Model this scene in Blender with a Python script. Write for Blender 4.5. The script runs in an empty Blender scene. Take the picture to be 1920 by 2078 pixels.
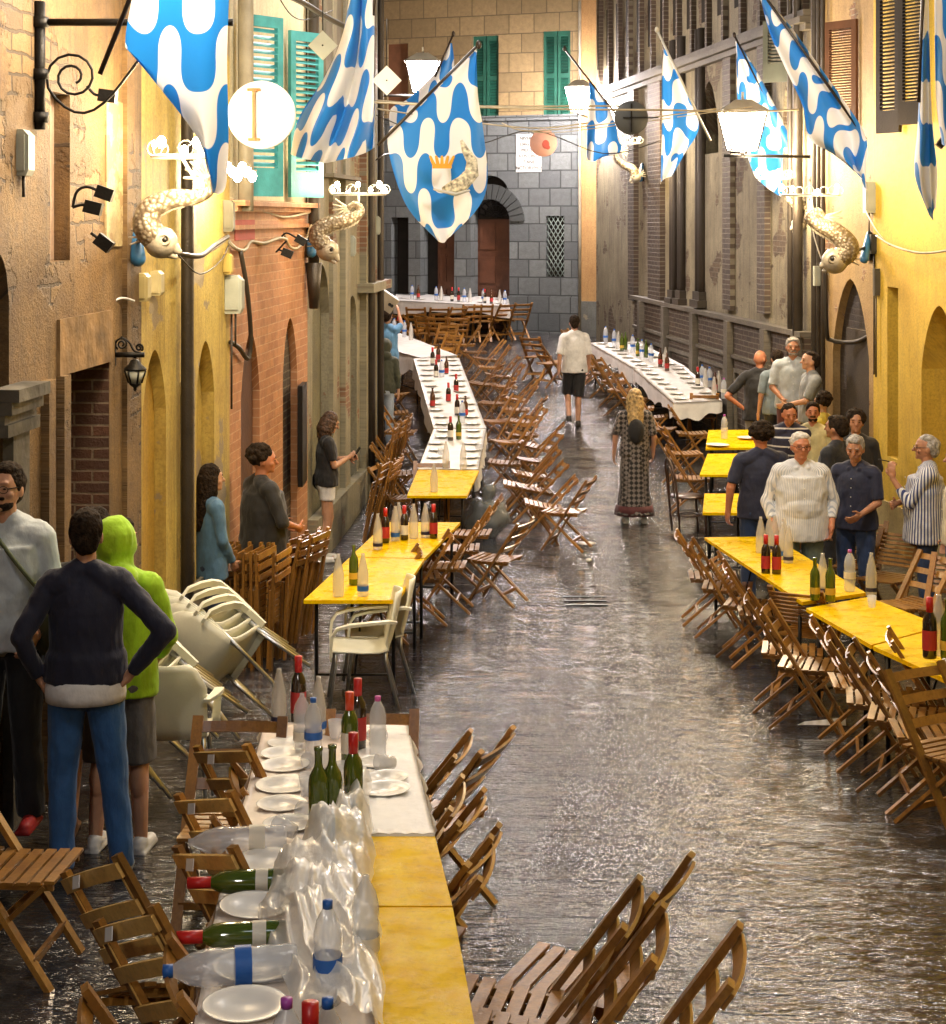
import bpy, bmesh, math, random
from mathutils import Vector, Matrix
random.seed(7)
R = math.radians
sc = bpy.context.scene
COL = sc.collection
# ---------------------------------------------------------------- camera
CZ, F, CX, HY = 3.85, 3600.0, 960.0, 440.0      # lens height, focal length in photo pixels, centre column, horizon row
cam_d = bpy.data.cameras.new('camera'); cam = bpy.data.objects.new('camera', cam_d); COL.objects.link(cam)
cam_d.sensor_fit = 'HORIZONTAL'; cam_d.sensor_width = 36; cam_d.lens = 36 * F / 1920
cam_d.shift_y = -(1039 - HY) / 1920; cam_d.clip_end = 400; cam_d.clip_start = .1
cam.location = (0, 0, CZ); cam.rotation_euler = (R(90), 0, 0)
sc.camera = cam
# ---------------------------------------------------------------- world and exposure
world = bpy.data.worlds.new('World'); sc.world = world; world.use_nodes = True
wn = world.node_tree.nodes; wl = world.node_tree.links
bg = wn['Background']
sky = wn.new('ShaderNodeTexSky'); sky.sky_type = 'NISHITA'; sky.sun_disc = False
sky.sun_elevation = R(4); sky.sun_rotation = R(200)
wl.new(sky.outputs[0], bg.inputs[0]); bg.inputs[1].default_value = .022
sun_d = bpy.data.lights.new('moonlight', 'SUN'); sun_d.energy = .06; sun_d.angle = R(12); sun_d.color = (.8, .88, 1)
sun = bpy.data.objects.new('moonlight', sun_d); COL.objects.link(sun); sun.rotation_euler = (R(38), 0, R(10))
sc.view_settings.view_transform = 'Standard'; sc.view_settings.look = 'None'
sc.view_settings.exposure = 1.25; sc.view_settings.gamma = 1
sc.cycles.max_bounces = 8; sc.cycles.glossy_bounces = 3; sc.cycles.transmission_bounces = 6
sc.cycles.transparent_max_bounces = 12; sc.cycles.sample_clamp_indirect = 6; sc.cycles.use_light_tree = True
sc.cycles.caustics_reflective = False; sc.cycles.caustics_refractive = False

# ---------------------------------------------------------------- helpers
HK = [(-12, 1.75), (0, 2.45), (4.5, 2.85), (8.7, 3.25), (13.3, 3.65), (19.7, 3.85), (24, 3.72), (27.9, 3.5), (31, 3.22), (34.6, 3.0), (40, 2.7), (46, 2.5), (60, 2.3)]
def zg(Y):
    if Y <= HK[0][0]: return CZ - HK[0][1]
    for i in range(len(HK) - 1):
        a, b = HK[i], HK[i + 1]
        if Y <= b[0]:
            # smooth cubic through neighbours
            p0 = HK[max(i - 1, 0)]; p3 = HK[min(i + 2, len(HK) - 1)]
            t = (Y - a[0]) / (b[0] - a[0])
            m1 = (b[1] - p0[1]) / (b[0] - p0[0]) * (b[0] - a[0]); m2 = (p3[1] - a[1]) / (p3[0] - a[0]) * (b[0] - a[0])
            t2, t3 = t * t, t * t * t
            return CZ - ((2*t3 - 3*t2 + 1) * a[1] + (t3 - 2*t2 + t) * m1 + (-2*t3 + 3*t2) * b[1] + (t3 - t2) * m2)
    return CZ - HK[-1][1]
def at(px, py, Y):
    """photo pixel -> world point at distance Y down the street"""
    return Vector(((px - CX) / F * Y, Y, CZ - (py - HY) / F * Y))
def hit(px, py, h=0.0):
    """photo pixel -> world point on the street surface raised by h"""
    Y = 2.5
    while Y < 60:
        if CZ - (py - HY) / F * Y <= zg(Y) + h: break
        Y += .02
    return Vector(((px - CX) / F * Y, Y, zg(Y) + h))
LA, LB = -3.319, .0774          # left house fronts  X = LA + LB*Y
RA, RB = 7.23, -.114            # right house fronts X = RA + RB*Y
def lY(px): return LA / ((px - CX) / F - LB)
def rY(px): return RA / ((px - CX) / F - RB)
def lw(px, py, off=0.0):
    Y = (LA + off) / ((px - CX) / F - LB); return at(px, py, Y)
def rw(px, py, off=0.0):
    Y = (RA - off) / ((px - CX) / F - RB); return at(px, py, Y)

def tag(o, label=None, cat=None, group=None, kind=None):
    if label: o['label'] = label
    if cat: o['category'] = cat
    if group: o['group'] = group
    if kind: o['kind'] = kind
    return o
def thing(name, label, cat, loc=(0, 0, 0), rz=0.0, group=None):
    o = bpy.data.objects.new(name, None); COL.objects.link(o); o.location = loc; o.rotation_euler = (0, 0, rz)
    o.empty_display_size = .1
    return tag(o, label, cat, group)
def copy_tree(o, parent=None):
    c = o.copy(); COL.objects.link(c)
    if parent: c.parent = parent
    for ch in KIDS.get(o.name, []): copy_tree_child(ch, c)
    return c
KIDS = {}
def copy_tree_child(ch, c):
    n = ch.copy(); COL.objects.link(n); n.parent = c
    for g in KIDS.get(ch.name, []): copy_tree_child(g, n)

class MB:
    def __init__(s): s.v = []; s.f = []; s.uv = []; s.sm = []
    def add(s, vs, fs, uvs=None, smooth=False):
        b = len(s.v); s.v += [tuple(v) for v in vs]
        for i, f in enumerate(fs):
            s.f.append(tuple(b + k for k in f)); s.sm.append(smooth)
            s.uv.append([tuple(uvs[k]) for k in f] if uvs else None)
        return s
    def box(s, c, d, rot=None, taper=None):
        x, y, z = d[0] / 2, d[1] / 2, d[2] / 2
        vs = [Vector((i * x, j * y, k * z)) for k in (-1, 1) for j in (-1, 1) for i in (-1, 1)]
        if taper:
            vs = [Vector((v.x * (taper if v.z > 0 else 1), v.y * (taper if v.z > 0 else 1), v.z)) for v in vs]
        if rot is not None:
            vs = [rot @ v for v in vs]
        c = Vector(c)
        return s.add([v + c for v in vs], [(0, 2, 3, 1), (4, 5, 7, 6), (0, 1, 5, 4), (2, 6, 7, 3), (0, 4, 6, 2), (1, 3, 7, 5)])
    def bar(s, a, b, w, t, up=(0, 0, 1)):
        """rectangular bar from a to b, w wide (sideways), t thick"""
        a, b = Vector(a), Vector(b); d = (b - a); L = d.length; d.normalize()
        u = Vector(up)
        if abs(d.dot(u)) > .98: u = Vector((0, 1, 0))
        sx = d.cross(u).normalized(); sy = sx.cross(d).normalized()
        m = Matrix((sx, d, sy)).transposed()
        return s.box((a + b) / 2, (w, L, t), m)
    def tube(s, pts, r, n=8, closed=False, caps=True):
        pts = [Vector(p) for p in pts]; m = len(pts)
        rs = r if isinstance(r, (list, tuple)) else [r] * m
        vs = []; fs = []
        prev = None
        for i, p in enumerate(pts):
            d = (pts[(i + 1) % m] - pts[i - 1]) if closed else (pts[min(i + 1, m - 1)] - pts[max(i - 1, 0)])
            if d.length < 1e-9: d = Vector((0, 0, 1))
            d.normalize()
            if prev is None:
                a = Vector((0, 0, 1)) if abs(d.z) < .9 else Vector((1, 0, 0))
                x = d.cross(a).normalized()
            else:
                x = (prev - d * prev.dot(d))
                x = x.normalized() if x.length > 1e-6 else d.orthogonal().normalized()
            prev = x; y = d.cross(x)
            for k in range(n):
                t = 2 * math.pi * k / n
                vs.append(p + (x * math.cos(t) + y * math.sin(t)) * rs[i])
        for i in range(m if closed else m - 1):
            j = (i + 1) % m
            for k in range(n):
                l = (k + 1) % n
                fs.append((i * n + k, i * n + l, j * n + l, j * n + k))
        if caps and not closed:
            fs.append(tuple(range(n - 1, -1, -1))); fs.append(tuple((m - 1) * n + k for k in range(n)))
        return s.add(vs, fs, smooth=True)
    def lathe(s, prof, n=16, c=(0, 0, 0), rot=None, seg=None):
        vs = []; fs = []; c = Vector(c); m = len(prof)
        for (r, z) in prof:
            for k in range(n):
                t = 2 * math.pi * k / n
                v = Vector((r * math.cos(t), r * math.sin(t), z))
                if rot is not None: v = rot @ v
                vs.append(v + c)
        for i in range(m - 1):
            for k in range(n):
                l = (k + 1) % n
                fs.append((i * n + k, i * n + l, (i + 1) * n + l, (i + 1) * n + k))
        if prof[0][0] > 1e-4: fs.append(tuple(range(n - 1, -1, -1)))
        if prof[-1][0] > 1e-4: fs.append(tuple((m - 1) * n + k for k in range(n)))
        return s.add(vs, fs, smooth=True)
    def ell(s, c, r, rot=None, n=16, m=10):
        vs = []; fs = []; c = Vector(c)
        for i in range(m + 1):
            a = math.pi * i / m
            for k in range(n):
                t = 2 * math.pi * k / n
                v = Vector((r[0] * math.sin(a) * math.cos(t), r[1] * math.sin(a) * math.sin(t), -r[2] * math.cos(a)))
                if rot is not None: v = rot @ v
                vs.append(v + c)
        for i in range(m):
            for k in range(n):
                l = (k + 1) % n
                fs.append((i * n + k, i * n + l, (i + 1) * n + l, (i + 1) * n + k))
        return s.add(vs, fs, smooth=True)
    def cap(s, a, ra, b, rb, n=12, flat=False):
        """tapered limb with rounded (or flat) ends"""
        a, b = Vector(a), Vector(b); d = (b - a)
        L = max(d.length, 1e-5); d = d / L
        x = d.orthogonal().normalized(); y = d.cross(x); rings = []
        if flat: rings = [(0, ra), (L, rb)]
        else:
            for t in (-90, -60, -30, 0): rings.append((ra * math.sin(R(t)), max(ra * math.cos(R(t)), 1e-4)))
            for t in (0, 30, 60, 90): rings.append((L + rb * math.sin(R(t)), max(rb * math.cos(R(t)), 1e-4)))
        vs = []; fs = []
        for (q, r) in rings:
            for k in range(n):
                t = 2 * math.pi * k / n
                vs.append(a + d * q + (x * math.cos(t) + y * math.sin(t)) * r)
        m = len(rings)
        for i in range(m - 1):
            for k in range(n):
                l = (k + 1) % n
                fs.append((i * n + k, i * n + l, (i + 1) * n + l, (i + 1) * n + k))
        fs.append(tuple(range(n - 1, -1, -1))); fs.append(tuple((m - 1) * n + k for k in range(n)))
        return s.add(vs, fs, smooth=True)
    def prism(s, poly, a, b):
        """poly: list of 3D points of one face; extruded by vector b-a"""
        d = Vector(b) - Vector(a); n = len(poly)
        vs = [Vector(p) for p in poly] + [Vector(p) + d for p in poly]
        fs = [tuple(range(n - 1, -1, -1)), tuple(range(n, 2 * n))] + [(i, (i + 1) % n, n + (i + 1) % n, n + i) for i in range(n)]
        return s.add(vs, fs)
    def build(s, name, mat, parent=None, world=False, label=None, cat=None, group=None, kind=None, fix=True):
        me = bpy.data.meshes.new(name)
        off = parent.location if (parent is not None and world) else Vector((0, 0, 0))
        me.from_pydata([tuple(Vector(v) - off) for v in s.v], [], s.f)
        if any(u is not None for u in s.uv):
            ul = me.uv_layers.new(name='UVMap')
            for p, u in zip(me.polygons, s.uv):
                if u:
                    for k, li in enumerate(p.loop_indices): ul.data[li].uv = u[k]
        me.polygons.foreach_set('use_smooth', s.sm)
        me.update()
        if fix:
            bm = bmesh.new(); bm.from_mesh(me); bmesh.ops.recalc_face_normals(bm, faces=bm.faces); bm.to_mesh(me); bm.free()
        if mat: me.materials.append(mat)
        o = bpy.data.objects.new(name, me); COL.objects.link(o)
        if parent is not None:
            o.parent = parent; KIDS.setdefault(parent.name, []).append(o)
        return tag(o, label, cat, group, kind)

# ---------------------------------------------------------------- materials
MATS = {}
def newmat(name):
    m = bpy.data.materials.new(name); m.use_nodes = True; MATS[name] = m
    n = m.node_tree.nodes; return m, n, m.node_tree.links, n['Principled BSDF']
def plain(name, col, rough=.5, metal=0, bump=0, bscale=60, var=.12, vscale=4, spec=.5, trans=0, ior=1.45, emis=0, coat=0, sub=0, grain=0):
    m, n, l, p = newmat(name)
    p.inputs['Roughness'].default_value = rough; p.inputs['Metallic'].default_value = metal
    p.inputs['Specular IOR Level'].default_value = spec; p.inputs['IOR'].default_value = ior
    p.inputs['Transmission Weight'].default_value = trans; p.inputs['Coat Weight'].default_value = coat
    p.inputs['Subsurface Weight'].default_value = sub
    if sub: p.inputs['Subsurface Scale'].default_value = .02
    tc = n.new('ShaderNodeTexCoord')
    if var:
        t = n.new('ShaderNodeTexNoise'); t.inputs['Scale'].default_value = vscale; t.inputs['Detail'].default_value = 5
        l.new(tc.outputs['Object'], t.inputs['Vector'])
        r = n.new('ShaderNodeValToRGB'); r.color_ramp.elements[0].position = .3; r.color_ramp.elements[1].position = .7
        r.color_ramp.elements[0].color = (*[max(0, c * (1 - var * 2)) for c in col], 1)
        r.color_ramp.elements[1].color = (*[min(1, c * (1 + var * 1.6)) for c in col], 1)
        l.new(t.outputs[0], r.inputs[0]); l.new(r.outputs[0], p.inputs['Base Color'])
    else: p.inputs['Base Color'].default_value = (*col, 1)
    if bump:
        t2 = n.new('ShaderNodeTexNoise'); t2.inputs['Scale'].default_value = bscale; t2.inputs['Detail'].default_value = 4
        l.new(tc.outputs['Object'], t2.inputs['Vector'])
        b = n.new('ShaderNodeBump'); b.inputs['Strength'].default_value = bump; b.inputs['Distance'].default_value = .02
        l.new(t2.outputs[0], b.inputs['Height']); l.new(b.outputs[0], p.inputs['Normal'])
    if emis:
        p.inputs['Emission Color'].default_value = (*col, 1); p.inputs['Emission Strength'].default_value = emis
    return m
def node_mix(n, l, fac, a, b):
    x = n.new('ShaderNodeMix'); x.data_type = 'RGBA'
    if isinstance(fac, float): x.inputs[0].default_value = fac
    else: l.new(fac, x.inputs[0])
    for i, c in ((6, a), (7, b)):
        if isinstance(c, tuple): x.inputs[i].default_value = (*c, 1)
        else: l.new(c, x.inputs[i])
    return x.outputs[2]
def noise(n, l, vec, scale, detail=6, rough=.6, stretch=None):
    if stretch:
        mp = n.new('ShaderNodeMapping'); mp.inputs['Scale'].default_value = stretch; l.new(vec, mp.inputs[0]); vec = mp.outputs[0]
    t = n.new('ShaderNodeTexNoise'); t.inputs['Scale'].default_value = scale; t.inputs['Detail'].default_value = detail; t.inputs['Roughness'].default_value = rough
    l.new(vec, t.inputs['Vector']); return t.outputs[0]
def ramp(n, l, v, lo, hi, c0=(0, 0, 0), c1=(1, 1, 1)):
    r = n.new('ShaderNodeValToRGB'); e = r.color_ramp.elements
    e[0].position = lo; e[1].position = hi; e[0].color = (*c0, 1); e[1].color = (*c1, 1); l.new(v, r.inputs[0]); return r.outputs[0]
def plaster(name, cols, streak=(.12, .1, .07), streak_amt=.6, patch=None, patch_at=.55, bump=.35, scale=1.0, wet=.5, brick=None):
    """weathered render in metres of wall: two tones, rain streaks, patches where it has fallen off (brick or rubble below)"""
    m, n, l, p = newmat(name)
    tc = n.new('ShaderNodeTexCoord'); v = tc.outputs['UV']
    big = noise(n, l, v, 1.1 * scale, 8, .65)
    c = node_mix(n, l, ramp(n, l, big, .35, .65), cols[0], cols[1])
    st = noise(n, l, v, 2.2, 6, .7, (5, .35, 1))
    c = node_mix(n, l, ramp(n, l, st, .5, .78, (0, 0, 0), (streak_amt,) * 3), c, streak)
    fine = noise(n, l, v, 34, 5, .75)
    c = node_mix(n, l, ramp(n, l, fine, .45, .72, (0, 0, 0), (.6,) * 3), c, tuple(x * .45 for x in cols[1]))
    mid = noise(n, l, v, 7, 6, .7, (1.6, .7, 1)); c = node_mix(n, l, ramp(n, l, mid, .50, .72, (0, 0, 0), (.5,) * 3), c, tuple(x * .55 for x in cols[1]))
    hgt = fine
    if patch or brick:
        pn = noise(n, l, v, .9 * scale, 9, .62)
        mask = ramp(n, l, pn, patch_at, patch_at + .015)
        if brick:
            bt = n.new('ShaderNodeTexBrick'); bt.inputs['Scale'].default_value = 1
            bt.inputs['Brick Width'].default_value = brick.get('w', .27); bt.inputs['Row Height'].default_value = brick.get('h', .075); bt.inputs['Mortar Size'].default_value = brick.get('m', .008)
            bt.inputs['Color1'].default_value = (*brick['c'][0], 1); bt.inputs['Color2'].default_value = (*brick['c'][1], 1); bt.inputs['Mortar'].default_value = (*brick['c'][2], 1)
            bt.inputs['Mortar Smooth'].default_value = .3
            dv = n.new('ShaderNodeVectorMath'); dv.operation = 'ADD'
            nz = n.new('ShaderNodeTexNoise'); nz.inputs['Scale'].default_value = 6; l.new(v, nz.inputs['Vector'])
            ms = n.new('ShaderNodeVectorMath'); ms.operation = 'SCALE'; ms.inputs['Scale'].default_value = brick.get('warp', .03); l.new(nz.outputs[1], ms.inputs[0])
            l.new(v, dv.inputs[0]); l.new(ms.outputs[0], dv.inputs[1]); l.new(dv.outputs[0], bt.inputs['Vector'])
            bc = node_mix(n, l, ramp(n, l, noise(n, l, v, 9, 6, .7), .35, .75, (0, 0, 0), (.55,) * 3), bt.outputs[0], tuple(x * .35 for x in brick['c'][0]))
            c = node_mix(n, l, mask, c, bc)
            ad = n.new('ShaderNodeMath'); ad.operation = 'MULTIPLY'; l.new(bt.outputs[1], ad.inputs[0]); l.new(mask, ad.inputs[1])
            sb = n.new('ShaderNodeMath'); sb.operation = 'SUBTRACT'; l.new(fine, sb.inputs[0]); l.new(ad.outputs[0], sb.inputs[1]); hgt = sb.outputs[0]
            s2 = n.new('ShaderNodeMath'); s2.operation = 'SUBTRACT'; l.new(hgt, s2.inputs[0]); l.new(mask, s2.inputs[1]); hgt = s2.outputs[0]
        else:
            c = node_mix(n, l, mask, c, patch)
    l.new(c, p.inputs['Base Color'])
    p.inputs['Roughness'].default_value = .8 - wet * .25
    b = n.new('ShaderNodeBump'); b.inputs['Strength'].default_value = bump; b.inputs['Distance'].default_value = .02
    l.new(hgt, b.inputs['Height']); l.new(b.outputs[0], p.inputs['Normal'])
    return m
# ================================================================ THE STREET
def street_material():
    m, n, l, p = newmat('flooded stone paving')
    tc = n.new('ShaderNodeTexCoord'); v = tc.outputs['Object']
    # stone slabs under the running water
    mp = n.new('ShaderNodeMapping'); mp.inputs['Rotation'].default_value = (0, 0, R(62)); l.new(v, mp.inputs[0])
    bt = n.new('ShaderNodeTexBrick'); bt.inputs['Scale'].default_value = 1; bt.inputs['Brick Width'].default_value = .75; bt.inputs['Row Height'].default_value = .38
    bt.inputs['Mortar Size'].default_value = .012; bt.inputs['Color1'].default_value = (.030, .028, .030, 1); bt.inputs['Color2'].default_value = (.018, .018, .021, 1)
    bt.inputs['Mortar'].default_value = (.010, .010, .010, 1); l.new(mp.outputs[0], bt.inputs['Vector'])
    dirt = noise(n, l, v, 1.4, 7, .65)
    c = node_mix(n, l, ramp(n, l, dirt, .35, .7, (0, 0, 0), (.8,) * 3), bt.outputs[0], (.040, .035, .032))
    l.new(c, p.inputs['Base Color'])
    # running water: long ripples down the street, cross ripples, and rain-pocked grain
    a = noise(n, l, v, 1.8, 5, .6, (.7, 3.2, 1)); b_ = noise(n, l, v, 7.0, 4, .62, (.55, 2.4, 1)); g = noise(n, l, v, 42.0, 3, .7, (1, 1.5, 1))
    vo = n.new('ShaderNodeTexVoronoi'); vo.inputs['Scale'].default_value = 26; l.new(v, vo.inputs['Vector'])
    def mul(x, k):
        q = n.new('ShaderNodeMath'); q.operation = 'MULTIPLY'; l.new(x, q.inputs[0]); q.inputs[1].default_value = k; return q.outputs[0]
    def add(x, y):
        q = n.new('ShaderNodeMath'); q.operation = 'ADD'; l.new(x, q.inputs[0]); l.new(y, q.inputs[1]); return q.outputs[0]
    h = add(add(mul(a, 4.2), mul(b_, 1.3)), add(mul(g, .05), mul(vo.outputs[0], .02)))
    h = add(h, mul(bt.outputs['Fac'], -.10)); bp = n.new('ShaderNodeBump'); bp.inputs['Strength'].default_value = 1.0; bp.inputs['Distance'].default_value = .026
    l.new(h, bp.inputs['Height']); l.new(bp.outputs[0], p.inputs['Normal'])
    p.inputs['Roughness'].default_value = .05; p.inputs['Specular IOR Level'].default_value = .6; p.inputs['Coat Weight'].default_value = .35
    p.inputs['Coat Roughness'].default_value = .05; l.new(bp.outputs[0], p.inputs['Coat Normal'])
    return m
def sheet(name, x0, x1, y0, y1, nx, ny, mat, kind='structure', amp=.0, raise_=0.0, zf=None):
    mb = MB(); vs = []; fs = []
    for j in range(ny + 1):
        Y = y0 + (y1 - y0) * j / ny
        for i in range(nx + 1):
            X = x0 + (x1 - x0) * i / nx
            z = zg(Y) + raise_
            if amp:
                z += amp * (math.sin(X * 5.1 + Y * 1.7 + math.sin(Y * 2.3) * 1.4) * .5 + math.sin(Y * 8.3 + math.sin(X * 3.9 + Y) * 1.8) * .6 + math.sin(Y * 17 + X * 6 + math.sin(X * 9)) * .25)
            vs.append((X, Y, z))
    for j in range(ny):
        for i in range(nx):
            k = j * (nx + 1) + i; fs.append((k, k + 1, k + nx + 2, k + nx + 1))
    mb.add(vs, fs, smooth=True)
    return mb.build(name, mat, kind=kind, fix=False)
M_street = street_material()
sheet('street', -9, 9, -12, 60, 180, 720, M_street, amp=.004)

# ================================================================ HOUSE FRONTS
class Wall:
    """a vertical plane between two plan points; u runs along it in metres, n points into the street"""
    def __init__(s, p0, p1, z0=-1.0, z1=12.0):
        s.p0 = Vector((p0[0], p0[1], 0)); s.p1 = Vector((p1[0], p1[1], 0)); d = s.p1 - s.p0
        s.L = d.length; s.d = d / s.L; s.z0, s.z1 = z0, z1
        s.n = Vector((s.d.y, -s.d.x, 0))
        mid = (s.p0 + s.p1) / 2
        if s.n.dot(Vector((.3, 15 if mid.y > 30 else mid.y, 0)) - mid) < 0: s.n = -s.n
    def P(s, u, z, o=0.0): return s.p0 + s.d * u + s.n * o + Vector((0, 0, z))
    def U(s, px):
        """u where the pixel column crosses the wall"""
        k = (px - CX) / F
        # (p0.x + d.x u) = k (p0.y + d.y u)
        return (k * s.p0.y - s.p0.x) / (s.d.x - k * s.d.y)
    def Z(s, px, py):
        Y = s.p0.y + s.d.y * s.U(px); return CZ - (py - HY) / F * Y
    def openings(s, mb, ops, z0=None, z1=None, u0=0.0, u1=None, o=0.0):
        """front skin with openings [u0,u1,zb,zt,kind,depth]; kind 'rect','round','point'"""
        z0 = s.z0 if z0 is None else z0; z1 = s.z1 if z1 is None else z1; u1 = s.L if u1 is None else u1
        cuts = {u0, u1}
        def top(op, u):
            a, b, zb, zt, k = op[:5]
            w = (b - a) / 2; x = max(-1, min(1, (u - a - w) / w))
            if k == 'rect': return zt
            if k == 'round': return zt - w + w * math.sqrt(max(0, 1 - x * x))
            if k == 'seg': return zt - w * .35 * x * x
            return zt - w * 1.7 * (1 - math.sqrt(max(0, 1 - (abs(x) * .9 + .0) ** 1.7))) * 1.35
        for op in ops:
            k = 1 if op[4] == 'rect' else 14
            for i in range(k + 1): cuts.add(op[0] + (op[1] - op[0]) * i / k)
        n = max(2, int((u1 - u0) / .8))
        for i in range(n): cuts.add(u0 + (u1 - u0) * i / n)
        cs = sorted(c for c in cuts if u0 - 1e-6 <= c <= u1 + 1e-6)
        def quad(a, b, za, zb_, za2, zb2):
            mb.add([s.P(a, za, o), s.P(b, za2, o), s.P(b, zb2, o), s.P(a, zb_, o)], [(0, 1, 2, 3)], [(a, za), (b, za2), (b, zb2), (a, zb_)])
        for a, b in zip(cs, cs[1:]):
            if b - a < 1e-5: continue
            mid = (a + b) / 2
            here = sorted([op for op in ops if op[0] < mid < op[1]], key=lambda q: q[2])
            za = zb = z0
            for op in here:
                if op[2] > za + 1e-4: quad(a, b, za, op[2], zb, op[2])
                ta, tb = top(op, a), top(op, b); za, zb = ta, tb
                dep = op[5]
                mb.add([s.P(a, ta, o), s.P(b, tb, o), s.P(b, tb, o - dep), s.P(a, ta, o - dep)], [(0, 1, 2, 3)], [(a, ta), (b, tb), (b, tb + dep), (a, ta + dep)])
                mb.add([s.P(a, op[2], o), s.P(b, op[2], o), s.P(b, op[2], o - dep), s.P(a, op[2], o - dep)], [(0, 1, 2, 3)], [(a, 0), (b, 0), (b, dep), (a, dep)])
            quad(a, b, za, z1, zb, z1)
        for op in ops:
            for uu in (op[0], op[1]):
                t = top(op, uu)
                mb.add([s.P(uu, op[2], o), s.P(uu, op[2], o - op[5]), s.P(uu, t, o - op[5]), s.P(uu, t, o)], [(0, 1, 2, 3)], [(0, op[2]), (op[5], op[2]), (op[5], t), (0, t)])
        return mb
    def panel(s, mb, ua, ub, za, zb, o=0.0, t=.03):
        """flat slab standing t proud of plane o"""
        P = s.P
        vs = [P(ua, za, o), P(ub, za, o), P(ub, zb, o), P(ua, zb, o), P(ua, za, o + t), P(ub, za, o + t), P(ub, zb, o + t), P(ua, zb, o + t)]
        uv = [(ua, za), (ub, za), (ub, zb), (ua, zb)] * 2
        return mb.add(vs, [(3, 2, 1, 0), (4, 5, 6, 7), (0, 1, 5, 4), (1, 2, 6, 5), (2, 3, 7, 6), (3, 0, 4, 7)], uv)
    def back(s, mb, op, o=0.0): return s.panel(mb, op[0] - .02, op[1] + .02, op[2] - .02, op[3] + .05, o - op[5] - .05, .05)
    def returns(s, mb, depth=3.0, z0=None, z1=None, ends=(0, 1)):
        z0 = s.z0 if z0 is None else z0; z1 = s.z1 if z1 is None else z1
        for e in ends:
            u = 0 if e == 0 else s.L
            mb.add([s.P(u, z0), s.P(u, z0, -depth), s.P(u, z1, -depth), s.P(u, z1)], [(0, 1, 2, 3)], [(0, z0), (depth, z0), (depth, z1), (0, z1)])
        mb.add([s.P(0, z1), s.P(s.L, z1), s.P(s.L, z1, -depth), s.P(0, z1, -depth)], [(0, 1, 2, 3)], [(0, 0), (s.L, 0), (s.L, depth), (0, depth)])

BR = [(.20, .10, .055), (.28, .15, .08), (.33, .28, .20)]
m_old = plaster('old ochre stone wall', [(.25, .145, .045), (.12, .066, .024)], streak=(.06, .042, .022), streak_amt=1.0, patch_at=.545, brick={'c': [(.25, .15, .055), (.11, .066, .03), (.06, .04, .022)], 'w': .34, 'h': .12, 'm': .012, 'warp': .06}, bump=1.0)
m_yel = plaster('yellow limewash', [(.62, .47, .11), (.44, .30, .07)], streak=(.18, .13, .05), streak_amt=.85, patch_at=.57, patch=(.30, .24, .15))
m_yelbright = plaster('bright yellow limewash', [(.72, .50, .06), (.58, .38, .045)], streak=(.36, .25, .06), streak_amt=.6, patch_at=.9, patch=(.3, .24, .15), bump=.2)
m_orange = plaster('orange brickwork painted thin', [(.52, .24, .11), (.42, .18, .08)], streak=(.22, .10, .05), patch_at=.0, brick={'c': [(.58, .28, .13), (.44, .19, .085), (.62, .38, .22)], 'w': .27, 'h': .085, 'm': .006, 'warp': .01}, bump=.35)
m_cream = plaster('cream render', [(.62, .55, .36), (.52, .44, .27)], streak=(.3, .24, .14), streak_amt=.4, patch_at=.8, patch=(.35, .28, .18), bump=.2)
m_grey = plaster('grey green old render', [(.33, .30, .20), (.22, .20, .14)], streak=(.08, .07, .05), streak_amt=.8, patch_at=.58, brick={'c': BR, 'w': .27, 'h': .075, 'm': .01, 'warp': .04})
m_tan = plaster('tan orange render', [(.46, .28, .11), (.36, .20, .075)], streak=(.16, .10, .045), streak_amt=.5, patch_at=.75, patch=(.25, .17, .09), bump=.2)
m_pal = plaster('grey palace stone', [(.34, .30, .20), (.19, .16, .105)], streak=(.05, .042, .028), streak_amt=1.0, patch_at=.57, brick={'c': [(.16, .11, .07), (.09, .062, .042), (.20, .17, .12)], 'w': .27, 'h': .08, 'm': .009, 'warp': .03}, bump=.8)
m_darkbrick = plaster('dark small brickwork', [(.15, .10, .065), (.10, .065, .045)], streak=(.04, .03, .02), patch_at=.0, brick={'c': [(.085, .055, .038), (.05, .034, .025), (.17, .15, .11)], 'w': .27, 'h': .08, 'm': .009, 'warp': .015}, bump=.6)
m_bigbrick = plaster('dark red brick infill', [(.1, .05, .03), (.08, .04, .025)], patch_at=.0, brick={'c': [(.13, .05, .026), (.06, .026, .016), (.24, .18, .12)], 'w': .24, 'h': .075, 'm': .008, 'warp': .015}, bump=.7)
m_ashlar = plaster('grey ashlar blocks', [(.2, .2, .2), (.2, .2, .2)], patch_at=.0, brick={'c': [(.15, .165, .165), (.085, .095, .10), (.035, .04, .04)], 'w': .52, 'h': .41, 'm': .016, 'warp': .006}, bump=.9)
m_ashtan = plaster('tan ashlar blocks', [(.2, .2, .2), (.2, .2, .2)], patch_at=.0, brick={'c': [(.30, .215, .10), (.21, .15, .07), (.10, .07, .035)], 'w': .62, 'h': .45, 'm': .012, 'warp': .006}, bump=.7)
m_pipe = plain('weathered drainpipe', (.06, .05, .04), .45, .5, bump=.3)
m_pipel = plain('pale painted pipe', (.30, .27, .20), .5, 0, bump=.2)
m_iron = plain('black wrought iron', (.012, .011, .010), .45, .6, bump=.2)
m_door = plain('dark varnished door wood', (.085, .032, .016), .45, bump=.3, bscale=30)
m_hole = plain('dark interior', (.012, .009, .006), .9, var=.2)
m_turq = plain('turquoise shutter paint', (.07, .38, .42), .5, bump=.15, var=.12, vscale=7)
m_green = plain('dark green shutter paint', (.012, .075, .05), .5, bump=.2, var=.15)
m_brownsh = plain('brown shutter paint', (.16, .07, .035), .5, bump=.2)
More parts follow.
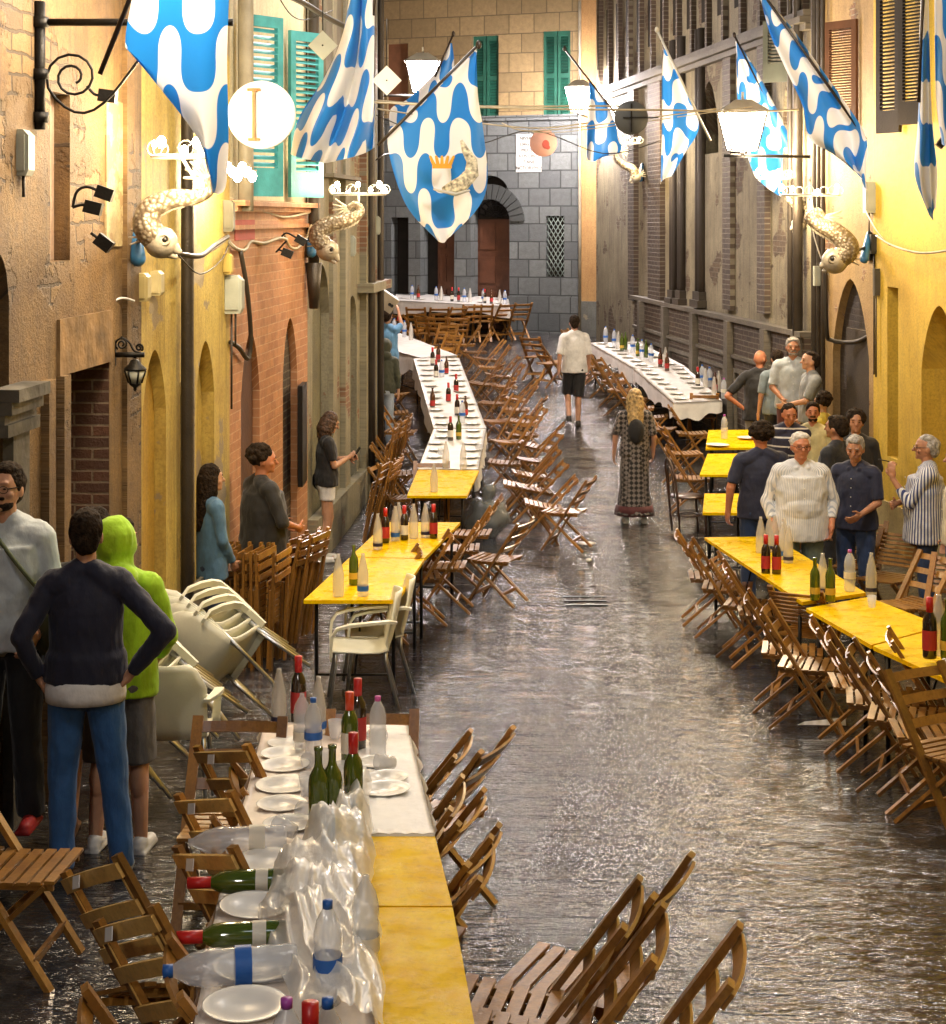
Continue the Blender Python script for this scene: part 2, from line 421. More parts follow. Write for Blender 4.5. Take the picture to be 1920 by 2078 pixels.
m_blacksh = plain('near black shutter paint', (.03, .024, .02), .5, bump=.2)
m_greybox = plain('grey enamel box', (.36, .38, .32), .45, bump=.08, var=.08)
m_cable = plain('pale sheathed cable', (.42, .36, .25), .5, var=.2)
m_cabled = plain('dark sheathed cable', (.035, .028, .02), .5)
m_white = plain('white enamel', (.78, .78, .74), .35, var=.03)

def house(name, label, W, mat, ops, backs=(), z0=-1.2, z1=12.0, ends=(), depth=3.0, u0=0.0, u1=None):
    h = thing(name, label, 'building', W.P(W.L / 2, zg((W.p0.y + W.p1.y) / 2)))
    mb = MB(); W.openings(mb, ops, z0, z1)
    if ends: W.returns(mb, depth, z0, z1, ends)
    mb.build('wall', mat, h, world=True, fix=False)
    return h
def part(mb, name, mat, parent, label=None, fix=True):
    return mb.build(name, mat, parent, world=True, label=label, fix=fix)

LP = lambda Y: (LA + LB * Y, Y)
RP = lambda Y: (RA + RB * Y, Y)
# ---- left house A: old ochre stone wall with the bricked-up doorway
Ya, Yb, Yc, Yd, Ye = 5.0, lY(287), lY(466), lY(624), lY(764)
WA = Wall(LP(-12), LP(Yb)); WB = Wall(LP(Yb), LP(Yc)); WC = Wall(LP(Yc), LP(Yd)); WD = Wall(LP(Yd), LP(Ye))
def gz(W, u): return zg(W.p0.y + W.d.y * u)
ud0, ud1 = WA.U(128), WA.U(222); zlint = WA.Z(128, 760)
uw0, uw1 = WA.U(102), WA.U(142)
ua0 = WA.U(-60); ua1 = WA.U(12)
opsA = [(ud0, ud1, gz(WA, ud0) - .2, zlint, 'rect', .34), (uw0, uw1, WA.Z(120, 530), WA.Z(120, 188), 'rect', .10), (ua0, ua1 + .05, gz(WA, ua0) - .1, CZ - .16, 'round', .6)]
A = house('stone_house', 'old ochre stone house at the left edge with a bricked-up doorway', WA, m_old, opsA)
mb = MB(); WA.back(mb, opsA[0]); mb.add([WA.P(ud1 - .004, opsA[0][2], -.002), WA.P(ud1 - .004, opsA[0][2], -.34), WA.P(ud1 - .004, zlint, -.34), WA.P(ud1 - .004, zlint, -.002)], [(0, 1, 2, 3)], [(0, opsA[0][2]), (.34, opsA[0][2]), (.34, zlint), (0, zlint)]); part(mb, 'blocked_doorway', m_bigbrick, A, 'dark red brick infill of the doorway')
mb = MB(); WA.back(mb, opsA[1]); part(mb, 'blocked_window', plaster('pale pink render', [(.66, .5, .36), (.60, .42, .30)], streak_amt=.1, patch_at=.68, patch=(.45, .3, .2), bump=.1), A, 'pale pink rendered window niche')
mb = MB(); WA.back(mb, opsA[2]); part(mb, 'portal_infill', m_darkbrick, A)
mb = MB(); WA.panel(mb, ud0 - .12, ud1 + .02, zlint, zlint + .34, 0, .02); part(mb, 'lintel', plain('rusty wooden lintel', (.20, .12, .05), .7, bump=.6, bscale=14, var=.3), A)
mb = MB()
for (a, b) in ((ud0 - .13, ud0), (ud0 - .42, ud0 - .30)): WA.panel(mb, a, b, gz(WA, ud0) - .3, zlint, 0, .05)
part(mb, 'jamb', m_old, A)
mb = MB()
for k, (zt, o) in enumerate(((.0, .16), (-.07, .12), (-.14, .08), (-.19, .10))):
    z = WA.Z(20, 780) + zt; WA.panel(mb, ua1 - .25, ua1 + .28, z - .068, z, 0, o)
WA.panel(mb, ua1 - .05, ua1 + .22, gz(WA, ua1) - .3, WA.Z(20, 780) - .26, 0, .06)
part(mb, 'pilaster', plain('grey worn pilaster stone', (.10, .09, .07), .7, bump=.6, bscale=12, var=.3), A, 'grey moulded pilaster beside the portal')
ubw0, ubw1 = WA.U(213), WA.U(246)
mb = MB(); WA.panel(mb, ubw0, ubw1, WA.Z(230, 500), WA.Z(230, 205), 0, .012); part(mb, 'rendered_patch', plaster('stained pale render', [(.50, .42, .24), (.30, .22, .10)], patch_at=.5, patch=(.24, .16, .075), scale=3, streak_amt=.3), A)
mb = MB(); WA.panel(mb, WA.U(248), WA.U(272), gz(WA, WA.U(260)) - .2, 10, 0, .035); part(mb, 'corner_strip', m_old, A, 'bare stone corner strip')

# ---- left house B: yellow limewashed front
opsB = [(WB.U(289), WB.U(337), gz(WB, .5) - .2, WB.Z(313, 710), 'point', .09), (WB.U(398), WB.U(435), gz(WB, 2) - .2, WB.Z(417, 692), 'point', .11)]
B = house('yellow_house', 'narrow yellow limewashed house with two pointed blind arches on the left', WB, m_yel, opsB)
mb = MB(); WB.back(mb, opsB[0]); part(mb, 'arch_infill', plaster('deep ochre render', [(.52, .32, .04), (.36, .21, .03)], patch_at=.68, patch=(.16, .11, .05)), B, 'deep ochre infill of the nearer arch')
mb = MB(); WB.back(mb, opsB[1]); part(mb, 'arch_infill', m_yel, B)
mb = MB(); WB.panel(mb, 0, WB.L, gz(WB, 1) - .4, gz(WB, 1) + .75, 0, .03); part(mb, 'base_course', plaster('damp grey base render', [(.24, .21, .15), (.15, .13, .09)], patch_at=.6, patch=(.3, .27, .2)), B)
mb = MB(); mb.tube([WB.P(WB.U(362), z, .07) for z in (-.5, 2, 4, 6, 9)], .05); part(mb, 'drainpipe', m_pipe, B)
# torn render patches showing rubble
mb = MB(); WB.panel(mb, WB.U(366), WB.U(392), gz(WB, 1.5) + .7, WB.Z(380, 770), 0, .014); part(mb, 'bare_patch', plaster('exposed rubble', [(.2, .15, .09), (.12, .09, .05)], patch_at=.45, patch=(.3, .24, .14), scale=4, bump=1.0), B)
# ---- left house C: orange brick below, cream with turquoise shutters above
zc = WC.Z(540, 430)
opsC = [(WC.U(489), WC.U(527), gz(WC, 1) - .2, WC.Z(508, 672), 'point', .07), (WC.U(574), WC.U(603), gz(WC, 3) - .2, WC.Z(589, 645), 'point', .07)]
C_ = house('orange_house', 'orange brick house with turquoise shutters on its cream upper storey', WC, m_orange, opsC, z1=zc)
mb = MB(); WC.openings(mb, [], zc + .10, 12, o=-.02); part(mb, 'upper_wall', m_cream, C_, fix=False)
mb = MB(); WC.panel(mb, 0, WC.L, zc, zc + .05, -.05, .12); WC.panel(mb, 0, WC.L, zc + .05, zc + .10, -.05, .19); WC.panel(mb, 0, WC.L, zc - .16, zc - .12, 0, .05); part(mb, 'string_course', m_orange, C_)
mb = MB(); WC.back(mb, opsC[0]); WC.panel(mb, WC.U(497), WC.U(521), opsC[0][2], WC.Z(508, 710), -.068, .02); part(mb, 'door', m_door, C_)
mb = MB(); WC.back(mb, opsC[1]); part(mb, 'niche_infill', m_darkbrick, C_)
def shutter(W, pxa, pxb, pyt, pyb, mat, parent, slats=16, swing=0.0, o=.06, label=None):
    """louvred shutter leaf; hinged on the wall at pixel column pxa/pxb, folded back flat or standing out"""
    ua, ub = W.U(pxa), W.U(pxb); pm = (pxa + pxb) / 2; zt, zb = W.Z(pm, pyt), W.Z(pm, pyb)
    sh = MB(); w = ub - ua
    T = .045
    W.panel(sh, ua, ua + .09 * 1, zb, zt, o, T); W.panel(sh, ub - .09, ub, zb, zt, o, T)
    for (a, b) in ((zb, zb + .14), (zt - .12, zt), ((zb + zt) / 2 - .04, (zb + zt) / 2 + .04)): W.panel(sh, ua + .09, ub - .09, a, b, o, T)
    s = sh.build('shutter', mat, parent, world=True, label=label)
    lv = MB()
    zs = zb + .14; step = (zt - .12 - zs) / slats
    for i in range(slats):
        z = zs + step * (i + .5)
        a = [W.P(ua + .09, z - step * .38, o + T * .9), W.P(ub - .09, z - step * .38, o + T * .9), W.P(ub - .09, z + step * .3, o + .004), W.P(ua + .09, z + step * .3, o + .004)]
        lv.prism(a, (0, 0, 0), (0, 0, .008))
    lo = lv.build('louvre', mat, s); lo.location = -Vector(parent.location); 
    return s
def shutter_open(W, px_hinge, pyt, pyb, w, ang, mat, parent, slats=18, label=None):
    """shutter leaf standing away from the wall, hinge at a pixel column; seen nearly face-on from the street"""
    u = W.U(px_hinge); zt, zb = W.Z(px_hinge, pyt), W.Z(px_hinge, pyb)
    d = (W.n * math.cos(R(ang)) + W.d * math.sin(R(ang))); base = W.P(u, 0, .03)
    nn = Vector((d.y, -d.x, 0))
    if nn.y > 0: nn = -nn
    sh = MB()
    def slab(a, b, za, zb_, t=.022):
        poly = [base + d * a + nn * t + Vector((0, 0, za)), base + d * b + nn * t + Vector((0, 0, za)), base + d * b + nn * t + Vector((0, 0, zb_)), base + d * a + nn * t + Vector((0, 0, zb_))]
        sh.prism(poly, nn * 0, nn * -2 * t)
    slab(0, .075, zb, zt); slab(w - .075, w, zb, zt); slab(.075, w - .075, zb, zb + .26); slab(.075, w - .075, zt - .10, zt)
    s = sh.build('shutter', mat, parent, world=True, label=label)
    lv = MB(); zs = zb + .26; step = (zt - .1 - zs) / slats
    for i in range(slats):
        z = zs + step * (i + .5)
        a = [base + d * .075 + nn * .022 + Vector((0, 0, z - step * .36)), base + d * (w - .075) + nn * .022 + Vector((0, 0, z - step * .36)),
             base + d * (w - .075) - nn * .018 + Vector((0, 0, z + step * .16)), base + d * .075 - nn * .018 + Vector((0, 0, z + step * .16))]
        lv.prism(a, (0, 0, 0), (0, 0, .009))
    lo = lv.build('louvre', mat, s); lo.location = -Vector(parent.location)
    return s
shutter_open(WC, 488, 27, 398, .50, 58, m_turq, C_, 20, 'turquoise shutter leaf nearer the round sign')
shutter_open(WC, 582, 61, 400, .50, 58, m_turq, C_, 22, 'turquoise shutter leaf beside the drainpipe')
mb = MB(); mb.tube([WC.P(WC.L - .12, z, .09) for z in (CZ - .5, 4, 6, 9, 12)], .06); mb.tube([WC.P(WC.L - .12, z, .09) for z in (CZ - 1.0, CZ - .5)], [.05, .09]); part(mb, 'drainpipe', m_pipe, C_)
mb = MB(); mb.tube([WC.P(.25, z, .09) for z in (CZ + .05, 4.6, 6, 9, 12)], .07); part(mb, 'drainpipe', m_pipel, C_)
mb = MB(); WC.panel(mb, WC.U(476), WC.U(516), WC.Z(495, 487), WC.Z(495, 446), 0, .006); part(mb, 'painted_square', plain('faded red paint', (.42, .05, .04), .7, bump=.2), C_, 'faded red painted square under the ledge')
# ---- left house D: old grey-green render with a tall arch and buttress strips
opsD = [(WD.U(634), WD.U(668), gz(WD, .8) - .2, WD.Z(652, 536), 'round', .10), (WD.U(706), WD.U(724), gz(WD, 3) - .2, WD.Z(715, 600), 'round', .08)]
D = house('grey_house', 'tall old grey green rendered house with an arch at the end of the left row', WD, m_grey, opsD, ends=(1,), depth=5)
mb = MB(); WD.back(mb, opsD[0]); WD.back(mb, opsD[1]); part(mb, 'arch_infill', plaster('mossy render', [(.22, .21, .12), (.13, .12, .08)], bump=.6), D)
mb = MB()
for (a, b, o) in ((668, 676, .05), (690, 700, .07), (730, 742, .09), (748, 764, .06)): WD.panel(mb, WD.U(a), WD.U(b), -.5, 12, 0, o)
part(mb, 'buttress_strip', m_grey, D)
mb = MB(); WD.panel(mb, WD.U(725), WD.L, WD.Z(740, 590), WD.Z(740, 572), 0, .22); part(mb, 'stone_ledge', m_grey, D)
mb = MB(); WD.panel(mb, 0, WD.L, gz(WD, 2) - .5, gz(WD, 2) + .5, 0, .12); part(mb, 'base_course', m_grey, D)
mb = MB(); WD.panel(mb, WD.U(655), WD.U(697), WD.Z(670, 356), 9, 0, .04); WD.panel(mb, WD.U(650), WD.U(708), WD.Z(670, 362), WD.Z(670, 354), 0, .16); part(mb, 'tall_window', plain('weathered window wood', (.14, .12, .08), .7, bump=.4, bscale=20), D, 'tall boarded window above the ledge')
mb = MB(); mb.tube([WD.P(WD.U(735), z, .12) for z in (0, 3, 6, 9, 12)], .06); mb.tube([WD.P(WD.U(757), z, .11) for z in (0, 3, 6, 9, 12)], .045); part(mb, 'drainpipe', m_pipe, D)

# ---- far palace closing the street: grey ashlar below, tan ashlar above
FW = Wall((-5.2, 43.6), (2.55, 40.4)); zsp = FW.Z(1000, 246)
def fop(a, b, t, bt, kind='rect', d=.35): return (FW.U(a), FW.U(b), FW.Z((a + b) / 2, bt) if bt else .6, FW.Z((a + b) / 2, t), kind, d)
opsF = [fop(794, 829, 441, None), fop(853, 922, 440, None, d=.45), fop(955, 1034, 356, None, 'round', .5), fop(1108, 1145, 438, 562, d=.2), fop(700, 740, 441, None)]
FP = thing('ashlar_palace', 'palace of grey stone blocks with green shutters closing the far end of the street', 'building', (0, 41, zg(41)))
mb = MB(); FW.openings(mb, opsF, 0, zsp); FW.returns(mb, 4, 0, 14, (1,)); part(mb, 'wall', m_ashlar, FP, fix=False)
opsF2 = [fop(957, 1010, 72, 244, d=.25), fop(1100, 1156, 62, 242, d=.25), fop(783, 826, 88, 246, d=.25)]
mb = MB(); FW.openings(mb, opsF2, zsp + .12, 14, o=-.06); part(mb, 'upper_wall', m_ashtan, FP, 'tan blockwork upper storey', fix=False)
mb = MB(); FW.panel(mb, 0, FW.L, zsp, zsp + .12, -.1, .22); FW.panel(mb, FW.U(1030), FW.L, 0, FW.Z(1110, 602), 0, .07); part(mb, 'string_course', m_ashlar, FP)
mb = MB()
for op in opsF[:2] + opsF[4:]: FW.back(mb, op)
part(mb, 'doorway', m_hole, FP, 'dark doorways')
def panelled_door(W, a, b, z0, z1, o, label):
    d = MB(); W.panel(d, a, b, z0, z1, o, .05)
    n = 4; mid = (a + b) / 2
    for (p, q) in ((a + .06, mid - .04), (mid + .04, b - .06)):
        for i in range(n):
            h = (z1 - z0) / n; W.panel(d, p, q, z0 + h * i + .09, z0 + h * (i + 1) - .09, o + .05, .03)
    dd = part(d, 'door', m_door, FP, label)
    k = MB(); k.ell(W.P(mid + .07, z0 + (z1 - z0) * .42, o + .1), (.03, .03, .03)); kk = k.build('handle', m_iron, dd); kk.location = -Vector(FP.location)
panelled_door(FW, opsF[2][0], opsF[2][1], .6, FW.Z(1000, 445), -.5, 'brown panelled door under the round arch')
panelled_door(FW, FW.U(880), FW.U(922), .6, FW.Z(900, 440), -.3, 'brown panelled door beside the dark doorway')
mb = MB(); W_ = FW; a0, a1 = opsF[2][0], opsF[2][1]; ca = (a0 + a1) / 2; zc_ = FW.Z(1000, 445) + .05; rr = (a1 - a0) / 2
for i in range(9):
    t = math.pi * (i + .5) / 9; mb.tube([FW.P(ca, zc_, -.4), FW.P(ca + rr * .95 * math.cos(t), zc_ + rr * .95 * math.sin(t), -.4)], .012, 5)
for r_ in (.3, .6, .93): mb.tube([FW.P(ca + rr * r_ * math.cos(t * math.pi / 14), zc_ + rr * r_ * math.sin(t * math.pi / 14), -.39) for t in range(15)], .012, 5)
part(mb, 'fanlight_grille', m_iron, FP)
mb = MB(); FW.back(mb, opsF[2], .02); part(mb, 'fanlight', m_hole, FP)
mb = MB()
for i in range(15):
    t0, t1 = math.pi * i / 15, math.pi * (i + 1) / 15; g = .02
    pts = [(r_, t) for r_, t in ((rr + .03, t0 + g), (rr + .38, t0 + g * .6), (rr + .38, t1 - g * .6), (rr + .03, t1 - g))]
    mb.prism([FW.P(ca + r_ * math.cos(t), zc_ - .1 + r_ * math.sin(t), .004) for r_, t in pts], (0, 0, 0), FW.n * .05)
part(mb, 'arch_stones', m_ashlar, FP)
mb = MB(); FW.back(mb, opsF[3]); part(mb, 'window_recess', m_hole, FP)
mb = MB(); a, b, z0_, z1_ = opsF[3][:4]
for i in range(-5, 9):
    for s_ in (1, -1):
        z = z0_ + (z1_ - z0_) * i / 8; h_ = (b - a) * 1.6
        pa, pb = (a, z), (b, z + h_)
        if s_ < 0: pa, pb = (a, z + h_), (b, z)
        lo_, hi_ = z0_, z1_
        def clipp(p, q):
            if p[1] < lo_: t = (lo_ - p[1]) / (q[1] - p[1]); p = (p[0] + (q[0] - p[0]) * t, lo_)
            if p[1] > hi_: t = (hi_ - p[1]) / (q[1] - p[1]); p = (p[0] + (q[0] - p[0]) * t, hi_)
            return p
        if max(pa[1], pb[1]) <= lo_ or min(pa[1], pb[1]) >= hi_: continue
        qa, qb = clipp(pa, pb), clipp(pb, pa)
        mb.tube([FW.P(*qa, -.05), FW.P(*qb, -.05)], .012, 5)
part(mb, 'window_grille', plain('verdigris iron lattice', (.16, .20, .18), .6), FP, 'diagonal iron lattice over the small window')
for k, op in enumerate(opsF2[:2]):
    mb = MB(); FW.back(mb, op, -.06); part(mb, 'window_recess', m_hole, FP)
    a, b = op[0], op[1]; mid = (a + b) / 2
    for (p, q) in ((a, mid - .01), (mid + .01, b)):
        fr = MB()
        for (e, f_, g_, h_) in ((p, p + .07, op[2], op[3]), (q - .07, q, op[2], op[3]), (p + .07, q - .07, op[2], op[2] + .12), (p + .07, q - .07, op[3] - .12, op[3]), (p + .07, q - .07, (op[2] + op[3]) / 2 - .05, (op[2] + op[3]) / 2 + .05)):
            FW.panel(fr, e, f_, g_, h_, -.16, .05)
        s_ = part(fr, 'shutter', m_green, FP)
        lv = MB(); N = 26
        for i in range(N):
            z = op[2] + .12 + (op[3] - op[2] - .24) * (i + .5) / N
            lv.prism([FW.P(p + .07, z - .03, -.115), FW.P(q - .07, z - .03, -.115), FW.P(q - .07, z + .025, -.155), FW.P(p + .07, z + .025, -.155)], (0, 0, 0), (0, 0, .008))
        lo_o = lv.build('louvre', m_green, s_); lo_o.location = -Vector(FP.location)
mb = MB(); FW.back(mb, opsF2[2], -.06); FW.panel(mb, opsF2[2][0], opsF2[2][1], opsF2[2][2], opsF2[2][3], -.2, .04); part(mb, 'shutter', m_brownsh, FP, 'closed brown shutters behind the flags')
# ---- tan house corner to the right of the palace
TW = Wall((2.42, 40.2), (3.42, 39.6))
T = thing('tan_house', 'tan orange rendered corner house right of the grey palace', 'building', (2.9, 40, zg(40)))
mb = MB(); TW.openings(mb, [], 0, 14); TW.returns(mb, .8, 0, 14, (0,)); part(mb, 'wall', m_tan, T, fix=False)
mb = MB(); TW.panel(mb, 0, TW.L, 0, TW.Z(1220, 612), 0, .05); part(mb, 'base_course', plaster('damp blue grey render', [(.17, .18, .16), (.10, .10, .09)], patch_at=.6, patch=(.25, .22, .15)), T)
mb = MB(); mb.tube([TW.P(.03, z, .06) for z in (1, 4, 8, 13)], .035); part(mb, 'drainpipe', m_pipel, T)

# ---- right: gothic palace E with engaged piers, plinth panels, arched windows, string courses
WE = Wall(RP(23.6), RP(39.4)); WF = Wall(RP(21.28), RP(23.6)); WG = Wall(RP(-12), RP(21.28))
def eu(px): return WE.U(px)
m_dst = plaster('sooty grey stone', [(.15, .13, .10), (.09, .08, .06)], streak_amt=.7, patch_at=.7, patch=(.2, .18, .13), bump=.6)
zplE = CZ - .12 - 1.0
E = thing('gothic_palace', 'dark gothic palace with tall brick piers and pointed windows on the right', 'building', WE.P(6, zg(30)))
zl = WE.Z(1500, 310)     # sill line of the great windows
opsE = []
for (a, b) in ((1319, 1352), (1420, 1458), (1518, 1545), (1590, 1612)): opsE.append((eu(b), eu(a), WE.Z((a + b) / 2, 312), WE.Z((a + b) / 2, 165 if a > 1400 else 205), 'point', .5))
mb = MB(); WE.openings(mb, opsE, .0, 14); part(mb, 'wall', m_pal, E, fix=False)
mb = MB()
for op in opsE: WE.back(mb, op)
part(mb, 'window_recess', m_hole, E)
piers = [(1325, 1350, .10), (1368, 1376, .10), (1384, 1392, .10), (1420, 1432, .10), (1476, 1492, .08), (1548, 1564, .09), (1614, 1626, .07), (1284, 1296, .1)]
for i, (a, b, o) in enumerate(piers):
    mb = MB(); zb_ = WE.Z((a + b) / 2, 612 + (a - 1310) * .10); u0_, u1_ = sorted((eu(a), eu(b)))
    if i in (1, 2, 3):
        c_ = (u0_ + u1_) / 2; w_ = (u1_ - u0_) / 2
        for cc in (c_ - w_ * .5, c_ + w_ * .5): mb.tube([WE.P(cc, z, .04) for z in (zb_ + .25, 4, 7.0)], min(w_ * .45, .07), 10)
        WE.panel(mb, u0_ - .08, u1_ + .08, zb_, zb_ + .12, 0, .16); WE.panel(mb, u0_ - .03, u1_ + .03, zb_ + .12, zb_ + .26, 0, .12)
    else: WE.panel(mb, u0_, u1_, zb_, 6.6, 0, o)
    part(mb, 'pier', m_darkbrick if i not in (1, 2, 3) else plaster('dark stone colonnettes %d' % i, [(.06, .045, .032), (.035, .028, .02)]), E)
mb = MB()
zpl = lambda px: WE.Z(px, 598 + (px - 1310) * .30)
zt_ = (zpl(1340) + zpl(1600)) / 2
WE.panel(mb, eu(1650), eu(1300), 0, zt_, 0, .12); part(mb, 'plinth', m_darkbrick, E)
mb = MB(); WE.panel(mb, eu(1650), eu(1296), zt_, zt_ + .07, 0, .18); WE.panel(mb, eu(1650), eu(1300), zt_ - .55, zt_ - .50, .12, .05); part(mb, 'plinth_cornice', m_dst, E)
mb = MB()
cols_ = [1318, 1368, 1428, 1500, 1576, 1640]
for px in cols_:
    c_ = eu(px); WE.panel(mb, c_ - .11, c_ + .11, 0, zt_, .12, .10)
for a, b in zip(cols_, cols_[1:]):
    u1_, u0_ = eu(a) - .3, eu(b) + .3
    if u1_ - u0_ > .3:
        WE.panel(mb, u0_, u1_, zt_ - .76, zt_ - .70, .12, .05); WE.panel(mb, u1_ - .05, u1_, .2, zt_ - .76, .12, .05); WE.panel(mb, u0_, u0_ + .05, .2, zt_ - .76, .12, .05)
part(mb, 'plinth_panel_moulding', m_dst, E)
mb = MB(); zs1 = 6.35
for k, (dz, o) in enumerate(((0, .12), (.09, .20), (.18, .15), (2.35, .14), (2.44, .24))): WE.panel(mb, 0, WE.L, zs1 + dz, zs1 + dz + .085, 0, o)
part(mb, 'string_course', m_dst, E)
mb = MB(); n_ = 15
for i in range(n_):
    u_ = WE.L * (i + .5) / n_
    WE.panel(mb, u_ - .32, u_ - .20, zs1 + .27, zs1 + 2.3, 0, .09)
part(mb, 'blind_arcade', m_darkbrick, E)
for i in range(n_):
    mb = MB(); u_ = WE.L * (i + .5) / n_; WE.panel(mb, u_ - .02, u_ + .34, zs1 + .75, zs1 + 1.95, 0, .012); part(mb, 'attic_opening', m_hole, E)  # flat dark panels on the wall carry the shade of openings
for a, b in ((1352, 1376), (1400, 1412), (1494, 1512)):
    pass
# lit side wall strip and pipes at the near end of E
mb = MB(); mb.tube([WE.P(.35, z, .12) for z in (0, 4, 8, 12)], .07); mb.tube([WE.P(.75, z, .1) for z in (0, 4, 8, 12)], .045); part(mb, 'drainpipe', m_pipe, E)
ss = shutter_open(WE, 1615, 40, 165, .45, 40, plain('grey green shutter', (.10, .11, .09), .6), E, 10)
# ---- right: brown-tan house F with the dark arch
opsFh = [(WF.U(1764), WF.U(1690), gz(WF, 1) - .2, WF.Z(1726, 566), 'point', .10)]
m_ftan = plaster('ochre brown render over brick', [(.44, .30, .13), (.33, .21, .085)], patch_at=.60, brick={'c': BR, 'w': .27, 'h': .075, 'm': .008, 'warp': .03}, bump=.5)
FH = house('tan_brick_house', 'narrow ochre brown house with a dark pointed arch between the palace and the yellow house', WF, m_ftan, opsFh)
mb = MB(); WF.back(mb, opsFh[0]); part(mb, 'arch_infill', plaster('sooty brick', [(.03, .02, .014), (.02, .013, .01)], patch_at=0, brick={'c': [(.035, .022, .015), (.02, .013, .01), (.05, .04, .03)], 'w': .27, 'h': .08}), FH, 'sooty dark brick filling the pointed arch')  # the arch's deep shade is put into the near black brick colour
mb = MB(); o_ = opsFh[0]; WF.panel(mb, o_[0] + .1, o_[1] - .35, o_[2], CZ - .85 - .55, -.095, .03)
part(mb, 'door', plain('grey brown plank door', (.045, .034, .024), .6, bump=.3), FH)
mb = MB()
for px in (1664, 1672, 1681): mb.tube([WF.P(WF.U(px), z, .07) for z in (0, 3, 6, 12)], .03 if px != 1664 else .05)
part(mb, 'drainpipe', m_pipe, FH)
shutter_open(WF, 1744, 38, 262, .52, 62, m_brownsh, FH, 30, 'brown louvred shutter leaf')
# ---- right: bright yellow house G
opsG = [(WG.U(1823), WG.U(1801), WG.Z(1812, 930), WG.Z(1812, 583), 'rect', .22), (WG.U(1945), WG.U(1870), gz(WG, WG.L - 1) - .2, WG.Z(1890, 618), 'point', .4)]
opsG = [tuple(sorted(o[:2])) + o[2:] for o in opsG]
G = house('bright_yellow_house', 'bright yellow house front on the right edge with black shutters', WG, m_yelbright, opsG)
mb = MB(); WG.back(mb, opsG[0]); part(mb, 'window', m_hole, G, 'narrow tall window slit')
mb = MB(); WG.back(mb, opsG[1]); part(mb, 'arch_infill', plaster('mustard render', [(.60, .38, .06), (.48, .29, .045)], patch_at=.9, patch=(.3, .2, .1)), G)
mb = MB(); WG.panel(mb, 2, WG.L, -1, zg(20) + .52, 0, .03); part(mb, 'base_course', plaster('dirty yellow base', [(.46, .36, .14), (.36, .28, .12)], patch_at=.7, patch=(.25, .2, .12)), G)
shutter_open(WG, 1832, -60, 268, .42, 72, m_blacksh, G, 34, 'black louvred shutter leaf seen edge on')
shutter_open(WG, 1886, -60, 250, .45, 70, m_blacksh, G, 34)
# house backs so the street is closed overhead from the side and behind the camera
for (nm, lb, x0, x1) in (('rear_house', 'rendered house closing the street behind the viewpoint', -9, 9),):
    WB_ = Wall((x1, -12.2), (x0, -12.2)); hb = thing(nm, lb, 'building', (0, -12.2, 1.5))
    mb = MB(); WB_.openings(mb, [], -1, 12); part(mb, 'wall', m_tan, hb, fix=False)
WL_ = Wall((-9, 43.5), (-2.2, 25.3)); 
hb = thing('side_street_house', 'shadowed tan house behind the left row, at the mouth of the side street', 'building', (-6, 43, 1.3))
mb = MB(); mb.add([(-9, 26, 0), (-9, 45, 0), (-9, 45, 12), (-9, 26, 12)], [(0, 1, 2, 3)], [(0, 0), (19, 0), (19, 12), (0, 12)]); part(mb, 'wall', m_tan, hb, fix=False)
# ================================================================ LIT LAMPS
def emit(name, col, s):
    m, n, l, p = newmat(name); p.inputs['Base Color'].default_value = (*col, 1)
    p.inputs['Emission Color'].default_value = (*col, 1); p.inputs['Emission Strength'].default_value = s; return m
m_lampglass = emit('glowing lantern glass', (1.0, .82, .60), 34)
m_bulb = emit('glowing bulb', (1.0, .80, .52), 70)
m_lampfar = emit('fiercely glowing lantern glass', (1.0, .86, .86), 120)
m_lampend = emit('fiercest glowing lantern glass', (1.0, .88, .86), 200)
m_lamplow = emit('dimmer lantern glass', (1.0, .9, .8), 16)
m_lcap = plain('weathered tin lantern cap', (.46, .42, .34), .4, .2)  # pale cap colour stands in for the lamp's white glow on it
def lamp_light(name, loc, power, col=(1, .78, .52), r=.14, parent=None):
    d = bpy.data.lights.new(name, 'POINT'); d.energy = power; d.color = col; d.shadow_soft_size = r
    o = bpy.data.objects.new(name, d); COL.objects.link(o); o.location = loc; return o
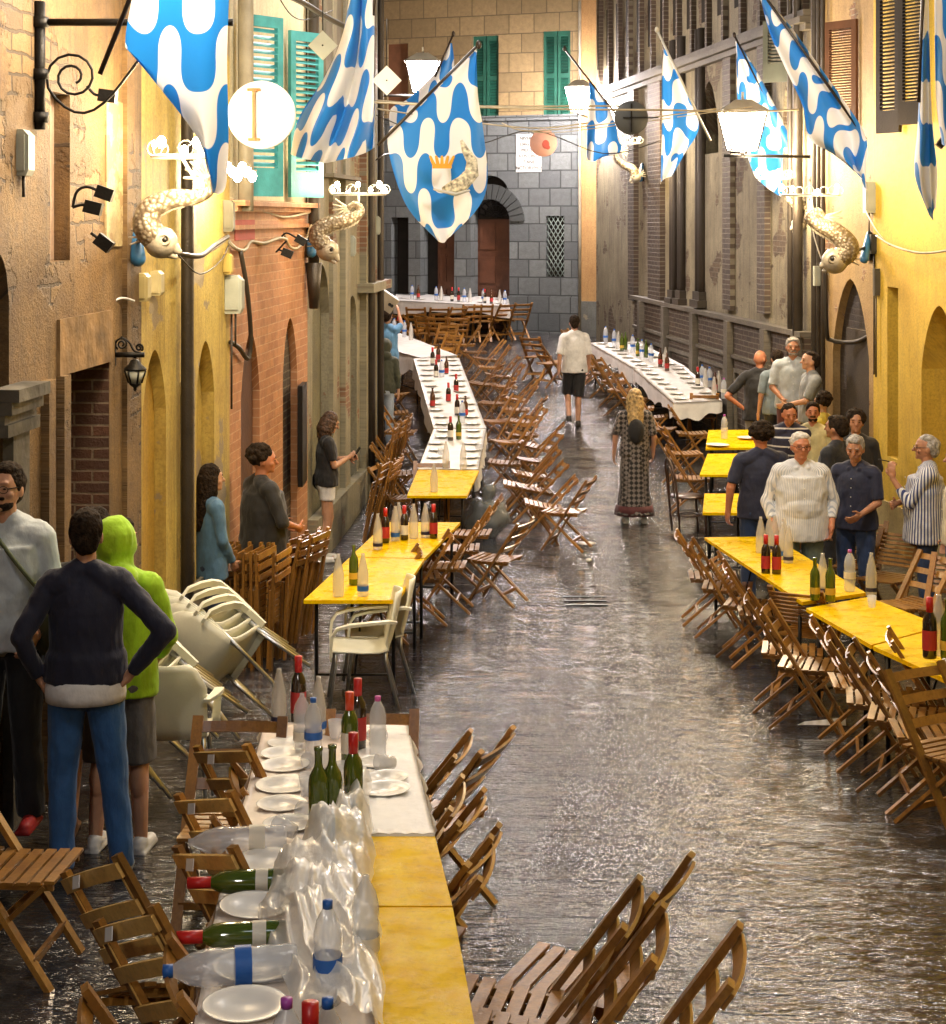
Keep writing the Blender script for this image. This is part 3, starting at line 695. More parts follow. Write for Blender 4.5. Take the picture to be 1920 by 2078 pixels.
def lantern(loc, arm_to, label, size=.5, power=120, glass=None, group='lit street lanterns on wall brackets', scroll=True, col=(1, .78, .52)):
    """four-sided street lantern standing on the end of an iron wall arm"""
    t = thing('street_lantern', label, 'lantern', loc, 0, group)
    s = size
    def L(v): return Vector(loc) + Vector(v)
    w0, w1, h = .28 * s, .46 * s, .95 * s
    g = MB(); vs = [(-w0, -w0, .12 * s), (w0, -w0, .12 * s), (w0, w0, .12 * s), (-w0, w0, .12 * s), (-w1, -w1, h), (w1, -w1, h), (w1, w1, h), (-w1, w1, h)]
    g.add([L(v) for v in vs], [(0, 1, 5, 4), (1, 2, 6, 5), (2, 3, 7, 6), (3, 0, 4, 7), (3, 2, 1, 0)]); part(g, 'glass_panes', glass or m_lampglass, t)
    f = MB()
    for i in range(4):
        f.bar(L(vs[i]), L(vs[i + 4]), .03 * s, .03 * s); f.bar(L(vs[i]), L(vs[(i + 1) % 4]), .03 * s, .03 * s); f.bar(L(vs[4 + i]), L(vs[4 + (i + 1) % 4]), .05 * s, .04 * s)
    f.tube([L((0, 0, -.02)), L((0, 0, .12 * s))], .05 * s, 8)
    part(f, 'frame', m_iron, t)
    c = MB(); b = [L((-w1 * 1.1, -w1 * 1.1, h)), L((w1 * 1.1, -w1 * 1.1, h)), L((w1 * 1.1, w1 * 1.1, h)), L((-w1 * 1.1, w1 * 1.1, h))]
    tp = [L((x * w1 * .35, y * w1 * .35, h + .25 * s)) for x, y in ((-1, -1), (1, -1), (1, 1), (-1, 1))]
    c.add(b + tp, [(0, 1, 5, 4), (1, 2, 6, 5), (2, 3, 7, 6), (3, 0, 4, 7), (4, 5, 6, 7), (3, 2, 1, 0)]); c.tube([L((0, 0, h + .25 * s)), L((0, 0, h + .42 * s))], .03 * s, 6)
    part(c, 'cap', m_lcap, t)
    a = MB(); A0 = Vector(arm_to); A1 = L((0, 0, 0)); dirv = (A1 - A0).normalized()
    a.tube([A0, A1 + dirv * .25], .022, 8); a.tube([A0 + Vector((0, 0, .12)), A0 + Vector((0, 0, -.62))], .035, 8)
    for dz in (.0, -.3, -.55): a.tube([A0 + Vector((0, 0, dz - .03)), A0 + Vector((0, 0, dz + .03))], .055, 8)
    if scroll:
        Ln = (A1 - A0).length; pts = []
        c0 = A0 + dirv * Ln * .22 + Vector((0, 0, -.37 * Ln))
        for i in range(26):
            th = R(-60 + i * 26); rr_ = .045 * Ln + .0055 * Ln * i
            pts.append(c0 + dirv * rr_ * math.cos(th) + Vector((0, 0, rr_ * math.sin(th))))
        e = pts[-1]
        for i in range(1, 13):
            q = i / 12; tgt = A0 + dirv * Ln * .88 + Vector((0, 0, -.02))
            pts.append(e.lerp(tgt, q) + Vector((0, 0, -.42 * Ln * math.sin(math.pi * q) * (1 - q))))
        a.tube(pts, .009, 6)
    part(a, 'bracket_arm', m_iron, t)
    lamp_light('lantern_light', L((0, 0, -.16)), power * .35, col)
    for k, off in enumerate(((0, -w1 - .3, .5 * s),)):
        lamp_light('lantern_light', L(off), power, col)
    return t
l1 = lw(80, 45); lantern(at(385, 45, l1.y), lw(80, 45, .02), 'big lantern on a scrolled iron arm at the top left, mostly above the picture', .55, 30, group=None)
r1 = rw(1650, 318, .02); lantern(at(1507, 316, r1.y), r1, 'blazing lantern on an iron arm in front of the flags on the right', .62, 130, group=None, scroll=False)
lantern(Vector((-.85, 30.0, 5.9)), Vector((-2.0, 29.9, 5.9)), 'glaring lantern behind the white blue flags in the middle', .6, 130, col=(1, .84, .66), glass=m_lampfar, group=None, scroll=False)
lantern(at(1176, 232, 38.5), TW.P(.3, CZ + (HY - 232) / F * 38.5, .05), 'glowing lantern on the tan corner house at the far end', .62, 60, col=(1, .84, .66), glass=m_lampend, group=None, scroll=False)
# unseen lanterns; those over and behind the viewpoint are added as foreground fill
for k, (x, y, z, pw) in enumerate(((1.6, 5.2, 6.8, 35), (-1.6, -2.5, 6.4, 200), (2.4, 13.5, 7.4, 260), (-.9, 19.0, 7.6, 160))):
    side = 1 if x > 0 else -1; wx = (RA + RB * y - .02) if side > 0 else (LA + LB * y + .02)
    lantern(Vector((x, y, z)), Vector((wx, y, z)), ['lantern over the front of the street, above the picture', 'lantern behind the viewpoint on the left', 'lantern high above the right yellow table', 'lantern high above the orange house'][k], .55, pw, glass=m_lamplow, group=None, scroll=False, col=(1, .93, .86))
# ================================================================ FURNITURE
def wood(name, a, b, rough=.35, scale=9, coat=.3):
    m, n, l, p = newmat(name); tc = n.new('ShaderNodeTexCoord'); v = tc.outputs['Object']
    oi = n.new('ShaderNodeObjectInfo')
    off = n.new('ShaderNodeVectorMath'); off.operation = 'ADD'; l.new(v, off.inputs[0])
    cx = n.new('ShaderNodeMath'); cx.operation = 'MULTIPLY'; cx.inputs[1].default_value = 30; l.new(oi.outputs['Random'], cx.inputs[0]); l.new(cx.outputs[0], off.inputs[1])
    g = noise(n, l, off.outputs[0], scale, 6, .65, (1, 1, .25)); g2 = noise(n, l, off.outputs[0], 55, 3, .6)
    c = node_mix(n, l, ramp(n, l, g, .32, .68), a, b)
    c = node_mix(n, l, ramp(n, l, g2, .45, .8, (0, 0, 0), (.5,) * 3), c, tuple(x * .45 for x in b))
    hv = n.new('ShaderNodeHueSaturation'); mr = n.new('ShaderNodeMapRange'); mr.inputs['To Min'].default_value = .65; mr.inputs['To Max'].default_value = 1.35
    l.new(oi.outputs['Random'], mr.inputs[0]); l.new(mr.outputs[0], hv.inputs['Value']); l.new(c, hv.inputs['Color']); l.new(hv.outputs[0], p.inputs['Base Color'])
    p.inputs['Roughness'].default_value = rough; p.inputs['Coat Weight'].default_value = coat; p.inputs['Coat Roughness'].default_value = .15
    b_ = n.new('ShaderNodeBump'); b_.inputs['Strength'].default_value = .5; b_.inputs['Distance'].default_value = .003; l.new(g2, b_.inputs['Height']); l.new(b_.outputs[0], p.inputs['Normal'])
    return m
m_chair = wood('wet honey brown chair wood', (.40, .19, .034), (.20, .085, .017))
m_slat = wood('pale worn slat wood', (.74, .48, .15), (.56, .32, .09))  # slat colour brightened to make up for the shade they fall in
m_tag = plain('white paper tag', (.8, .8, .78), .6, var=.05)
ST = (-.30, .84); SB = (.24, .012)         # long bar: top behind, foot in front   (y, z)
RT = (.21, .43); RB_ = (-.25, .012)        # short bar: seat front, foot behind
def lerp2(a, b, t): return (a[0] + (b[0] - a[0]) * t, a[1] + (b[1] - a[1]) * t)
def folding_chair(nslat=3, pale=0, tagged=False, name='folding_chair'):
    """wooden folding chair, front towards +y, origin on the ground"""
    t = thing(name, 'x', 'chair')
    W_ = .20
    for s in (-1, 1):
        a, b = lerp2(ST, SB, 0), lerp2(ST, SB, 1)
        m = MB(); m.bar((s * W_, a[0], a[1]), (s * W_, b[0], b[1]), .022, .048, (1, 0, 0)); m.build('leg', m_chair, t)
        m = MB(); m.bar((s * (W_ - .026), RT[0], RT[1]), (s * (W_ - .026), RB_[0], RB_[1]), .020, .042, (1, 0, 0)); m.build('leg', m_chair, t)
    m = MB(); n = 8
    for i in range(n):
        y = -.17 + .40 * i / (n - 1); m.box((0, y, .44 - .012 * math.sin(math.pi * i / (n - 1)) + .01), (.385, .042, .014))
    m.box((-.165, .03, .424), (.02, .42, .026)); m.box((.165, .03, .424), (.02, .42, .026))
    m.build('seat', m_chair, t)
    m = MB()
    ln = Vector((0, ST[0] - SB[0], ST[1] - SB[1])).normalized(); L = math.hypot(ST[0] - SB[0], ST[1] - SB[1])
    hw = {3: .052, 2: .085, 8: .026}[nslat]; span = .34 if nslat != 8 else .38
    for k in range(nslat):
        f = .05 + span / L * (k / max(1, nslat - 1)) * .78
        y, z = lerp2(ST, SB, f); pts = []
        for i in range(7):
            x = -W_ - .012 + (2 * W_ + .024) * i / 6; cv = -.016 * (1 - (x / W_) ** 2) - .016
            pts.append(Vector((x, y + cv, z - .005)))
        up = ln * hw / 2; th = Vector((0, .010, .006))
        for i in range(6):
            a, b = pts[i], pts[i + 1]
            m.add([a - up, b - up, b + up, a + up, a - up - th, b - up - th, b + up - th, a + up - th], [(3, 2, 1, 0), (4, 5, 6, 7), (0, 1, 5, 4), (1, 2, 6, 5), (2, 3, 7, 6), (3, 0, 4, 7)])
    for s in (-1, 1):
        y0, z0 = lerp2(ST, SB, .04); y1, z1 = lerp2(ST, SB, .05 + span / L * .80); m.bar((s * .183, y0 - .012, z0), (s * .183, y1 - .012, z1), .012, .006, (1, 0, 0))
    bk = m.build('backrest', m_slat if pale else m_chair, t)
    if tagged:
        m = MB(); m.box((0, ST[0] - .048, ST[1] - .06), (.05, .003, .04)); m.build('tag', m_tag, bk)
    m = MB()
    y, z = lerp2(RT, RB_, .72); m.bar((-W_ + .02, y, z), (W_ - .02, y, z), .018, .032); m.build('stretcher', m_chair, t)
    m = MB(); y, z = lerp2(ST, SB, .86); m.bar((-W_, y, z), (W_, y, z), .018, .032); m.build('stretcher', m_chair, t)
    return t
def folded_chair():
    """the same chair folded flat, standing on its feet; flat face towards +y"""
    t = thing('folded_chair', 'x', 'chair'); W_ = .20
    for s in (-1, 1):
        m = MB(); m.bar((s * W_, 0, .0), (s * W_, 0, .98), .022, .045, (1, 0, 0)); m.build('leg', m_chair, t)
        m = MB(); m.bar((s * (W_ - .026), .03, .02), (s * (W_ - .026), .03, .66), .020, .04, (1, 0, 0)); m.build('leg', m_chair, t)
    m = MB()
    for i in range(8): m.box((0, .055, .36 + .05 * i), (.385, .014, .040))
    m.build('seat', m_chair, t)
    m = MB()
    for k in range(3): m.box((0, -.02, .76 + .085 * k), (.42, .014, .052))
    m.build('backrest', m_chair, t)
    return t
PROTO = {}
def proto(k):
    if k not in PROTO:
        PROTO[k] = {'c3': lambda: folding_chair(3), 'c3p': lambda: folding_chair(3, 1, True), 'c2p': lambda: folding_chair(2, 1), 'c8': lambda: folding_chair(8), 'f': folded_chair, 'arm': plastic_chair, 'bent': bentwood_chair}[k]()
        return PROTO[k], True
    return PROTO[k], False
def place(k, x, y, rz, label, group, z=None, tilt=0.0, roll=0.0, euler=None):
    p, first = proto(k)
    o = p if first else copy_tree(p)
    # a copy of a copied/rotated prototype inherits its transform: always set all of it
    o.location = (x, y, zg(y) if z is None else z)
    o.rotation_mode = 'XYZ'
    if euler: o.rotation_euler = euler
    else:
        # tilt about the chair's own x axis, then turn about z
        mtx = Matrix.Rotation(R(rz), 3, 'Z') @ Matrix.Rotation(R(tilt), 3, 'X') @ Matrix.Rotation(R(roll), 3, 'Y')
        o.rotation_euler = mtx.to_euler()
    o['label'] = label
    if group: o['group'] = group
    return o
m_plast = plain('ivory moulded plastic', (.80, .79, .64), .35, bump=.05, var=.06)
m_alu = plain('brushed aluminium tube', (.55, .56, .57), .3, 1.0, var=.05)
def plastic_chair():
    """ivory plastic armchair on aluminium legs, front towards +y"""
    t = thing('plastic_armchair', 'x', 'chair')
    # shell: seat and back as one curved sheet
    m = MB(); prof = [(.24, .41), (.22, .435), (.12, .43), (0, .42), (-.12, .42), (-.18, .44), (-.215, .50), (-.24, .60), (-.265, .72), (-.285, .82), (-.292, .86)]
    nx = 10; vs = []; fs = []
    for side in (0, 1):
        for j, (y, z) in enumerate(prof):
            w = (.225 if j < 6 else .225 - (.0 if j < 9 else .05 * (j - 8)))
            for i in range(nx + 1):
                q = -1 + 2 * i / nx; dz = .022 * q * q if j < 6 else 0; dy = .05 * q * q if j >= 6 else 0
                vs.append((q * w, y + dy - side * (.012 if j >= 5 else 0), z + dz - side * (.014 if j < 6 else 0)))
    n = nx + 1; mm = len(prof)
    for side in (0, 1):
        for j in range(mm - 1):
            for i in range(nx):
                a = side * n * mm + j * n + i; fs.append((a, a + 1, a + n + 1, a + n))
    B = n * mm
    for j in range(mm - 1):
        for i in (0, nx): a = j * n + i; fs.append((a, a + n, a + n + B, a + B))
    for i in range(nx):
        for j in (0, mm - 1): a = j * n + i; fs.append((a, a + 1, a + 1 + B, a + B))
    m.add(vs, fs, smooth=True)
    # front apron
    m.box((0, .235, .395), (.42, .014, .045))
    m.build('seat_shell', m_plast, t)
    for s in (-1, 1):
        a = MB(); pts = [(s * .225, -.25, .655), (s * .262, -.19, .672), (s * .275, -.05, .665), (s * .272, .10, .650), (s * .262, .19, .625), (s * .252, .225, .57), (s * .245, .235, .48), (s * .24, .232, .42)]
        vs = []; 
        for p, w in zip(pts, (.018, .024, .028, .028, .026, .022, .024, .028)):
            p = Vector(p); vs.append((p, w))
        fs = []; vv = []
        for i, (p, w) in enumerate(vs):
            d = (vs[min(i + 1, 7)][0] - vs[max(i - 1, 0)][0]).normalized(); nn = Vector((0, d.z, -d.y)).normalized() * .010; sd = Vector((w, 0, 0))
            vv += [p - sd - nn, p + sd - nn, p + sd + nn, p - sd + nn]
        for i in range(7):
            for k in range(4): fs.append((i * 4 + k, i * 4 + (k + 1) % 4, (i + 1) * 4 + (k + 1) % 4, (i + 1) * 4 + k))
        fs += [(3, 2, 1, 0), (28, 29, 30, 31)]
        a.add(vv, fs, smooth=False); a.build('armrest', m_plast, t)
        for (y0, y1) in ((.20, .25), (-.17, -.27)):
            g = MB(); g.tube([(s * .20, y0, .44), (s * .205, y0, .36), (s * .23, y1, .0)], .013, 8); g.build('leg', m_alu, t)
    return t
def bentwood_chair():
    t = thing('bentwood_chair', 'x', 'chair'); m_ = MATS.get('dark bentwood') or plain('dark bentwood', (.06, .028, .014), .35, coat=.3)
    m = MB(); m.lathe([(.0, .45), (.20, .45), (.212, .462), (.20, .475), (0, .472)], 20); m.build('seat', m_, t)
    m = MB(); pts = [(-.17, -.14, .02), (-.185, -.18, .46)]
    for i in range(13):
        a = math.pi * i / 12; pts.append((-.19 * math.cos(a), -.20 - .05 * math.sin(a), .66 + .26 * math.sin(a)))
    pts += [(.185, -.18, .46), (.17, -.14, .02)]
    m.tube(pts, .015, 8); m.build('back_frame', m_, t)
    m = MB(); pts = [(-.10, -.19, .46)] + [(-.10 * math.cos(math.pi * i / 8), -.20 - .03 * math.sin(math.pi * i / 8), .62 + .20 * math.sin(math.pi * i / 8)) for i in range(9)] + [(.10, -.19, .46)]
    m.tube(pts, .010, 6); m.build('back_hoop', m_, t)
    for s in (-1, 1):
        m = MB(); m.tube([(s * .15, .15, .45), (s * .18, .19, 0)], .015, 8); m.build('leg', m_, t)
    m = MB(); m.tube([(.15 * math.cos(2 * math.pi * i / 20), .15 * math.sin(2 * math.pi * i / 20), .24) for i in range(20)], .010, 6, closed=True); m.build('stretcher', m_, t)
    return t

# ---------------------------------------------------------------- tables
m_ytab = None
def yellow_top():
    m, n, l, p = newmat('wet yellow table board'); tc = n.new('ShaderNodeTexCoord'); v = tc.outputs['Object']
    g = noise(n, l, v, 3.2, 8, .68, (1.5, .8, 1)); c = node_mix(n, l, ramp(n, l, g, .35, .68), (.88, .60, .001), (.75, .43, .001))
    g2 = noise(n, l, v, 26, 5, .7); c = node_mix(n, l, ramp(n, l, g2, .52, .72, (0, 0, 0), (.5,) * 3), c, (.42, .19, .008)); l.new(c, p.inputs['Base Color'])
    wet = noise(n, l, v, 7, 6, .7); l.new(ramp(n, l, wet, .42, .60, (.18,) * 3, (.6,) * 3), p.inputs['Roughness'])
    b = n.new('ShaderNodeBump'); b.inputs['Strength'].default_value = .5; b.inputs['Distance'].default_value = .006; l.new(g2, b.inputs['Height']); l.new(b.outputs[0], p.inputs['Normal'])
    p.inputs['Coat Weight'].default_value = 0; p.inputs['Specular IOR Level'].default_value = .03; l.new(b.outputs[0], p.inputs['Coat Normal'])
    return m
m_ytab = yellow_top()
m_frame = plain('dark painted steel frame', (.02, .018, .016), .45, .6)
m_under = plain('board edge', (.45, .24, .03), .5)
def cloth_mat(name, col, bump=.5):
    m, n, l, p = newmat(name); tc = n.new('ShaderNodeTexCoord'); v = tc.outputs['Object']
    g = noise(n, l, v, 5, 6, .6); c = node_mix(n, l, ramp(n, l, g, .35, .7), col, tuple(x * .82 for x in col)); l.new(c, p.inputs['Base Color'])
    p.inputs['Roughness'].default_value = .45
    b = n.new('ShaderNodeBump'); b.inputs['Strength'].default_value = bump; b.inputs['Distance'].default_value = .012; l.new(noise(n, l, v, 11, 6, .65), b.inputs['Height']); l.new(b.outputs[0], p.inputs['Normal'])
    return m
m_cloth = cloth_mat('wet white paper cloth', (.80, .79, .76)); m_cloth_pink = cloth_mat('wet off white paper cloth', (.80, .70, .62), .25)
def quad_table(name, label, group, c, mat=None, legs=True, seam=True):
    """c: four world corners (near-left, near-right, far-right, far-left) of the board's top surface"""
    c = [Vector(q) for q in c]; ctr = sum(c, Vector()) / 4
    t = thing(name, label, 'table', (ctr.x, ctr.y, zg(ctr.y)), 0, group)
    m = MB(); m.prism([q for q in c], (0, 0, 0), (0, 0, -.028)); part(m, 'tabletop', mat or m_ytab, t)
    if legs:
        for (a, b, d) in ((c[0], c[1], c[3] - c[0]), (c[3], c[2], c[0] - c[3])):
            d = d.normalized(); ins = d * .22; w = (b - a).normalized() * .06
            for k, q in enumerate((a + ins + w, b + ins - w)):
                g = MB(); g.tube([q + Vector((0, 0, -.03)), Vector((q.x, q.y, zg(q.y)))], .016, 6); part(g, 'leg', m_frame, t)
            g = MB(); q0 = a + ins + w; q1 = b + ins - w; zz = (zg(q0.y) + .12)
            g.tube([Vector((q0.x, q0.y, zg(q0.y) + .14)), Vector((q1.x, q1.y, zg(q1.y) + .14))], .010, 6); g.tube([q0 + Vector((0, 0, -.05)), q1 + Vector((0, 0, -.05))], .012, 6)
            mid = (q0 + q1) / 2; g.tube([Vector((mid.x, mid.y, zg(mid.y) + .14)), mid + d * .45 + Vector((0, 0, -.03))], .009, 6)
            part(g, 'leg_brace', m_frame, t)
    return t, c
def cloth_over(label, c, mat, hang=.22, seed=1, group=None, off=.004, sides=(1, 1, 1, 1), name='tablecloth'):
    """paper cloth lying on a board with corners c and hanging over its edges in folds"""
    rnd = random.Random(seed); c = [Vector(q) for q in c]
    nu, nv = 14, 30; vs = []; fs = []
    def P(u, v): return (c[0].lerp(c[1], u)).lerp(c[3].lerp(c[2], u), v)
    for j in range(nv + 1):
        for i in range(nu + 1):
            q = P(i / nu, j / nv); vs.append(q + Vector((0, 0, off + .003 + .003 * math.sin(i * 2.1 + j * 1.3 + seed))))
    for j in range(nv):
        for i in range(nu): k = j * (nu + 1) + i; fs.append((k, k + 1, k + nu + 2, k + nu + 1))
    ring = [(i, 0) for i in range(nu + 1)] + [(nu, j) for j in range(1, nv + 1)] + [(i, nv) for i in range(nu - 1, -1, -1)] + [(0, j) for j in range(nv - 1, 0, -1)]
    ctr = sum(c, Vector()) / 4; m_ = len(ring); st = len(vs); rows = 5
    for r_ in range(1, rows + 1):
        for k, (i, j) in enumerate(ring):
            b = vs[j * (nu + 1) + i]; out = Vector((b.x - ctr.x, b.y - ctr.y, 0))
            side = 0 if j == 0 else (2 if j == nv else (1 if i == nu else 3))
            if side in (1, 3): e = (c[2] - c[1]) if side == 1 else (c[3] - c[0]); nn = Vector((e.y, -e.x, 0)).normalized()
            else: e = (c[1] - c[0]); nn = Vector((e.y, -e.x, 0)).normalized()
            if nn.dot(out) < 0: nn = -nn
            if not sides[side]: h_ = 0
            else: h_ = hang * (1 + .25 * math.sin(k * .37 + seed) + .12 * math.sin(k * 1.1))
            f = r_ / rows; wav = .018 * math.sin(k * 1.25 + seed) * f
            vs.append(b + nn * (.006 + .010 * f + wav * (1 if h_ else 0) + (.0 if h_ else 0)) + Vector((0, 0, -h_ * f - (0 if h_ else .004 * r_))))
    for r_ in range(rows):
        for k in range(m_):
            l_ = (k + 1) % m_
            if r_ == 0: a, b = ring[k][1] * (nu + 1) + ring[k][0], ring[l_][1] * (nu + 1) + ring[l_][0]
            else: a, b = st + (r_ - 1) * m_ + k, st + (r_ - 1) * m_ + l_
            fs.append((a, b, st + r_ * m_ + l_, st + r_ * m_ + k))
    m = MB(); m.add(vs, fs, smooth=True)
    return m.build(name, mat, label=label, cat='tablecloth', group=group, fix=False)
TH = .75
def board(px):  # four photo pixels -> world corners on the table plane
    return [hit(x, y, TH) for (x, y) in px]
TAB = {}
def addtab(key, name, label, group, px, mat=None, legs=True, dz=0):
    c = board(px)
    for q in c: q.z += dz
    t, c = quad_table(name, label, group, c, mat, legs); TAB[key] = c; return t
GT = 'long trestle tables set for the street dinner'
# foreground: two yellow boards, the left half still under paper cloth
addtab('T1a', 'trestle_table', 'foremost yellow table board at the bottom of the picture, left side under wet paper', GT, [(372, 2200), (985, 2200), (919, 1842), (440, 1842)])
addtab('T1b', 'trestle_table', 'second table from the front on the left, half bare yellow and half under white paper', GT, [(441, 1838), (918, 1838), (826, 1470), (537, 1470)])
addtab('T2a', 'trestle_table', 'bare yellow table left of the street, nearer half with the green bottle', GT, [(616, 1218), (807, 1218), (861, 1134), (709, 1132)])
addtab('T2b', 'trestle_table', 'bare yellow table left of the street, farther half under the row of bottles', GT, [(710, 1131), (862, 1133), (934, 1060), (785, 1060)])
addtab('T3a', 'trestle_table', 'bare yellow table end in front of the long white left table', GT, [(826, 1006), (948, 1006), (972, 955), (848, 953)])
addtab('T3b', 'trestle_table', 'long white covered table in the left middle, nearer part', GT, [(848, 953), (971, 954), (987, 871), (880, 871)])
addtab('T3c', 'trestle_table', 'long white covered table in the left middle, farther part', GT, [(880, 870), (987, 870), (932, 728), (839, 728)])
addtab('T4', 'trestle_table', 'white covered table set crosswise beyond the grey house corner', GT, [(775, 706), (855, 727), (929, 722), (800, 672)])
addtab('T5', 'trestle_table', 'white covered table in front of the palace doors', GT, [(800, 610), (1034, 622), (1032, 606), (806, 590)], dz=0)
addtab('T6a', 'trestle_table', 'near part of the long white table on the right, cloth corner hanging', GT, [(1367, 818), (1466, 814), (1392, 745), (1285, 748)])
addtab('T6b', 'trestle_table', 'far part of the long white table on the right', GT, [(1285, 747), (1391, 744), (1296, 694), (1196, 696)])
addtab('T7a', 'trestle_table', 'yellow table on the right with a white plate, behind the standing group', GT, [(1432, 910), (1560, 908), (1540, 872), (1438, 873)])
addtab('T7b', 'trestle_table', 'yellow table on the right littered with wet leaves, middle of three', GT, [(1420, 963), (1560, 965), (1560, 920), (1436, 921)])
addtab('T7c', 'trestle_table', 'small bare yellow table end beside the bentwood chair', GT, [(1426, 1040), (1570, 1042), (1570, 1002), (1430, 1002)])
addtab('T8a', 'trestle_table', 'long bare yellow table on the right, far board with the red wine bottles', GT, [(1628, 1222), (1757, 1203), (1567, 1089), (1430, 1091)])
addtab('T8b', 'trestle_table', 'long bare yellow table on the right, middle board', GT, [(1768, 1300), (1912, 1262), (1762, 1204), (1636, 1226)], dz=-.03)
addtab('T8c', 'trestle_table', 'long bare yellow table on the right, near board cut by the picture edge', GT, [(1990, 1400), (2110, 1352), (1914, 1264), (1772, 1302)], dz=-.03)
GC = 'white paper tablecloths on the long tables'
def halfc(c, u): return [c[0], c[0].lerp(c[1], u), c[3].lerp(c[2], u), c[3]]
c1a, c1b = TAB['T1a'], TAB['T1b']
cloth_over('off white wet paper covering the left half of the foremost table', [c1a[0], c1a[0].lerp(c1a[1], .66), c1b[0].lerp(c1b[1], .60), c1b[0] + Vector((0, -.003, 0))], m_cloth_pink, .06, 1, GC, sides=(0, 0, 0, 1))
cloth_over('off white wet paper covering the left half of the second table from the front', [c1b[0], c1b[0].lerp(c1b[1], .60), c1b[3].lerp(c1b[2], .58), c1b[3]], m_cloth_pink, .05, 3, GC, sides=(0, 0, 1, 1))
cloth_over('crumpled white cloth on the far right end of the second table from the front', [c1b[0].lerp(c1b[3], .29).lerp(c1b[1].lerp(c1b[2], .29), .601), c1b[1].lerp(c1b[2], .29), c1b[2], c1b[3].lerp(c1b[2], .581)], m_cloth, .05, 5, GC, sides=(0, 1, 1, 0), off=.006)
for k, lb, hg in (('T3b', 'white cloth on the nearer part of the long left table', .20), ('T3c', 'white cloth on the farther part of the long left table', .26), ('T4', 'white cloth on the crosswise table beyond the grey house', .30), ('T5', 'white cloth hanging in points in front of the palace doors', .24), ('T6a', 'white cloth with a hanging corner on the near part of the right white table', .22), ('T6b', 'white cloth on the far part of the right white table', .22)):
    cloth_over(lb, TAB[k], m_cloth, hg, len(lb), GC)

# ---------------------------------------------------------------- chairs round the tables
ORD = ['first', 'second', 'third', 'fourth', 'fifth', 'sixth', 'seventh', 'eighth', 'ninth', 'tenth', 'eleventh', 'twelfth', 'thirteenth', 'fourteenth', 'fifteenth', 'sixteenth', 'seventeenth', 'eighteenth']
def row(px, n, face, where, group, kinds=('c3',), jit=1.0, seed=0, tilt=(-3, 6)):
    """n chairs along the polyline of seat-centre foot pixels px (on the ground), facing 'face' degrees (0 = up the street)"""
    rnd = random.Random(seed * 31 + n); P = [hit(x, y) for x, y in px]
    Ls = [(P[i + 1] - P[i]).length for i in range(len(P) - 1)]; tot = sum(Ls)
    for k in range(n):
        d = tot * (k + .0) / max(1, n - 1); i = 0
        while i < len(Ls) - 1 and d > Ls[i]: d -= Ls[i]; i += 1
        q = P[i].lerp(P[i + 1], min(1, d / Ls[i])); f = face(k) if callable(face) else face
        kd = kinds[k % len(kinds)] if len(kinds) < n else kinds[k]
        place(kd, q.x + rnd.uniform(-.05, .05) * jit, q.y + rnd.uniform(-.06, .06) * jit, f + rnd.uniform(-12, 12) * jit, '%s folding chair %s' % (ORD[k], where), group, tilt=rnd.uniform(*tilt))
G1 = 'folding chairs along the foreground table'
# left side of the foreground table (face right, i.e. -90)
def C(kind, px, py, rz, label, group, tilt=0, z=None, roll=0):
    q = hit(px, py); return place(kind, q.x, q.y, rz, label, group, tilt=tilt, z=z, roll=roll)
def CT(kind, dx, dy, rz, label, group, tilt=0, z=.84, roll=0):
    """place a chair so that the middle of its backrest top shows at this picture position"""
    p = hit(dx * K_, dy * K_, z); q = Matrix.Rotation(R(rz), 3, 'Z') @ Matrix.Rotation(R(tilt), 3, 'X') @ Matrix.Rotation(R(roll), 3, 'Y') @ Vector((0, -.30, .84)); p = hit(dx * K_, dy * K_, q.z); o = p - Vector((q.x, q.y, 0))
    return place(kind, o.x, o.y, rz, label, group, tilt=tilt, roll=roll)
K_ = 1920 / 1848.0
CT('c3p', 176, 1700, -56, 'folding chair with a pale slotted backrest by the jeans man\'s shoes', G1, -12, roll=-24)
CT('c3p', 243, 1800, -58, 'folding chair with a pale slotted backrest, second of the left row', G1, -12, roll=-24)
CT('c3', 340, 1880, -76, 'brown folding chair seen end on left of the foremost table', G1, 2)
CT('c3', 175, 1992, -74, 'brown folding chair at the bottom edge, nearest of the left row', G1, 0)
CT('c3p', 398, 1660, -56, 'folding chair with three pale slats halfway along the left of the foreground table', G1, -12, roll=-16)
CT('c3', 425, 1628, -76, 'brown folding chair squeezed behind a pale slatted one on the left', G1, 4)
CT('c3p', 397, 1555, -54, 'folding chair with pale slats and a white tag left of the white plates', G1, -12, roll=-16)
CT('c3p', 432, 1460, -52, 'folding chair with pale slats near the far left corner of the foreground table', G1, -12, roll=-14)
CT('c3', 462, 1510, -76, 'folding chair pushed hard against the left table edge behind a tagged one', G1, 6)
CT('c3', 470, 1412, 178, 'brown folding chair facing the viewer at the far left end of the foreground table', G1, 0)
CT('c3', 728, 1398, 180, 'folding chair beyond the foreground table, only its top slat showing', G1, 0)
for k, (x, y, f, lb) in enumerate(((972, 1440, 68, 'folding chair at the far right of the foreground table with a tall dark post'), (905, 1450, 80, 'folding chair second from the far right corner of the foreground table'), (893, 1545, 84, 'folding chair third from the far right corner of the foreground table'), (922, 1572, 76, 'folding chair beside the end of the white cloth, slats edge on'), (946, 1645, 74, 'folding chair beside the bare yellow board, curved slats edge on'), (950, 1672, 84, 'folding chair nearest to the viewer in the right row by the yellow board'))):
    CT('c3', x, y, f, lb, G1, 2 + 3 * (k % 2))
G2 = 'folding chairs tipped together at the bottom of the picture'
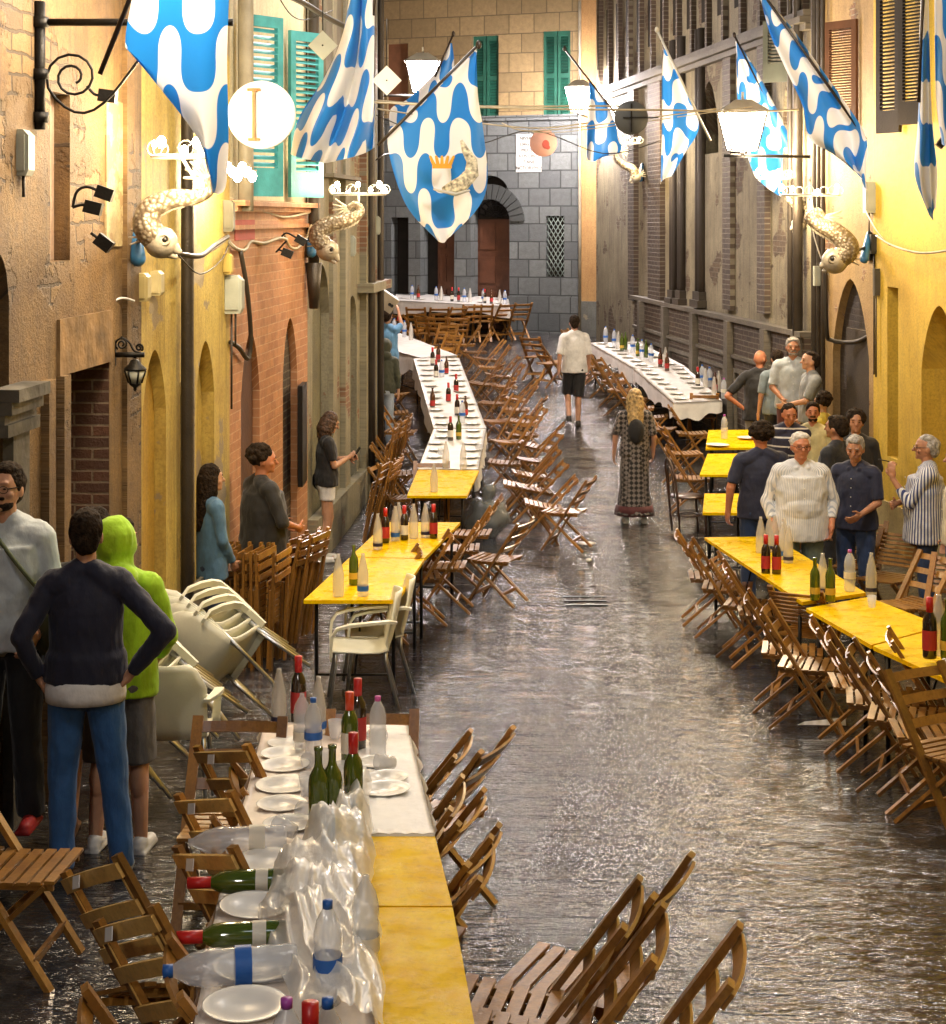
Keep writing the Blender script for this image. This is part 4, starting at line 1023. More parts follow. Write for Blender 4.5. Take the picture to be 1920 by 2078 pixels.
CT('c3', 1316, 1702, 66, 'folding chair at the bottom with its tall post leaning right into the street', G2, 0)
CT('c3', 1236, 1758, 78, 'folding chair at the bottom showing its seat slats beside the yellow board', G2, 3)
CT('c3', 1288, 1815, 80, 'folding chair at the bottom, lowest of the group of three', G2, 3)
CT('c3', 1438, 1858, 78, 'lone folding chair with two post tops at the bottom right of the street', G2, 2)
C('c3', 20, 1975, -95, 'folding chair at the far left edge with its seat slats seen flat', None, 0)
# table T2
G3 = 'folding chairs along the left yellow table'
for x, y, f, lb in ((850, 1265, 95, 'nearest folding chair right of the left yellow table, seen edge on'), (905, 1240, 85, 'second folding chair right of the left yellow table'), (935, 1200, 88, 'third folding chair right of the left yellow table'), (960, 1165, 84, 'fourth folding chair right of the left yellow table'), (1010, 1225, 66, 'open folding chair with crossed legs standing clear in the street, left middle')):
    C('c3', x, y, f, lb, G3, 0)
C('c3', 770, 1300, 95, 'folding chair behind the ivory armchairs', G3, 4)
# T3 right and left
G4 = 'folding chairs along the long left table'
row([(1085, 1100), (1075, 1020), (1065, 950), (1055, 900), (1025, 830), (985, 780), (950, 745)], 15, lambda k: 88 + (k % 3) * 6, 'right of the long white left table', G4, seed=1, tilt=(0, 12), jit=1.3)
row([(1045, 1060), (1030, 985), (1015, 925), (1005, 880), (975, 830)], 6, lambda k: 80 + (k % 4) * 7, 'tucked close to the right edge of the long white left table', G4, seed=2, tilt=(0, 10), jit=1.4)
row([(820, 1085), (800, 1020), (800, 960), (805, 900), (800, 850), (790, 800), (795, 760)], 9, -92, 'left of the long white left table', G4, seed=3, jit=1.3)
C('c3', 1150, 1115, 70, 'open folding chair with a flat slatted seat at the tip of the left middle row', G4, 0)
C('c3', 875, 1085, 180, 'folding chair tucked under the yellow end of the long left table', G4, 0)
row([(880, 800), (905, 770), (900, 745)], 3, 150, 'by the far end of the long white left table', G4, seed=9)
G5 = 'folding chairs at the table before the palace'
row([(850, 702), (905, 700), (955, 695), (1005, 690), (1048, 688)], 7, lambda k: 8 + 10 * (k % 3), 'in front of the palace table', G5, seed=4, jit=1.5)
row([(835, 715), (930, 728)], 4, lambda k: -40 + 20 * k, 'between the crosswise table and the palace table', G5, seed=5, jit=1.5)
G6 = 'folding chairs along the long right white table'
row([(1325, 905), (1290, 870), (1250, 830), (1215, 800), (1195, 775), (1175, 755)], 10, -100, 'left of the long right white table', G6, seed=6, jit=1.3)
row([(1480, 800), (1440, 775), (1405, 750), (1375, 735), (1345, 718)], 6, 80, 'between the long right white table and the palace plinth', G6, seed=7, kinds=('c3p', 'c3'))
C('c3', 1090, 772, -30, 'open folding chair standing left of the walking man', G6, 0)
C('c3', 1120, 785, -60, 'folding chair leaning beside the walking man in the white tee', G6, 4)
C('c3', 1335, 930, -110, 'folding chair with lit seat slats behind the blonde woman', G6, 0)
C('c3', 1425, 905, 0, 'folding chair under the near end of the right white table', G6, 0)
G7 = 'chairs by the small yellow tables'
C('bent', 1395, 1085, -80, 'dark bentwood chair with a hooped back left of the small yellow tables', None, 0)
C('c3', 1400, 1040, -95, 'folding chair behind the bentwood chair', G7, 0)
C('c3', 1385, 985, -85, 'folding chair left of the middle small yellow table', G7, 0)
C('c3', 1400, 940, -90, 'folding chair left of the far small yellow table', G7, 0)
# T8 left (street side), facing right
G8 = 'folding chairs along the long right yellow table'
pts8 = [(1440, 1265), (1470, 1290), (1520, 1330), (1545, 1350), (1600, 1440), (1640, 1475), (1745, 1520), (1780, 1560), (1830, 1600), (1880, 1640)]
lb8 = ['farthest street side folding chair of the right yellow table', 'second farthest street side folding chair of the right yellow table', 'folding chair with a comb back left of the red wine bottles', 'folding chair left of the paired wine bottles', 'folding chair with its seat turned to the viewer in the middle of the right row', 'open folding chair with crossed legs and flat seat in the middle of the right row', 'folding chair with ladder like pale edges near the right edge', 'second ladder edged folding chair near the right edge', 'folding chair with pale edges below the near yellow board', 'folding chair by the white bag near the right edge']
for k, ((x, y), lb) in enumerate(zip(pts8, lb8)):
    C('c3' if k not in (2, 3) else 'c8', x, y, -95 - (k % 3) * 6, lb, G8, 0)
C('c3', 1935, 1690, -150, 'large folding chair at the lower right edge with a broad slatted back', G8, 0)
C('c3', 1905, 1560, -100, 'folding chair behind the large one at the right edge', G8, 0)
C('c8', 1640, 1400, -30, 'folding chair with a comb like back pushed under the right yellow table', G8, 0)
for x, y, f, kd, lb in ((1800, 1270, 140, 'c8', 'folding chair with a many slatted back left of the striped shirt man'), (1740, 1240, 150, 'c8', 'folding chair with a tall back leaning by the yellow wall corner'), (1850, 1330, 120, 'c3', 'folding chair with a paper tag on the far side of the right yellow table'), (1925, 1340, 150, 'c8', 'many slatted folding chair at the right edge by the yellow wall'), (1600, 1180, 110, 'c3', 'dark folding chair behind the striped old man\'s bottles')):
    C(kd, x, y, f, lb, G8, 0)
# folded chairs stacked against the left wall
G9 = 'folded chairs leaning against the left houses'
n9 = 0
def lean(px, py, n, dx, dy, label, ang=-14, rz=0.0):
    q = hit(px, py)
    for k in range(n):
        x, y = q.x + dx * k, q.y + dy * k
        place('f', x, y, rz + random.uniform(-4, 4), label % ORD[k], G9, tilt=ang + random.uniform(-3, 3))
lean(462, 1345, 7, .072, -.02, '%s folded chair from the left, behind the denim woman', 0, 80)
lean(572, 1305, 5, .045, .05, '%s folded chair from the left, left of the yellow table', 10, 70)
lean(748, 1100, 3, .05, .22, '%s folded chair from the front against the grey house', 14, 82)
lean(775, 1010, 4, .05, .30, '%s folded chair from the front beyond the grey house corner', 12, 85)
# plastic armchairs
GP = 'ivory plastic armchairs'
C('arm', 735, 1430, 95, 'ivory armchair in front, of the upright pair facing left', GP)
q = hit(765, 1395); place('arm', q.x, q.y, 97, 'ivory armchair behind, of the upright pair facing left', GP)
q = hit(330, 1690); 
def tip(px, py, h, e, label):
    q = hit(px, py, h); place('arm', q.x, q.y, 0, label, GP, z=q.z, euler=tuple(R(a) for a in e))
# leaning armchair seen from behind, beside the grey shorts
C('arm', 345, 1640, 4, 'ivory armchair seen from behind beside the grey shorts', GP, -3)
# two tipped stacks: legs pointing down to the right
def stack(px, py, h, e, n, step, label):
    q = hit(px, py, h); rot = Matrix.Rotation(R(e[2]), 3, 'Z') @ Matrix.Rotation(R(e[1]), 3, 'Y') @ Matrix.Rotation(R(e[0]), 3, 'X')
    ax = rot @ Vector((0, .012, step))
    for k in range(n):
        place('arm', 0, 0, 0, label % ORD[k], GP, z=0, euler=rot.to_euler()); o = COL.objects[-1]
        STK[-1:] = []
        LASTO[0].location = q + ax * k
LASTO = [None]; STK = []
_place = place
def place(*a, **k):
    o = _place(*a, **k); LASTO[0] = o; return o
stack(428, 1530, .27, (0, -52, -12), 5, .075, '%s ivory armchair from below in the front tipped stack')
stack(560, 1425, .32, (0, -55, -20), 4, .075, '%s ivory armchair from below in the rear tipped stack')
# ================================================================ BOTTLES, PLATES, LITTER ON THE TABLES
K = 1920 / 1848.0
def glass_mat(name, col, alpha, rough=.08, bump=0):
    m, n, l, p = newmat(name); p.inputs['Base Color'].default_value = (*col, 1); p.inputs['Roughness'].default_value = rough
    p.inputs['Alpha'].default_value = alpha; p.inputs['Specular IOR Level'].default_value = .8; p.inputs['Coat Weight'].default_value = .5; p.inputs['Coat Roughness'].default_value = .03
    if bump:
        tc = n.new('ShaderNodeTexCoord'); b = n.new('ShaderNodeBump'); b.inputs['Strength'].default_value = bump; b.inputs['Distance'].default_value = .01
        l.new(noise(n, l, tc.outputs['Object'], 40, 3, .6), b.inputs['Height']); l.new(b.outputs[0], p.inputs['Normal'])
    return m
m_pet = glass_mat('clear water bottle plastic', (.72, .76, .82), .42, .12, .4)
m_petfog = glass_mat('misted clear bottle glass', (.70, .68, .62), .46, .22, .4)
m_green = glass_mat('olive green bottle glass', (.07, .11, .008), .93, .06)
m_dark = glass_mat('dark wine bottle glass', (.022, .012, .008), .97, .06)
m_brown = glass_mat('brown bottle glass', (.09, .03, .008), .95, .06)
m_red = plain('red foil', (.55, .02, .02), .35, var=.05); m_orn = plain('orange red foil', (.70, .07, .02), .35, var=.05)
m_blue = plain('blue label', (.02, .12, .45), .45, var=.05); m_navy = plain('dark navy label', (.02, .02, .06), .45, var=.05)
m_lab = plain('cream paper label', (.72, .68, .58), .5, var=.1); m_labred = plain('red wine label', (.42, .03, .03), .5, var=.1)
m_purp = plain('violet cap', (.42, .08, .42), .35, var=.05); m_pink = plain('pink cap', (.72, .12, .45), .35, var=.05); m_labgold = plain('gold round label', (.62, .42, .06), .45)
m_plate = plain('white plate', (.82, .81, .77), .3, var=.03)
WINE = [(.0, 0), (.036, 0), (.038, .01), (.038, .19), (.034, .215), (.018, .245), (.0145, .26), (.0145, .305), (.017, .308), (.017, .32), (0, .32)]
PET = [(.0, 0), (.040, .0), (.045, .012), (.043, .06), (.046, .075), (.043, .10), (.045, .16), (.043, .175), (.046, .19), (.045, .22), (.036, .26), (.017, .295), (.013, .30), (.013, .315), (0, .315)]
TALL = [(.0, 0), (.042, 0), (.044, .02), (.043, .17), (.034, .22), (.022, .275), (.014, .305), (.014, .325), (0, .325)]
def bottle_proto(k):
    prof, body, cap, lab = {
        'wr': (WINE, m_dark, m_red, (m_labred, .045, .15)), 'wo': (WINE, m_green, m_orn, (m_lab, .06, .15)), 'wd': (WINE, m_dark, m_red, (m_lab, .05, .14)),
        'wb': (WINE, m_brown, None, (m_labred, .05, .13)), 'g': (WINE, m_green, None, (m_labgold, .05, .10)), 'gp': (WINE, m_green, None, None), 'gw': (WINE, m_green, m_red, (m_lab, .06, .10)),
        'p': (PET, m_pet, m_blue, (m_blue, .11, .15)), 'pp': (PET, m_pet, m_purp, (m_lab, .10, .15)), 'pk': (PET, m_pet, m_pink, None), 'pw': (PET, m_pet, None, (m_lab, .07, .12)),
        't': (TALL, m_petfog, None, (m_navy, .03, .06)), 'tb': (TALL, m_petfog, None, (m_blue, .04, .08)), 'tn': (TALL, m_petfog, None, None)}[k]
    nm = 'wine_bottle' if k in ('wr', 'wo', 'wd', 'wb') else ('glass_bottle' if k[0] in 'gt' else 'water_bottle')
    t = thing(nm, 'x', 'bottle')
    m = MB(); m.lathe(prof, 14); m.build('glass' if k[0] in 'wgt' else 'plastic_shell', body, t, fix=True)
    if cap is not None:
        m = MB(); top = prof[-1][1]; r = prof[-2][0]
        if k[0] == 'w' or k == 'gw': m.lathe([(r + .002, top - .075), (r + .0022, top + .002), (0, top + .003)], 12); m.build('foil_cap', cap, t)
        else: m.lathe([(r + .003, top - .018), (r + .003, top + .006), (0, top + .008)], 12); m.build('screw_cap', cap, t)
    if lab:
        m = MB(); z0, z1 = lab[1], lab[2]; r = max(q[0] for q in prof) + .0015; m.lathe([(r, z0), (r, z1)], 14); m.v = m.v; m.f = m.f[:14]; m.uv = m.uv[:14]; m.sm = m.sm[:14]
        m.build('label', lab[0], t)
    return t
BP = {}
def bottle(k, dx, dy, label, group, h=TH, lie=None, s=1.0, dz=0.008):
    if k in BP: o = copy_tree(BP[k])
    else: o = BP[k] = bottle_proto(k)
    q = hit(dx * K, dy * K, h); o.location = q + Vector((0, 0, dz)); o.rotation_mode = 'XYZ'; o.scale = (s, s, s)
    o.rotation_euler = (0, 0, random.uniform(0, 6)) if lie is None else (R(90), 0, R(lie))
    if lie is not None: o.location.z += .045 * s
    o['label'] = label
    if group: o['group'] = group
    elif 'group' in o: del o['group']
    return o
GB1 = 'bottles on the foreground table'
for k, x, y, lb in (('t', 545, 1422, 'tall misted bottle with a dark band at the far left table corner'), ('wr', 583, 1412, 'dark wine bottle with red foil and red label at the far left corner'), ('p', 612, 1488, 'clear water bottle with blue cap in the middle of the foreground table'),
                    ('tb', 622, 1440, 'tall misted bottle with blue label behind the clear one'), ('wo', 683, 1499, 'green wine bottle with orange red foil and pale label'), ('wr', 699, 1466, 'dark wine bottle standing right behind the orange capped one'), ('pk', 738, 1484, 'clear water bottle with a pink cap on the crumpled white cloth'),
                    ('gp', 622, 1632, 'uncapped olive bottle at the edge of the plastic sheet, left of two'), ('gp', 649, 1628, 'uncapped olive bottle at the edge of the plastic sheet, right of two'), ('gw', 690, 1600, 'bottle with only its red foil showing above the plastic sheet'),
                    ('p', 640, 1965, 'clear water bottle with blue label standing under the plastic sheet'), ('pw', 714, 1905, 'small clear bottle with dark cap half on the yellow board'), ('pp', 560, 2200, 'water bottle with a violet cap at the bottom edge'), ('p', 640, 2200, 'water bottle with a bright blue cap at the bottom edge'), ('wr', 606, 2260, 'bottle at the bottom edge with only its red foil in view'), ('pw', 590, 1475, 'clear bottle without cap among the far bottles')):
    bottle(k, x, y, lb, GB1, s=.86 if k[0] in 'pt' else 1.0)
bottle('pw', 560, 1672, 'large water bottle lying on its side across the white plates', GB1, lie=0, s=1.1).rotation_euler = (R(90), 0, R(-84))
bottle('gw', 560, 1752, 'green wine bottle with red foil lying on its side by a plate', GB1, s=1.0, lie=0).rotation_euler = (R(90), 0, R(-86))
bottle('gw', 560, 1858, 'second green wine bottle with red foil lying on its side', GB1, s=1.0, lie=0).rotation_euler = (R(90), 0, R(-84))
bottle('p', 580, 1925, 'clear water bottle with blue cap lying on its side near the bottom', GB1, s=1.15, lie=0).rotation_euler = (R(90), 0, R(-80))
GB2 = 'bottles on the left yellow table'
for k, x, y, lb in (('tn', 661, 1167, 'misted clear bottle at the near left corner of the left yellow table'), ('g', 691, 1144, 'green bottle with a gold label on the left yellow table'), ('tb', 709, 1166, 'misted bottle with a blue band beside the green bottle'), ('t', 738, 1075, 'misted bottle with a dark foot band left of the back row'), ('wr', 753, 1062, 'leftmost dark wine bottle of the back row on the left yellow table'), ('tb', 772, 1058, 'clear bottle second from the left of the back row'), ('t', 779, 1050, 'misted bottle third from the left of the back row'), ('wd', 790, 1056, 'slim dark bottle with red top in the middle of the back row'), ('tn', 808, 1053, 'clear rounded bottle right of the middle of the back row'), ('t', 831, 1052, 'misted bottle with a dark band near the right end of the back row'), ('wr', 847, 1053, 'rightmost dark wine bottle of the back row')):
    bottle(k, x, y, lb, GB2)
GB3 = 'bottles on the long left table'
for k, x, y, lb in (('tn', 848, 962, 'lone misted bottle on the yellow table end'), ('tn', 871, 916, 'pair of pale bottles, left one, behind the yellow table end'), ('tn', 905, 918, 'pale bottle at the right where yellow meets white'), ('wd', 880, 862, 'dark wine bottle left of the foremost pair on the long white table'), ('g', 896, 860, 'green wine bottle right of the foremost pair on the long white table'), ('wd', 893, 815, 'wine bottle standing behind the foremost pair'), ('p', 903, 828, 'water bottle with blue band behind the foremost pair'), ('wb', 909, 818, 'brown bottle right of the blue banded one'), ('wb', 845, 800, 'brown bottle with red label on the left edge of the long white table'), ('wr', 876, 790, 'dark wine bottle with red shoulders in the middle of the white table'), ('wr', 891, 772, 'dark wine bottle with red label right of the middle'), ('wd', 852, 742, 'tall brown bottle on the far half of the white table'), ('p', 863, 742, 'clear bottle beside the tall brown one on the far half'), ('wb', 872, 735, 'brown bottle standing third on the far half'), ('wd', 845, 716, 'dark bottle near the bend of the white tables'), ('wb', 856, 708, 'brown bottle near the bend of the white tables')):
    bottle(k, x, y, lb, GB3)
GB4 = 'bottles on the crosswise table'
for k, x, y, lb in (('p', 790, 660, 'clear bottle at the left end of the crosswise table'), ('wd', 778, 652, 'dark bottle at the left end of the crosswise table'), ('tn', 803, 665, 'pale bottle in the middle of the crosswise table'), ('p', 770, 655, 'clear bottle beside the carried boxes')):
    bottle(k, x, y, lb, GB4)
GB5 = 'bottles on the table before the palace'
for i, (k, x) in enumerate(zip(('p', 'wb', 'p', 'tn', 'wd', 'wr', 'p', 'tn', 'p', 'wd', 'wb', 'tn', 'p'), (805, 817, 852, 862, 883, 896, 907, 918, 944, 947, 960, 976, 986))):
    bottle(k, x, 584 + (x - 800) * .062, '%s bottle from the left on the palace table' % ORD[i], GB5)
GB6 = 'bottles on the long right white table'
pts6 = [('p', 1183, 672), ('p', 1200, 678), ('tn', 1208, 683), ('g', 1215, 686), ('gp', 1222, 684), ('p', 1236, 690), ('g', 1246, 697), ('p', 1254, 700), ('gp', 1262, 700), ('p', 1272, 708), ('wb', 1290, 718), ('tn', 1300, 716), ('wb', 1303, 726), ('wd', 1363, 757), ('p', 1372, 752), ('tn', 1378, 760), ('p', 1386, 757), ('wb', 1397, 768), ('tn', 1404, 766), ('pp', 1414, 780), ('tn', 1395, 778)]
for i, (k, x, y) in enumerate(pts6): bottle(k, x, y, 'bottle number %d from the far end of the long right white table' % (i + 1) if i > 17 else '%s bottle from the far end of the long right white table' % ORD[i], GB6)
GB7 = 'bottles on the right yellow table'
for k, x, y, lb in (('tn', 1486, 1082, 'misted bottle at the far left of the right yellow table'), ('t', 1503, 1080, 'misted bottle second from the left of the far cluster'), ('tn', 1513, 1080, 'misted bottle third in the far cluster'), ('tn', 1531, 1085, 'misted bottle in the far cluster without band'), ('t', 1540, 1102, 'misted bottle with a dark foot at the right of the far cluster'), ('tb', 1528, 1095, 'misted bottle with blue band in the far cluster'), ('wr', 1496, 1122, 'dark wine bottle with red label, left of the pair'), ('wr', 1517, 1124, 'dark wine bottle with red label, right of the pair'), ('g', 1592, 1174, 'green bottle with round label, left of two'), ('g', 1622, 1176, 'green bottle with gold label, right of two'), ('t', 1607, 1165, 'misted bottle between the two green ones'), ('pp', 1660, 1156, 'water bottle with lilac cap on the right yellow table'), ('t', 1702, 1164, 'cloudy bottle with a dark foot band on the joint of the boards'), ('wr', 1816, 1288, 'large dark bottle with red neck near the right edge'), ('tn', 1834, 1282, 'misted bottle behind the large dark one at the right edge'), ('g', 1851, 1290, 'green bottle cut by the right edge')):
    bottle(k, x, y, lb, GB7, s=1.15 if x > 1800 else 1)
bottle('pp', 1415, 858, 'bottle with lilac cap on the far small yellow table', None)
bottle('tb', 1842, 1318, 'small carton like bottle lying at the right table edge', None, lie=60)

def plate(dx, dy, d, label, group, tilt=0, h=TH, name='plate'):
    if 'plate' not in BP:
        m = MB(); m.lathe([(0, .003), (.062, .003), (.070, .009), (.112, .016), (.114, .019), (.110, .019), (.070, .013), (.060, .006), (0, .006)], 28)
        BP['plate'] = m.build('plate', m_plate, cat='plate')
        o = BP['plate']
    else: o = BP['plate'].copy(); COL.objects.link(o)
    q = hit(dx * K, dy * K, h); o.location = q + Vector((0, 0, .010)); s = d / .25; o.scale = (s, s, 1); o.rotation_euler = (R(tilt), R(random.uniform(-2, 2)), 0)
    o['label'] = label; o['group'] = group; return o
GP1 = 'white plates on the foreground table'
for i, (x, y, d, lb) in enumerate(((552, 1482, .22, 'white plate by the far left bottles'), (556, 1506, .24, 'white plate in front of the far left bottles'), (556, 1545, .27, 'large white platter poking over the left table edge'), (550, 1583, .22, 'white plate below the large platter'), (565, 1622, .22, 'white plate left of the uncapped olive bottles'), (520, 1694, .25, 'white plate below the lying water bottle'), (512, 1740, .23, 'white plate under the lying green bottle'), (498, 1786, .25, 'white plate between the two lying wine bottles'), (500, 1905, .27, 'white plate under the lying blue capped bottle'), (478, 1985, .25, 'white plate nearest to the bottom edge'), (752, 1554, .23, 'white plate on the crumpled cloth at the right'), (757, 1530, .20, 'white plate behind the right hand one on the crumpled cloth'), (735, 1500, .2, 'white plate at the foot of the pink capped bottle'), (560, 1462, .2, 'small white plate in the far left corner'))):
    plate(x, y, d, lb, GP1)
GP2 = 'white plates along the long left table'
n_ = 0
rnd = random.Random(5)
for (key, N) in (('T3b', 6), ('T3c', 12)):
    c = TAB[key]
    for j in range(N):
        for side in (.2, .8):
            v = (j + .5) / N; q = c[0].lerp(c[1], side).lerp(c[3].lerp(c[2], side), v)
            o = BP['plate'].copy(); COL.objects.link(o); o.location = q + Vector((rnd.uniform(-.03, .03), 0, .012)); o.scale = (1, 1, 1); o.rotation_euler = (0, 0, 0)
            n_ += 1; o['label'] = '%s white plate on the %s side of the %s part of the long left table' % (ORD[j], 'left' if side < .5 else 'right', 'nearer' if key == 'T3b' else 'farther'); o['group'] = GP2
GP3 = 'white plates along the long right white table'
for (key, N) in (('T6a', 7), ('T6b', 7), ('T5', 6)):
    c = TAB[key]
    for j in range(N):
        for side in (.22, .78):
            if key == 'T5': q = c[0].lerp(c[1], (j + .5) / N).lerp(c[3].lerp(c[2], (j + .5) / N), side)
            else: q = c[0].lerp(c[1], side).lerp(c[3].lerp(c[2], side), (j + .5) / N)
            o = BP['plate'].copy(); COL.objects.link(o); o.location = q + Vector((rnd.uniform(-.03, .03), 0, .012)); o.scale = (1, 1, 1); o.rotation_euler = (0, 0, 0)
            o['label'] = '%s white plate on the %s side of the %s' % (ORD[j], ('front' if key == 'T5' else 'left') if side < .5 else ('back' if key == 'T5' else 'right'), {'T6a': 'near right white table', 'T6b': 'far right white table', 'T5': 'palace table'}[key]); o['group'] = GP3 if key != 'T5' else 'white plates on the palace table'
plate(1402, 872, .34, 'oval white platter hanging over the far small yellow table', 'platters on the small yellow tables')
plate(1460, 858, .3, 'round dark rimmed tray on the far small yellow table', 'platters on the small yellow tables')
# clear tumblers and crushed cups
m_cup = glass_mat('clear plastic cup', (.85, .87, .9), .38, .15, .8)
def cup(dx, dy, label, group, lie=False, s=1.0):
    if 'cup' not in BP:
        m = MB(); m.lathe([(0, .002), (.026, 0), (.036, .085), (.034, .085), (.025, .004)], 14); BP['cup'] = m.build('plastic_cup', m_cup, cat='cup'); o = BP['cup']
    else: o = BP['cup'].copy(); COL.objects.link(o)
    q = hit(dx * K, dy * K, TH); o.location = q + Vector((0, 0, .012 + (.03 if lie else 0))); o.scale = (s, s, s); o.rotation_euler = (R(80) if lie else 0, 0, random.uniform(0, 6)); o['label'] = label; o['group'] = group
GC1 = 'clear plastic cups and beakers'
for x, y, l_, lb in ((600, 1500, 1, 'crushed clear cup left of the tall water bottle'), (632, 1510, 0, 'clear cup beside the tall water bottle'), (668, 1535, 0, 'clear cup left of the crumpled cloth'), (722, 1455, 1, 'clear cup lying behind the pink capped bottle'), (655, 1448, 0, 'clear cup behind the orange capped bottle'), (590, 1600, 1, 'clear cup lying by the olive bottles'), (600, 1560, 0, 'clear cup in the middle of the foreground table'), (640, 1560, 1, 'overturned clear cup above the olive bottles'), (770, 1510, 1, 'overturned clear cup on the crumpled cloth'), (575, 1650, 1, 'clear cup beside the neck of the lying bottle'), (1703, 1190, 0, 'short glass with a candle stub on the board joint'), (860, 890, 0, 'clear cup on the near end of the white left table'), (930, 880, 1, 'clear cup at the right edge of the white left table')):
    cup(x, y, lb, GC1, bool(l_))
# crumpled sheet of clear plastic across the foreground table
def sheet_plastic():
    m = MB(); vs = []; fs = []; nu, nv = 46, 70; rnd = random.Random(3)
    A, B, C2, D2 = hit(585 * K, 2035 * K, TH), hit(752 * K, 2035 * K, TH), hit(718 * K, 1545 * K, TH), hit(690 * K, 1545 * K, TH)
    from mathutils import noise as mn
    for j in range(nv + 1):
        v = j / nv
        for i in range(nu + 1):
            u = i / nu; q = A.lerp(B, u).lerp(D2.lerp(C2, u), v)
            left = .20 * math.sin(math.pi * min(1, v * 1.25)) ** 1.2 * (1 - u)
            q = q + Vector((-left, 0, 0))
            hgt = (.07 + .10 * math.sin(math.pi * v)) * math.sin(math.pi * min(.999, max(.001, u))) ** .7
            p = Vector((q.x * 5, q.y * 3, 0)); p2 = Vector((q.x * 16 + q.y * 5, q.y * 2.2, 0)); hgt *= .6 + .9 * abs(mn.noise(p)) + .5 * abs(mn.noise(p2))
            hgt += .03 * (1 - abs(mn.noise(p2 * 1.4))) ** 4 + .006 * mn.noise(p * 9)
            vs.append(q + Vector((.03 * mn.noise(p * 1.7), .03 * mn.noise(p * 2.1 + Vector((5, 5, 5))), .016 + max(0, hgt))))
    for j in range(nv):
        for i in range(nu): k = j * (nu + 1) + i; fs.append((k, k + 1, k + nu + 2, k + nu + 1))
    m.add(vs, fs, smooth=True)
    mt = glass_mat('thin milky plastic film', (.90, .92, .91), .62, .30, .4)
    m.build('plastic_sheet', mt, label='crumpled translucent plastic sheet thrown over the middle of the foreground table', cat='plastic sheet', fix=False)
sheet_plastic()
# bin bag by the long left table
m = MB(); q = hit(985, 1092)
from mathutils import noise as mnoise
def blob(m, c, r, seed, n=28, k=18, amp=.16):
    base = len(m.v); m.ell(c, r, n=n, m=k)
    for i in range(base, len(m.v)):
        v = Vector(m.v[i]); d = (v - Vector(c)); f = 1 + amp * mnoise.noise(d * 6 + Vector((seed, 0, 0))) + amp * .5 * mnoise.noise(d * 17 + Vector((seed, 3, 0))); nv = Vector(c) + d * f
        m.v[i] = tuple(nv)
blob(m, q + Vector((0, 0, .24)), (.27, .24, .25), 2, amp=.22); m.cap(q + Vector((.02, 0, .42)), .06, q + Vector((.05, 0, .56)), .09)
m.build('bin_bag', glass_mat('grey see through bin bag film', (.18, .20, .20), .72, .15, 1.0), label='shiny grey rubbish bag on the wet ground behind the left yellow table', cat='rubbish bag')
m = MB(); blob(m, hit(1195, 1142) + Vector((0, 0, .025)), (.035, .03, .025), 4); m.build('crumpled_cup', m_plate, label='crumpled white cup lying in the running water', cat='litter')
m = MB(); m.lathe([(0, .004), (.11, .012), (.112, .016), (0, .01)], 20, hit(1190, 1105)); m.build('plate', m_plate, label='white plate floating on the street near the open chair', cat='plate')
m = MB(); q = hit(1670, 1474); m.add([q + Vector(v) for v in ((-.18, 0, .01), (.16, -.02, .012), (.17, .05, .05), (.02, .06, .03), (-.12, .05, .02))], [(0, 1, 2, 3, 4)]); m.build('wet_napkin', m_cloth, label='pale blue white wet napkin on the ground under the right chairs', cat='litter', fix=False)
# floating twigs and planks on the water, iron drain grating and manhole
q = hit(1188, 1222); t = thing('drain_grating', 'dark slotted drain grating in the middle of the flooded street', 'drain', q)
for i in range(3):
    mb = MB(); mb.box(q + Vector((0, (i - 1) * .19, .012)), (.42, .035, .012)); part(mb, 'grating_bar', m_iron, t)
# ================================================================ FLAGS
def flag_mat(name, blue=(.015, .20, .62), white=(.80, .80, .80), trans=.25):
    m, n, l, p = newmat(name); tc = n.new('ShaderNodeTexCoord'); sep = n.new('ShaderNodeSeparateXYZ'); l.new(tc.outputs['UV'], sep.inputs[0])
    def M(op, a, b=None):
        q = n.new('ShaderNodeMath'); q.operation = op
        for i, x in enumerate((a, b)):
            if x is None: continue
            if isinstance(x, (int, float)): q.inputs[i].default_value = x
            else: l.new(x, q.inputs[i])
        return q.outputs[0]
    s = M('SINE', M('MULTIPLY', sep.outputs[0], 2 * math.pi)); f = M('MULTIPLY', M('SIGN', s), M('POWER', M('ABSOLUTE', s), .30))
    w = M('SINE', M('MULTIPLY', M('ADD', sep.outputs[1], M('MULTIPLY', f, .285)), 2 * math.pi))
    r = ramp(n, l, M('ADD', M('MULTIPLY', w, .5), .5), .485, .515)
    c = node_mix(n, l, r, blue, white); l.new(c, p.inputs['Base Color']); p.inputs['Roughness'].default_value = .45; p.inputs['Sheen Weight'].default_value = .2
    tr = n.new('ShaderNodeBsdfTranslucent'); l.new(c, tr.inputs[0]); mx = n.new('ShaderNodeMixShader'); mx.inputs[0].default_value = trans
    l.new(p.outputs[0], mx.inputs[1]); l.new(tr.outputs[0], mx.inputs[2]); l.new(mx.outputs[0], n['Material Output'].inputs[0])
    b = n.new('ShaderNodeBump'); b.inputs['Strength'].default_value = .25; b.inputs['Distance'].default_value = .01; l.new(noise(n, l, tc.outputs['UV'], 7, 4, .6), b.inputs['Height']); l.new(b.outputs[0], p.inputs['Normal'])
    return m
m_flag = flag_mat('blue and white wavy flag silk'); m_pole = plain('dark flag pole', (.03, .02, .015), .4); m_polel = plain('pale flag pole', (.55, .55, .5), .4)
